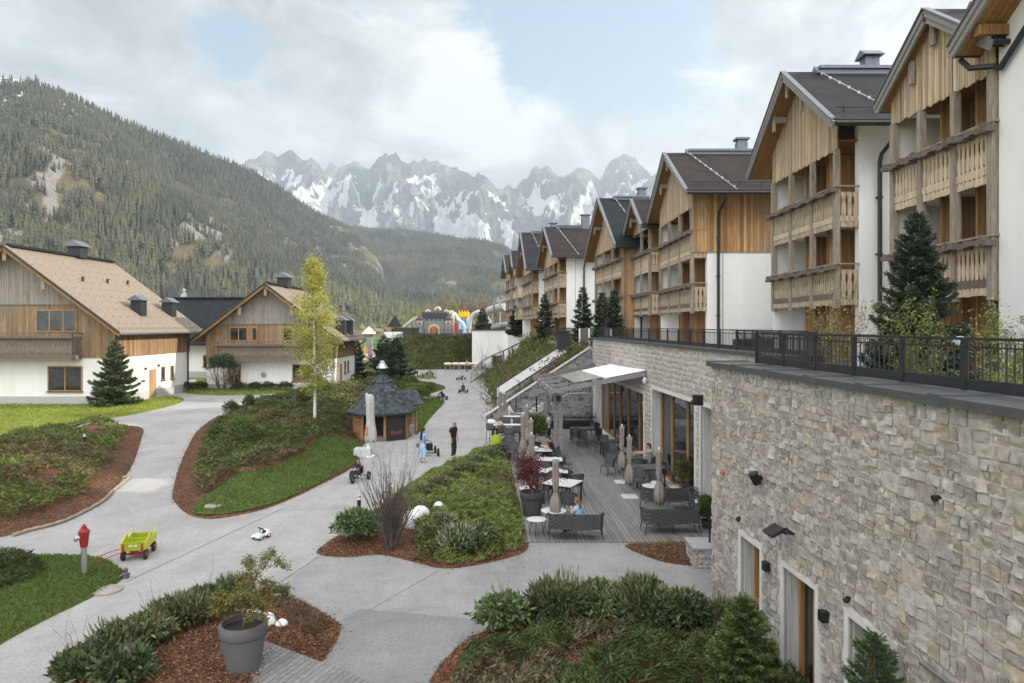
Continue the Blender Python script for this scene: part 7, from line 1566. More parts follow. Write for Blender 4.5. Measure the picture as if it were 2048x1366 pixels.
E = [Vector((re*math.cos(a), re*math.sin(a), ez)) for a in ang]; T_ = [Vector((rt_*math.cos(a), rt_*math.sin(a), tz)) for a in ang]
for k in range(8): shingled(m, E[k], E[(k+1) % 8], T_[k], T_[(k+1) % 8], 11, q, .27)
rf = m.build('roof', SCAL, t, rec=False)
m = MB(); E2 = [Vector((.62*math.cos(a), .62*math.sin(a), 3.16)) for a in ang]; T2 = [Vector((.17*math.cos(a), .17*math.sin(a), 3.62)) for a in ang]
for k in range(8): shingled(m, E2[k], E2[(k+1) % 8], T2[k], T2[(k+1) % 8], 4, q, .25)
m.build('roof_cap', SCAL, rf, rec=False)
m = MB(); [m.bar(E[k]-Vector((0,0,.03)), E[(k+1) % 8]-Vector((0,0,.03)), .05, .08) for k in range(8)]; m.build('fascia', ANTH, rf)
m = MB(); m.lathe([(.18,3.55),(.18,3.88),(.24,3.9),(.24,3.93)], 14); m.build('chimney', ANTH, rf); m = MB(); m.lathe([(.36,4.0),(.34,4.03),(.16,4.3),(.17,4.34),(.10,4.42),(.02,4.44)], 16); [m.bar((.2*math.cos(a), .2*math.sin(a), 3.9), (.2*math.cos(a), .2*math.sin(a), 4.05), .02, .02) for a in (0,2.1,4.2)]; m.build('chimney_cowl', STEEL, rf, smooth=True)
# menu board leaning before the right half of the doorway
a, b = cs[5], cs[6]; d = (b-a).normalized(); nn = Vector((d.y, -d.x, 0)); 
c0 = a+d*.10+nn*.14; c1 = b-d*.06+nn*.14; m = MB(); m.bar(c0+Vector((0,0,.78)), c1+Vector((0,0,.78)), .05, 1.42); bd = m.build('board_door', M('blackboard', (.020,.021,.022), .25, 3, .7, .05, 30), t)
m = MB(); [m.bar(c+Vector((0,0,.02)), c+Vector((0,0,1.5)), .06, .06) for c in (c0, c1)]; m.build('door_posts', ANTH, t)
def text_part(s, size, mat, parent, M4, name='lettering', ext=.004):
    cu = bpy.data.curves.new(name, 'FONT'); cu.body = s; cu.size = size; cu.extrude = ext; cu.align_x = 'CENTER'; cu.offset = .004; ob = bpy.data.objects.new(name, cu); COL.objects.link(ob)
    me = bpy.data.meshes.new_from_object(ob.evaluated_get(bpy.context.evaluated_depsgraph_get())); bpy.data.objects.remove(ob); me.transform(M4); return link(name, me, mat, parent)
ORC = M('orange_chalk', (.24,.065,.04), .2, 14, .9, 0); DRC = M('faded_red_chalk', (.11,.03,.028), .3, 14, .9, 0)
mid = (c0+c1)/2+nn*.032; Rm = Matrix.Rotation(math.atan2(d.y, d.x), 4, 'Z') @ Matrix.Rotation(R(90), 4, 'X')
text_part('BeeR', .34, ORC, bd, Matrix.Translation(mid+Vector((0,0,.36))) @ Rm)
text_part('DaS', .30, DRC, bd, Matrix.Translation(mid+Vector((0,0,1.08))) @ Rm)
# side annex with its own little gable roof, pointing right/back
m = MB(); m.bb(1.2,2.25,-.15,1.0,.0,1.5); 
ax = MB(); [ax.bar((x, y, 0), (x, y, 1.72), .09, .09) for x in (1.55, 2.2) for y in (-.1, 1.0)]; ax.build('annex_posts', DOORW, t)
ax = MB(); ax.bb(1.3,2.2,.95,1.0,.2,1.6); ax.build('annex_wall', LOG, t)
m = MB(); shingled(m, (1.0,-.45,1.72), (2.55,-.45,1.72), (1.0,.45,2.55), (2.55,.45,2.55), 5, q, .27); shingled(m, (2.55,1.35,1.72), (1.0,1.35,1.72), (2.55,.45,2.55), (1.0,.45,2.55), 5, q, .27); m.build('annex_roof', SCAL, t, rec=False)
m = MB(); m.bar((2.5,-.4,1.7),(2.5,.45,2.48),.05,.12); m.bar((2.5,1.3,1.7),(2.5,.45,2.48),.05,.12); m.build('annex_gable_boards', DOORW, t)
p = G(818, 872, 0); t = thing('milk_churn_bin', 'grey metal bin beside the hut door', 'bin', (p.x, p.y+.2, 0)); m = MB(); m.lathe([(.27,0),(.28,.55),(.30,.58),(.29,.62)], 18); m.build('body', M('zinc_bin', (.34,.35,.36), .15, 6, .5, .05, 30, .4), t, smooth=True); m = MB(); m.lathe([(.24,.62),(.12,.66),(.05,.7)], 14); m.build('lid', CUSH, t)
p = G(826, 866, 0); t = thing('small_churn', 'slim white can behind the grey bin at the hut', 'can', (p.x+.05, p.y+.5, 0)); m = MB(); m.lathe([(.14,0),(.15,.6),(.09,.72),(.1,.85)], 14); m.build('body', CUSH, t, smooth=True)
p = G(703, 868, 0); t = thing('stone_step', 'flat stone slab at the left foot of the hut', 'stone slab', (p.x, p.y, .02)); m = MB(); m.prism([(-.6,-.2),(.5,-.35),(.8,.1),(-.3,.3)], 'z', 0, .16); m.build('slab', M('cover_stone', (.27,.24,.21)), t, bevel=.03)
# big furled cantilever parasol + planters
p = G(738, 913, 0); t = thing('cantilever_parasol', 'tall furled pale grey cantilever parasol in front of the hut', 'parasol', (p.x, p.y, 0)); h = 3.12
m = MB(); m.lathe([(.30,0),(.30,.05),(.14,.08),(.085,.7)], 18); m.build('base', WHITE, t, smooth=True); m = MB(); m.bar((0,0,.05),(-.12,.02,h),.10,.13); m.build('mast', M('mast_alu', (.60,.61,.62), .04, 4, .4, 0, 40, .3), t)
zz = [(h-.02,.05),(h-.10,.16),(h-.5,.18),(h-1.0,.17),(h-1.5,.20),(h-1.9,.26),(h-2.2,.28),(h-2.36,.22)]; n = 36; V = []; Fa = []
for j, (z, r) in enumerate(zz):
    for k in range(n):
        a = 2*math.pi*k/n; pl = 1+.20*math.sin(a*8+j*.2)+.1*math.sin(a*3+j*.5); V.append((.06+r*pl*math.cos(a)*.95+.02*j*.4, -.12+r*pl*math.sin(a)*.8, z+(.09*math.sin(a*5) if j >= 6 else 0)))
for j in range(len(zz)-1):
    for k in range(n): k2 = (k+1) % n; Fa.append((j*n+k, (j+1)*n+k, (j+1)*n+k2, j*n+k2))
link('cloth', np_mesh('cloth', V, Fa), M('parasol_grey', (.42,.405,.385), .1, 4, .9, .2, 30), t, True)
m = MB(); [m.bb(-.10+.05*k, -.07+.05*k+.02, -.335-.003*k, -.32, 1.05+.03*k, 1.5+.04*k) for k in range(2)]; m.build('orange_band', M('band_orange', (.45,.16,.08), .2, 6, .9, 0), t)
p = G(725, 916, 0); m = MB(); m.bb(-.42,.42,-.25,.35,0,.42); o = m.build('parasol_weight', TTOP, bevel=.02); o.location = (p.x-.05, p.y+.35, 0); tag(o, 'pale box weight at the foot of the furled grey parasol', 'weight box')
# cone pots of the red maple neighbours etc. done in vegetation; low garden vent on chalet wall
p = P(527, 756, 67.95); m = MB(); m.lathe([(.28,0),(.26,.03),(.24,.03),(.02,.035)], 18, (0,0,0), True, Matrix.Rotation(R(90), 4, 'X')); o = m.build('wall_vent', M('vent_grey', (.3,.31,.31), .3, 30, .6, .1, 40)); o.location = (p.x, 67.96, p.z+.3); tag(o, 'round grey vent on the white wall of the second chalet', 'vent')
# laundry on the terrace rail, skylight box
p = P(1920, 682, 10.2); o = MB().ell((0,0,0), (.11,.03,.075), 10, 8).ell((.05,0,-.05), (.05,.035,.06), 8, 6).build('towel', M('towel_blue', (.33,.37,.45), .5, 18, .9, .3, 20), smooth=True); o.location = p; tag(o, 'crumpled blue and white towel hung on the back terrace railing', 'towel')
t = thing('skylight_box', 'low dark box skylight with glass lid in front of the golden-sided block', 'skylight', (12.6, 33.2, 5.05)); m = MB(); m.bb(-1.6,1.6,-.8,.8,0,.75); m.build('frame', ANTH, t); m = MB(); m.prism([(-.85,.78),(.85,1.2),(.85,1.26),(-.85,.84)], 'x', -1.7, 1.7); m.build('pane', M('frosted_glass', (.4,.42,.38)), t); 
# ------------------------------------------------ castle, slide, tube slide, playground
def infl(name, rgbv): return M(name, rgbv, .08, 3, .5, .05, 20)
SG = infl('vinyl_stone', (.17,.19,.18)); DK = infl('vinyl_dark', (.035,.045,.05)); PEA = infl('vinyl_peach', (.52,.36,.24)); REDV = infl('vinyl_red', (.35,.03,.04)); LBL = infl('vinyl_lightblue', (.42,.62,.75)); YLW = infl('vinyl_yellow', (.75,.48,.02)); BLU = infl('vinyl_blue', (.10,.22,.36)); BRN = infl('vinyl_brown', (.25,.10,.04)); CRM = infl('vinyl_cream', (.66,.60,.46))
Yc = 113.0; c = P(869, 679, Yc); t = thing('bouncy_castle', 'inflatable grey toy castle with two shielded towers and a brown arched gate', 'bouncy castle', (c.x, Yc, 4.7)); t.scale = (1, 1, .86); W_ = 5.9
m = MB(); m.bb(-3.1,3.1,-1.2,4,0,.45); m.build('base', DK, t, bevel=.1)
for s in (-1, 1):
    m = MB(); m.bb(s*2.35-.55,s*2.35+.55,-1.0,.1,.45,3.1); w_ = m.build('tower', SG, t, bevel=.12); m = MB(); m.lathe([(.62,3.05),(.68,3.2),(.64,3.3),(.05,3.95)], 16, (s*2.35,-.45,0)); m.build('tower_cap', DK, w_, smooth=True)
    m = MB(); sh = [(-.36,2.75),(.36,2.75),(.36,2.3),(0,1.85),(-.36,2.3)]; m.prism([(x+s*2.35, z) for x, z in sh], 'y', -1.06, -1.01); sd_ = m.build('shield', CRM, w_); m = MB(); m.prism([(x*.72+s*2.35, 2.32+(z-2.32)*.75) for x, z in sh], 'y', -1.09, -1.061); m.build('shield_field', REDV, sd_)
    m = MB(); m.bb(s*2.9-.28, s*2.9+.28, -.6, .2, 3.1, 3.75); m.build('turret_block', PEA, t, bevel=.08)
m = MB(); m.bb(-1.8,1.8,-.6,.1,.45,2.9); [m.bb(-1.7+.7*k,-1.35+.7*k,-.6,.1,2.9,3.2) for k in range(5)]; m.build('gate_wall', SG, t, bevel=.08)
m = MB(); arch = [(-.95,.45)]+[(.95*math.cos(a), 1.35+.95*math.sin(a)) for a in [math.pi*(1-k/12) for k in range(13)]]+[(.95,.45)]; m.prism(arch, 'y', -.70, -.61); ga = m.build('gate_arch', PEA, t); m = MB(); m.prism([(x*.72, .45+(z-.45)*.76) for x, z in arch], 'y', -.75, -.701); m.build('gate_door', BRN, ga); m = MB(); m.bb(-.02,.02,-.78,-.751,.5,1.6); [m.bb(s*.25-.04,s*.25+.04,-.79,-.751,.9,1.1) for s in (-1,1)]; m.build('gate_fittings', YLW, ga)
m = MB(); m.bb(-2.0,2.0,.2,1.0,2.6,4.3); m.lathe([(.35,0),(.42,.1),(.42,4.1),(.35,4.2)], 12, (-2.1,.6,4.3), True, Matrix.Rotation(R(90), 4, 'Y')); m.build('roof_bar', DK, t, bevel=.1)
for i, (x, z, s) in enumerate(((-1.6,4.75,1),(-.8,4.8,-1),(.0,5.3,1),(.9,5.35,-1),(1.6,4.8,1),(2.6,4.6,-1))):
    m = MB(); m.tube([(x,.6,z-.35),(x+.1*s,.6,z),(x+.3*s,.6,z+.22),(x+.5*s,.6,z+.1),(x+.42*s,.6,z-.12)], [.16,.15,.13,.12,.07], 8); m.build('horn', CRM, t, smooth=True)
m = MB(); m.tube([(3.05,.2,.5),(3.1,.2,3.6),(3.0,.2,4.7),(2.6,.2,4.9)], [.28,.26,.2,.1], 10); m.build('side_column', CRM, t, smooth=True)
m = MB(); m.bb(3.35,3.85,-.9,-.2,.45,2.2); m.lathe([(.2,2.2),(.25,2.5),(.02,2.8)], 10, (3.6,-.55,0)); m.build('knight_figure', REDV, t, bevel=.1)
m = MB(); m.tube([(3.5,.4,4.0),(3.9,.3,3.0),(4.6,.2,2.6),(5.0,.1,1.6),(5.0,0,.5)], [.28,.3,.3,.3,.32], 10); m.lathe([(.35,3.7),(.42,4.0),(.05,4.6)], 10, (3.4,.4,0)); m.build('side_arch', LBL, t, smooth=True)
for k in range(5): m = MB(); z = .9+.42*k; m.bb(-2.6,-2.1,-1.04,-1.01,z,z+.2); m.build('stone_patch', CRM, t) if k in (0,) else None
c = P(928, 672, 118); t = thing('inflatable_slide', 'inflatable slide with yellow battlements, light blue posts and a blue base', 'inflatable slide', (c.x, 118, 4.7)); t.scale = (.50, .6, .63)
m = MB(); m.bb(-4.4,3.5,-1.5,2,0,1.9); m.build('base', BLU, t, bevel=.2); m = MB(); m.bb(-4.4,3.5,-1.56,-1.45,1.6,1.92); m.build('base_stripe', infl('vinyl_pale', (.50,.47,.43)), t)
for s in (-1, 1): m = MB(); m.lathe([(.55,1.5),(.5,3.2),(.46,5.0)], 14, (s*1.3,0,0)); m.build('post', LBL, t, smooth=True)
m = MB(); m.bb(-.75,.75,.2,1.2,1.6,4.6); m.build('ladder_panel', BLU, t); m = MB(); [m.bb(-.7,.7,-.05,.2,1.9+.55*k,2.1+.55*k) for k in range(5)]; m.build('rungs', LBL, t)
m = MB(); m.bb(-1.95,1.95,-.45,.9,5.0,6.3); [m.bb(-1.9+1.0*k,-1.35+1.0*k,-.4,.4,6.3,6.75) for k in range(4)]; b_ = m.build('battlement', YLW, t, bevel=.12); m = MB(); [m.lathe([(.25,6.75),(.2,7.0),(.02,7.1)], 10, (-1.62+1.0*k,0,0)) for k in range(4)]; m.build('red_tips', REDV, b_)
m = MB(); m.prism([(-.7,5.05),(.7,5.05),(.35,4.1),(0,3.9),(-.35,4.1)], 'y', -.3, -.2); m.build('crest', infl('vinyl_orange', (.55,.25,.03)), t)
TUB = M('tube_slide', (.42,.42,.41), .08, 2, .45, .03, 20)
t = thing('tube_slide', 'big off-white enclosed tube water slide looping beside the far hotel block', 'tube slide', tuple(P(990, 660, 112))); o = t.location
def tubepts(l): return [P(x, y, Y) for x, y, Y in l]
m = MB(); m.tube(tubepts([(1012,614,106),(995,616,108),(980,620,110),(970,630,112),(972,640,113),(978,648,114)]), .62, 14); m.build('tube', TUB, t, off=o, smooth=True)
m = MB(); m.tube(tubepts([(938,668,116),(940,640,116),(946,628,116),(956,623,116),(966,626,116),(972,640,115)]), [.32]*6, 14); m.build('tube', TUB, t, off=o, smooth=True)
m = MB(); m.tube(tubepts([(974,658,112),(990,654,110),(1010,650,108),(1020,648,107)]), .5, 14); m.build('tube', TUB, t, off=o, smooth=True)
for x, y in ((984,622),(1000,618),(948,640),(990,656)): p = P(x, y, 111); m = MB(); m.tube([(p.x,p.y,4.7),(p.x,p.y,p.z)], .15, 8); m.build('support', STEEL, t, off=o)
for x in (988, 1000): m = MB(); p = P(x, 611, 107); m.lathe([(.67,-.08),(.67,.08)], 16, p, False, Matrix.Rotation(R(90), 4, 'Y')); m.build('joint_ring', FLASH, t, off=o)
railing('plateau_fence', 'thin dark fence along the top of the bank in front of the castle', [(-17.5,107.6,4.7),(-12,108.2,4.7),(-6.3,107.4,4.75)], 1.1, 2.0, .05, pick=.25, parapet=False)
WOODP = M('play_wood', (.36,.22,.10), .25, 3, .8, .1, 20)
c = P(790, 690, 112); t = thing('play_house', 'small playhouse with dark pointed roof left of the castle', 'playhouse', (c.x, 112, 4.6)); m = MB(); m.bb(-1.1,1.1,-1,1,0,1.6); m.build('wall', WOODP, t); m = MB(); m.lathe([(1.5,1.6),(.06,3.5)], 4, (0,0,0), True, Matrix.Rotation(math.pi/4, 4, 'Z')); m.build('roof', ROOFD, t)
m = MB(); m.bb(-.4,.4,-1.04,-1.0,.1,1.3); m.build('door', DARKIN, t)
c = P(806, 690, 110); t = thing('storage_fence', 'dark board enclosure between the playhouse and the castle', 'fence', (c.x, 110, 4.6)); m = MB(); [m.bb(-1.6+.25*k,-1.38+.25*k,-.03,.03,0,1.5) for k in range(17)]; m.bb(-1.6,2.6,.03,.08,1.1,1.25); m.build('boards', ANTH, t)
c = P(783, 690, 108.5); m = MB(); m.bb(-1.2,1.6,-.2,.2,-.4,1.0); o = m.build('white_wall', WHITE); o.location = (c.x, 109, 4.4); tag(o, 'low white wall below the small playhouse', 'low wall')
c = P(815, 660, 115); t = thing('small_slide', 'pale little chute rising right of the playhouse', 'slide', (c.x, 115, 4.7)); m = MB(); m.tube([(-1.6,0,.6),(-.6,0,1.5),(1.2,0,2.9)], [.28,.28,.28], 8); m.build('chute', TUB, t, smooth=True); m = MB(); m.bar((1.1,0,0),(1.1,0,2.7),.15,.15); m.build('leg', STEEL, t)
# playground down on the meadow
c = G(736, 690, 0); c = Vector(((738-CX)/F*150, 150, 0)); t = thing('play_tower', 'timber play tower with a steel spiral slide on the meadow', 'play tower', c); m = MB(); [m.bar((x,y,0),(x*.9,y*.9,5.2),.22,.22) for x in (-1.2,1.2) for y in (-1.1,1.1)]; m.build('posts', WOODP, t); m = MB(); m.bb(-1.2,1.2,-1.2,1.2,2.4,4.2); m.build('cabin', M('net_dark', (.10,.09,.10), .3, 6, .9, 0), t); m = MB(); m.lathe([(1.9,4.6),(.05,6.2)], 4, (0,0,0), True, Matrix.Rotation(math.pi/4, 4, 'Z')); m.build('roof', CRM, t)
m = MB(); m.tube([(1.0,-1.0,3.0),(2.2,-2.0,2.4),(3.2,-2.8,1.2),(3.6,-4,0.2)], .42, 10); m.build('slide', STEEL, t, smooth=True); m = MB(); m.bb(-.7,.5,-1.3,-1.2,.2,2.2); m.build('climbing_panel', infl('panel_orange', (.5,.2,.05)), t)
c = Vector(((745-CX)/F*170, 170, 0)); t = thing('swing_frame', 'tall timber A-frame swing behind the play tower', 'swing', c); m = MB(); [m.bar((s*2.6+u*.9,v,0),(s*2.6,0,5.6),.22,.22) for s in (-1,1) for u in (-1,1) for v in (0,)]; m.bar((-2.8,0,5.6),(2.8,0,5.6),.22,.22); m.build('frame', WOODP, t); m = MB(); [m.tube([(x,0,5.5),(x,0,.7)], .03, 4) for x in (-.8,-.2)]; m.bb(-.85,-.15,-.15,.15,.62,.7); m.build('swing_seat', BLACK, t)
c = Vector(((738-CX)/F*112, 112, 0)); t = thing('colour_climber', 'colourful green, purple and yellow climbing structure by the dark spruces', 'climber', c)
for x, y, z0, z1, w, cn in ((-1.6,0,0,4.0,.9,(.55,.6,.15)),(.2,0,0,3.4,.7,(.35,.2,.45)),(1.6,.3,0,4.2,.9,(.15,.4,.15)),(0,.6,3.0,4.4,2.2,(.2,.45,.2)),(-1.6,-.4,0,1.2,.8,(.1,.3,.42)),(.9,-.5,0,1.0,.7,(.5,.25,.1)),(.3,-.9,0,.7,.8,(.7,.72,.75))):
    m = MB(); m.bb(x-w/2,x+w/2,y-.3,y+.3,z0,z1); m.build('play_panel', infl('play_%d%d%d' % tuple(int(v*100) for v in cn), tuple(v*.62+.07 for v in cn)), t, bevel=.06)
m = MB(); [m.tube([(x,-.35,0),(x,-.35,4.4)], .07, 6) for x in (-2.1,-.6,.6,2.1)]; m.build('poles', CRM, t)
sheet('meadow_path', [(-42,165),(-40,165),(-27,128),(-28,126),(-33,132)], .0, M('pale_path', (.5,.46,.38), .1, 2, .9, .1, 20))
sheet('sand_pit', [(-36,158),(-24,150),(-20,138),(-29,140)], -.005, M('pale_path', (.5,.46,.38)))
# village houses far off
for i, (px, Y, w_, h, col, lb) in enumerate(((720,430,16,5,(.55,.55,.55),'long pale roofed house far across the meadow'),(752,440,12,4.5,(.4,.3,.22),'brown house far across the meadow, right of the long pale one'),(768,445,11,4.5,(.62,.6,.56),'white house far across the meadow near the wood edge'),(705,420,9,4,(.3,.27,.25),'small dark barn at the left of the far houses'))):
    t = thing('far_house', lb, 'house', ((px-CX)/F*Y, Y, 0), 0, 'houses across the meadow'); m = MB(); m.bb(-w_/2,w_/2,-4,4,0,h*.55); m.build('wall', M('far_wall_%d' % i, col, .1, 2, .9, 0), t); m = MB(); m.prism([(-5,h*.55),(0,h),(5,h*.55)], 'x', -w_/2-.6, w_/2+.6); m.build('roof', M('far_roof', (.16,.165,.18), .2, 2, .8, 0), t)
    m = MB(); [m.bb(-w_*.35+w_*.22*k,-w_*.35+w_*.22*k+1.1,-4.04,-4.0,.9,2.0) for k in range(4)]; m.build('windows', DARKIN, t)
# pale round table group at the bank foot
for i, px in enumerate((896, 912, 925, 938, 951)):
    p = G(px, 741, 0); t = thing('stacked_chairs', ['pale pile of chairs left of all at the foot of the bank','second pale chair pile at the foot of the bank','middle pale chair pile at the foot of the bank','fourth pale chair pile beside the kart riders','last pale chair pile beside the ramp railing'][i], 'chairs', (p.x, p.y, 0), 0, 'pale chairs at the foot of the bank'); m = MB(); m.ell((0,0,.95), (.62,.4,.22), 12, 8); m.build('shell', CRM, t, smooth=True); m = MB(); [m.tube([(sx*.3,sy*.2,.9),(sx*.4,sy*.3,0)], .03, 5) for sx in (-1,1) for sy in (-1,1)]; m.build('legs', STEEL, t)
# rail hoop at small grass island
railing('path_barrier', 'thin grey barrier frame on the path by the small grass island', [tuple(G(842, 762)), tuple(G(872, 759))], 1.05, 1.2, .05, pick=9, parapet=False, mat=STEEL)
# ------------------------------------------------ people: one continuous body grown on a posed skeleton, clothes and hair as its children
SKINNED = []
def skin(name, vs, es, mat, parent, sub=1, smooth=True):
    me = bpy.data.meshes.new(name); me.from_pydata([tuple(v[0]) for v in vs], es, []); o = link(name, me, mat, parent)
    m = o.modifiers.new('skin', 'SKIN'); m.use_smooth_shade = True
    sk = me.skin_vertices[0].data
    for i, v in enumerate(vs):
        r = v[1]; sk[i].radius = (r, r) if isinstance(r, (int, float)) else r; sk[i].use_root = (i == 0)
    s = o.modifiers.new('sub', 'SUBSURF'); s.levels = sub; s.render_levels = sub; SKINNED.append(o); return o
STAND = dict(pel=(0,0,.95), wai=(0,0,1.10), che=(0,.01,1.32), nec=(0,0,1.49), h0=(0,.015,1.57), h1=(0,.03,1.69), sL=(-.18,0,1.43), eL=(-.25,-.02,1.15), wL=(-.26,.05,.90), sR=(.18,0,1.43), eR=(.25,-.02,1.15), wR=(.26,.05,.90), hL=(-.09,0,.92), kL=(-.10,.03,.50), aL=(-.11,-.02,.09), tL=(-.13,.15,.04), hR=(.09,0,.92), kR=(.10,.03,.50), aR=(.11,-.02,.09), tR=(.13,.15,.04))
SIT = dict(pel=(0,0,.50), wai=(0,-.04,.66), che=(0,-.03,.88), nec=(0,0,1.05), h0=(0,.03,1.13), h1=(0,.05,1.25), sL=(-.18,-.02,.99), eL=(-.24,.10,.76), wL=(-.14,.33,.76), sR=(.18,-.02,.99), eR=(.24,.10,.76), wR=(.14,.33,.76), hL=(-.09,.02,.50), kL=(-.13,.44,.50), aL=(-.13,.46,.10), tL=(-.14,.62,.05), hR=(.09,.02,.50), kR=(.13,.44,.50), aR=(.13,.46,.10), tR=(.14,.62,.05))
CLO = {}
def cloth(c, k=.12): 
    key = tuple(round(x, 3) for x in c)
    if key not in CLO: CLO[key] = M('cloth_%d' % len(CLO), c, k, 9, .9, .2, 40)
    return CLO[key]
def person(label, loc, rz, J, sc=1.0, shirt=(.02,.02,.02), pants=(.03,.035,.05), hair=(.05,.035,.025), sleeve=.5, hairlen=0, shoes=(.02,.02,.02), head=1.0, vest=None, dress=None, hood=None, group=None, bald=False, legs=True, wide=0.0):
    t = thing('person', label, 'person', loc, rz, group); P_ = {k: Vector(v)*sc for k, v in J.items()}; s = sc
    hd = (P_['h1']-P_['h0']).normalized(); P_['h0'] = P_['nec']+(P_['h0']-P_['nec'])*head; P_['h1'] = P_['h0']+hd*(.12*s*head)
    vs = []; es = []; ix = {}
    def add(k, co, r, to=None): ix[k] = len(vs); vs.append((co, r)); (to is not None) and es.append((ix[to], ix[k]))
    add('pel', P_['pel'], (.115*s, .082*s)); add('wai', P_['wai'], (.10*s, .072*s), 'pel'); add('che', P_['che'], (.115*s, .078*s), 'wai'); add('nec', P_['nec'], .052*s, 'che'); add('h0', P_['h0'], .078*s*head, 'nec'); add('hm', (P_['h0']+P_['h1'])/2, .092*s*head, 'h0'); add('h1', P_['h1'], .078*s*head, 'hm')
    fwd = Vector((0,1,0)); fwd = (fwd-hd*fwd.dot(hd)).normalized()
    for S in 'LR':
        add('s'+S, P_['s'+S], .050*s, 'che'); add('e'+S, P_['e'+S], .043*s, 's'+S); add('w'+S, P_['w'+S], .030*s, 'e'+S)
        d = (P_['w'+S]-P_['e'+S]).normalized(); lat = d.cross(Vector((0,0,1))); lat = lat.normalized() if lat.length > .2 else Vector((0,1,0)); dn = lat.cross(d)
        add('p'+S, P_['w'+S]+d*.07*s, (.036*s, .022*s), 'w'+S)
        for f, (o_, L) in enumerate(((-.027,.062),(-.009,.072),(.010,.068),(.027,.052))):
            b0 = P_['w'+S]+d*.085*s+lat*o_*s; add('f%d'%f+S, b0+d*L*.5*s, .0095*s, 'p'+S); add('g%d'%f+S, b0+d*L*.85*s-dn*.018*s, .008*s, 'f%d'%f+S)
        sg = 1 if S == 'L' else -1; tb = P_['w'+S]+d*.035*s+lat*sg*.03*s; add('th'+S, tb+d*.025*s+lat*sg*.018*s, .011*s, 'p'+S); add('tt'+S, tb+d*.06*s+lat*sg*.02*s, .009*s, 'th'+S)
        add('h'+S, P_['h'+S], .072*s, 'pel'); add('k'+S, P_['k'+S], .058*s, 'h'+S); add('a'+S, P_['a'+S], .038*s, 'k'+S); add('t'+S, P_['t'+S], .034*s, 'a'+S)
    skin('body', vs, es, SKIN, t)
    hc = (P_['h0']+P_['h1'])/2; hr = .098*s*head; q = hd.rotation_difference(Vector((0,0,1))).inverted().to_matrix().to_4x4()
    f = MB(); [f.ell(hc+fwd*hr*.88+q.to_3x3() @ Vector((e*hr*.38, 0, hr*.05)), hr*.12, 6, 5) for e in (-1, 1)]; f.build('eyes', cloth((.03,.025,.02)), t)
    f = MB(); f.ell(hc+fwd*hr*.98-hd*hr*.2, (hr*.13, hr*.2, hr*.22), 7, 5); f.build('nose', SKIN, t, smooth=True)
    f = MB(); [f.ell(hc+q.to_3x3() @ Vector((e*hr*.97, -.02*s, -hr*.1)), (hr*.12, hr*.22, hr*.3), 7, 5) for e in (-1, 1)]; f.build('ears', SKIN, t, smooth=True)
    f = MB(); f.ell(hc+fwd*hr*.93-hd*hr*.52, (hr*.3, hr*.1, hr*.07), 7, 4); f.build('mouth', cloth((.28,.10,.09)), t)
    # hair cap: shell over the back and top of the head
    hm = MB(); V = []; n = 16
    rows = 7
    for j in range(rows+1):
        th = math.pi*.58*j/rows
        for k in range(n):
            a = 2*math.pi*k/n; lim = 1.0 if math.cos(a-math.pi/2) < .35 else (.62 if not bald else .45); tt = th*lim*(1.12 if math.cos(a-math.pi/2) < -.3 else 1); r = hr*(1.10 if not bald else 1.035)
            v = Vector((r*math.sin(tt)*math.cos(a)*.95, r*math.sin(tt)*math.sin(a)*1.08, r*math.cos(tt)*1.12)); V.append(hc+q.to_3x3() @ v-fwd*.008*s)
    hm._add(V, [(j*n+k, j*n+(k+1) % n, (j+1)*n+(k+1) % n, (j+1)*n+k) for j in range(rows) for k in range(n)]); h_ = hm.build('hair', cloth(hair, .3), t, smooth=True); h_.modifiers.new('s', 'SOLIDIFY').thickness = .012*s
    if hairlen: skin('long_hair', [(hc-fwd*hr*.5+hd*hr*.3, (.075*s, .06*s)), (P_['nec']-fwd*.075*s, (.085*s, .05*s)), (P_['nec']-fwd*.10*s-Vector((0,0,hairlen*.5*s)), (.10*s, .045*s)), (P_['nec']-fwd*.10*s-Vector((0,0,hairlen*s)), (.06*s, .025*s))], [(0,1),(1,2),(2,3)], cloth(hair, .3), t)
    # top with sleeves
    def mixp(a, b, f): return P_[a]*(1-f)+P_[b]*f
    c = []; e = []; 
    c += [(P_['pel']+(P_['pel']-P_['wai'])*.5, (.155*s, .122*s)), (P_['wai'], (.146*s, .112*s)), (P_['che'], (.172*s, .126*s)), (mixp('che','nec',.85), (.072*s, .072*s))]; e += [(0,1),(1,2),(2,3)]
    for S in 'LR':
        i = len(c); c.append((P_['s'+S], .078*s)); e.append((2, i))
        if sleeve <= .5: c.append((mixp('s'+S,'e'+S,.72), .066*s)); e.append((i, i+1))
        else: c.append((P_['e'+S], .058*s)); c.append((mixp('e'+S,'w'+S,.88), .044*s)); e += [(i, i+1), (i+1, i+2)]
    skin('top', c, e, cloth(shirt), t)
    if vest: skin('waistcoat', [(P_['pel'], (.158*s, .125*s)), (P_['wai'], (.152*s, .118*s)), (P_['che'], (.176*s, .130*s)), (mixp('che','nec',.4), (.12*s, .1*s))], [(0,1),(1,2),(2,3)], cloth(vest), t)
    if hood: skin('hood', [(hc-fwd*.02*s+hd*hr*.95, .07*s), (hc-fwd*.045*s, .135*s), (P_['nec']-fwd*.03*s, .12*s)], [(0,1),(1,2)], cloth(hood), t)
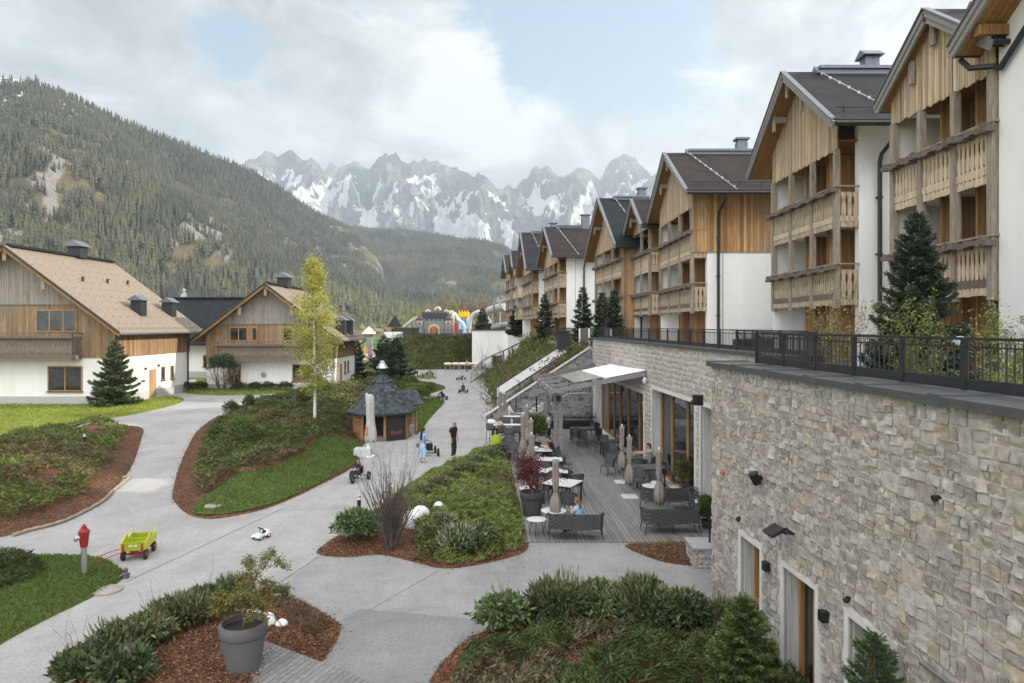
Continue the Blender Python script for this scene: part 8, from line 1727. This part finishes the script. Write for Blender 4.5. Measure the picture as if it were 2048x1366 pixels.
    if dress: 
        lo = Vector((0, 0, dress*s)); skin('wide_trousers', [(P_['wai']*1.02, (.135*s,.10*s)), (P_['pel'], (.165*s,.12*s))]+[x for S in 'LR' for x in ((mixp('h'+S,'k'+S,.45), .105*s), (P_['k'+S], .10*s), (mixp('k'+S,'a'+S,.72), .088*s))], [(0,1),(1,2),(2,3),(3,4),(1,5),(5,6),(6,7)], cloth(pants), t)
    elif legs:
        skin('trousers', [(mixp('pel','wai',.6), (.14*s,.108*s)), (P_['pel'], (.15*s,.115*s))]+[x for S in 'LR' for x in ((P_['h'+S]*.75+P_['k'+S]*.25, (.092+wide)*s), (P_['k'+S], (.068+wide)*s), (mixp('k'+S,'a'+S,.93), (.050+wide)*s))], [(0,1),(1,2),(2,3),(3,4),(1,5),(5,6),(6,7)], cloth(pants), t)
    for S in 'LR': skin('shoe', [(P_['a'+S]-Vector((0,.03*s,.035*s)), .045*s), (P_['t'+S]*.5+P_['a'+S]*.5-Vector((0,0,.02*s)), .046*s), (P_['t'+S]+Vector((0,.02*s,.0)), .036*s)], [(0,1),(1,2)], cloth(shoes), t)
    return t
def pose(base, **k): d = dict(base); d.update(k); return d
p = G(907, 917, 0)
person('man in black polo shirt and dark trousers standing on the path looking down', (p.x, p.y, 0), R(-128), pose(STAND, h0=(0,.035,1.565), h1=(0,.11,1.66), eL=(-.26,-.05,1.16), wL=(-.28,.02,.90), eR=(.27,.0,1.15), wR=(.31,.12,.92), aL=(-.12,-.06,.09), tL=(-.15,.11,.04), aR=(.13,.04,.09), tR=(.18,.20,.04), kR=(.11,.06,.50)), 1.03, (.014,.014,.017), (.020,.024,.034), (.20,.12,.07), .5, 0, (.012,.012,.014), bald=True)
p = G(845, 926, 0); tw = person('woman with long dark hair in light blue top and wide trousers on the path', (p.x, p.y, 0), R(-35), pose(STAND, eL=(-.27,.04,1.16), wL=(-.12,.22,1.10), eR=(.27,.02,1.16), wR=(.10,.24,1.12), h0=(0,.02,1.57), h1=(.02,.05,1.68)), .96, (.27,.36,.52), (.36,.48,.64), (.030,.018,.014), .9, .42, (.45,.33,.27), dress=.2)
m = MB(); m.bb(-.31,-.17,-.10,.02,.72,.90); m.tube([(-.24,-.04,.88),(-.1,.0,1.2),(.16,-.02,1.44)], .010, 5); m.build('shoulder_bag', cloth((.10,.12,.15)), tw, bevel=.02)
# pedal karts
def wheel(t, c, r, w_, rim=(.3,.3,.3), nm='wheel'):
    m = MB(); m.lathe([(r*.62,-w_/2),(r*.95,-w_/2),(r,-w_*.25),(r,w_*.25),(r*.95,w_/2),(r*.62,w_/2)], 22, c, False, MY); o = m.build(nm, TYRE, t, smooth=True); m = MB(); m.lathe([(r*.64,-w_*.2),(r*.64,w_*.2)], 16, c, True, MY); m.build('rim', cloth(rim), o)
def kart(label, loc, rz, col, trike=False):
    t = thing('pedal_kart', label, 'pedal kart', loc, rz, 'pedal karts on the path'); m = MB()
    m.tube([(0,.55,.24),(0,.2,.22),(0,-.4,.26)], .032, 8); m.tube([(-.42,-.42,.2),(.42,-.42,.2)], .02, 6); m.build('frame', cloth(col), t, smooth=True)
    if not trike: m = MB(); m.tube([(-.36,.5,.2),(.36,.5,.2)], .02, 6); m.build('front_axle', BLACK, t)
    for s in (-1, 1):
        wheel(t, (s*.44,-.42,.2), .2, .10)
        if not trike: wheel(t, (s*.38,.5,.19), .19, .09)
    if trike: wheel(t, (0,.55,.21), .21, .09); 
    m = MB(); m.bb(-.17,.17,-.36,-.02,.30,.34); m.bb(-.17,.17,-.42,-.36,.32,.66); m.build('seat', BLACK, t, bevel=.02)
    m = MB(); m.tube([(0,.48,.24),(0,.24,.56)], .016, 6); Mr = Matrix.Rotation(R(-55), 4, 'X'); pts = [Mr @ Vector((.16*math.cos(a), .16*math.sin(a), 0))+Vector((0,.23,.57)) for a in [2*math.pi*k/18 for k in range(19)]]; m.tube(pts, .014, 6, False); m.bar(pts[0], pts[9], .02, .015); m.build('steering_wheel', BLACK, t)
    m = MB(); m.tube([(-.2,.34,.2),(.2,.34,.2)], .014, 6); m.bb(-.26,-.14,.28,.42,.24,.27); m.bb(.14,.26,.28,.42,.14,.17); m.build('pedals', BLACK, t); return t
KID = pose(SIT, pel=(0,-.18,.50), wai=(0,-.22,.64), che=(0,-.20,.86), nec=(0,-.17,1.03), h0=(0,-.15,1.12), h1=(0,-.13,1.24), sL=(-.16,-.18,.97), eL=(-.24,.02,.80), wL=(-.16,.20,.76), sR=(.16,-.18,.97), eR=(.24,.02,.80), wR=(.16,.20,.76), hL=(-.09,-.16,.50), kL=(-.16,.24,.60), aL=(-.2,.44,.34), tL=(-.21,.52,.42), hR=(.09,-.16,.50), kR=(.16,.24,.60), aR=(.2,.44,.28), tR=(.21,.54,.34))
def rider(klab, plab, px, py, rz, col, trike=False, sc=.74, **k):
    p = G(px, py, 0); kk = kart(klab, (p.x, p.y, 0), rz, col, trike); kk.scale = (.86,)*3; person(plab, (p.x, p.y, 0), rz, KID, sc, head=1.22, **k)
rider('three-wheeled black pedal kart ridden by the hooded child', 'child in dark hooded jacket with red shoulder on the three-wheeled kart', 714, 962, R(172), (.03,.03,.035), True, .70, shirt=(.022,.022,.026), sleeve=.9, pants=(.03,.035,.05), hood=(.015,.015,.018))
tk = [o for o in COL.objects if o.get('label', '').startswith('child in dark hooded')][0]
skin('red_shoulder', [(Vector((-.15,-.16,.99))*.70, .064), (Vector((-.21,-.06,.88))*.70, .055)], [(0,1)], cloth((.32,.03,.03)), tk)
rider('blue-wheeled pedal kart in the middle of the far path', 'child in dark blue jacket and grey trousers steering the blue-wheeled kart', 881, 800, R(60), (.03,.05,.14), sc=.72, shirt=(.02,.028,.06), sleeve=.9, pants=(.22,.23,.25), hair=(.12,.08,.05))
rider('black pedal kart driving away on the far path', 'child all in black driving the kart away on the far path', 926, 786, R(175), (.02,.02,.022), sc=.70, shirt=(.014,.014,.015), sleeve=.9, pants=(.02,.02,.022))
rider('white pedal kart at the foot of the ramp railing', 'child in white jacket on the kart at the foot of the ramp railing', 922, 760, R(160), (.4,.4,.42), sc=.70, shirt=(.5,.48,.46), sleeve=.9, pants=(.45,.4,.38), hair=(.25,.17,.09))
rider('pedal kart behind the thin barrier frame', 'child in dark clothes on the kart behind the thin barrier frame', 859, 751, R(85), (.03,.03,.03), sc=.70, shirt=(.03,.028,.03), sleeve=.9, pants=(.02,.02,.022))
p = G(866, 914, 0); kart('empty pedal kart half hidden behind the woman in light blue', (p.x-.28, p.y+.5, 0), R(12), (.03,.035,.04))
p = G(855, 794, 0); person('child in bright blue jacket on a scooter at the grass edge by the hut', (p.x, p.y, 0), R(-150), pose(STAND, eL=(-.22,.12,1.18), wL=(-.16,.30,1.05), eR=(.22,.12,1.18), wR=(.16,.30,1.05)), .72, (.05,.14,.32), (.05,.05,.06), (.05,.04,.03), .9, head=1.2)
t = thing('kick_scooter', 'small kick scooter under the child in bright blue', 'scooter', (p.x, p.y, 0), R(-150)); m = MB(); m.bb(-.05,.05,-.2,.28,.06,.09); m.tube([(0,.28,.08),(0,.22,.76)], .016, 6); m.tube([(-.15,.22,.76),(.15,.22,.76)], .014, 6); m.build('frame', STEEL, t)
for y in (-.24, .32): wheel(t, (0, y, .06), .06, .03)
p = G(934, 744, 0); person('adult in pale top standing by the chair piles at the foot of the bank', (p.x, p.y, 0), R(150), pose(STAND), .98, (.5,.42,.36), (.04,.04,.05), (.3,.2,.1), .5)
# guests and staff on the deck
p = at0(983, 37.4); person('guest in white shirt seen from behind on the bar stool at the path edge', (p[0], p[1], .02+.26), R(-25), pose(SIT, aL=(-.13,.30,.02), aR=(.13,.30,.02), tL=(-.14,.44,.0), tR=(.14,.44,.0)), 1.0, (.62,.62,.62), (.03,.035,.045), (.03,.025,.02), .9)
dup(s0, (p[0], p[1], .02), R(-25), 'bar stool under the guest in white shirt')
p = at0(1001, 36.4); person('guest in pale grey shirt bent over the nearer high table beside the parasol', (p[0], p[1]+.3, .02+.26), R(-60), pose(SIT), .98, (.34,.32,.30), (.35,.34,.33), (.06,.05,.04), .9)
p = at0(1021, 41.9); person('cook in white jacket and dark hair standing behind the high tables', (p[0]-.05, p[1], .02), R(-95), pose(STAND, eR=(.2,.12,1.16), wR=(.05,.28,1.10), eL=(-.2,.12,1.16), wL=(-.05,.28,1.08)), 1.0, (.62,.62,.63), (.60,.60,.6), (.02,.018,.015), .9)
p = at0(1098, 36.6); person('waiter in dark blue waistcoat and white sleeves behind the green pergola bush', (p[0], p[1], .02), R(70), pose(STAND, eL=(-.24,.1,1.16), wL=(-.2,.32,1.12)), 1.02, (.62,.62,.63), (.02,.02,.025), (.025,.02,.018), .9, vest=(.04,.055,.08))
p = at(1100, 31.5); person('man in black shirt leaning on his table left of the pergola post', (p[0]+.12, p[1], DZ), R(85), pose(SIT, che=(0,.05,.88), nec=(0,.12,1.03), h0=(0,.17,1.1), h1=(0,.21,1.21), sL=(-.18,.07,.98), sR=(.18,.07,.98), eL=(-.24,.24,.80), eR=(.24,.24,.80), wL=(-.06,.42,.84), wR=(.06,.42,.84)), 1.06, (.014,.014,.015), (.03,.03,.035), (.03,.025,.02), .5); chair('chair under the man in black shirt', (p[0]+.15, p[1], DZ), R(85))
p = at(1299, 29.8); person('dark-haired woman in grey top reaching over a table by the glazing', (p[0], p[1], DZ), R(88), pose(SIT, eL=(-.16,.26,.90), wL=(-.10,.55,.88), eR=(.16,.26,.90), wR=(.10,.55,.90)), 1.0, (.30,.31,.29), (.05,.06,.09), (.03,.022,.02), .3, .12); chair('chair under the woman stretching her arms', (p[0]+.03, p[1], DZ), R(88))
p = at(1160, 21.1); person('girl with brown hair in light blue top on the front left bench', (p[0]-.05, p[1]-.0, DZ), R(45), pose(SIT, wL=(-.05,.30,.88), wR=(.07,.30,.88), h0=(0,.05,1.12), h1=(0,.09,1.23)), .86, (.25,.42,.62), (.25,.3,.4), (.16,.09,.045), .5, .16, head=1.1)
dg = bpy.context.evaluated_depsgraph_get()
conv = [(o, bpy.data.meshes.new_from_object(o.evaluated_get(dg))) for o in SKINNED]
for o, me in conv:
    mt = o.data.materials[0]; o.modifiers.clear(); o.data = me
    if not me.materials: me.materials.append(mt)
    me.polygons.foreach_set('use_smooth', [True]*len(me.polygons))
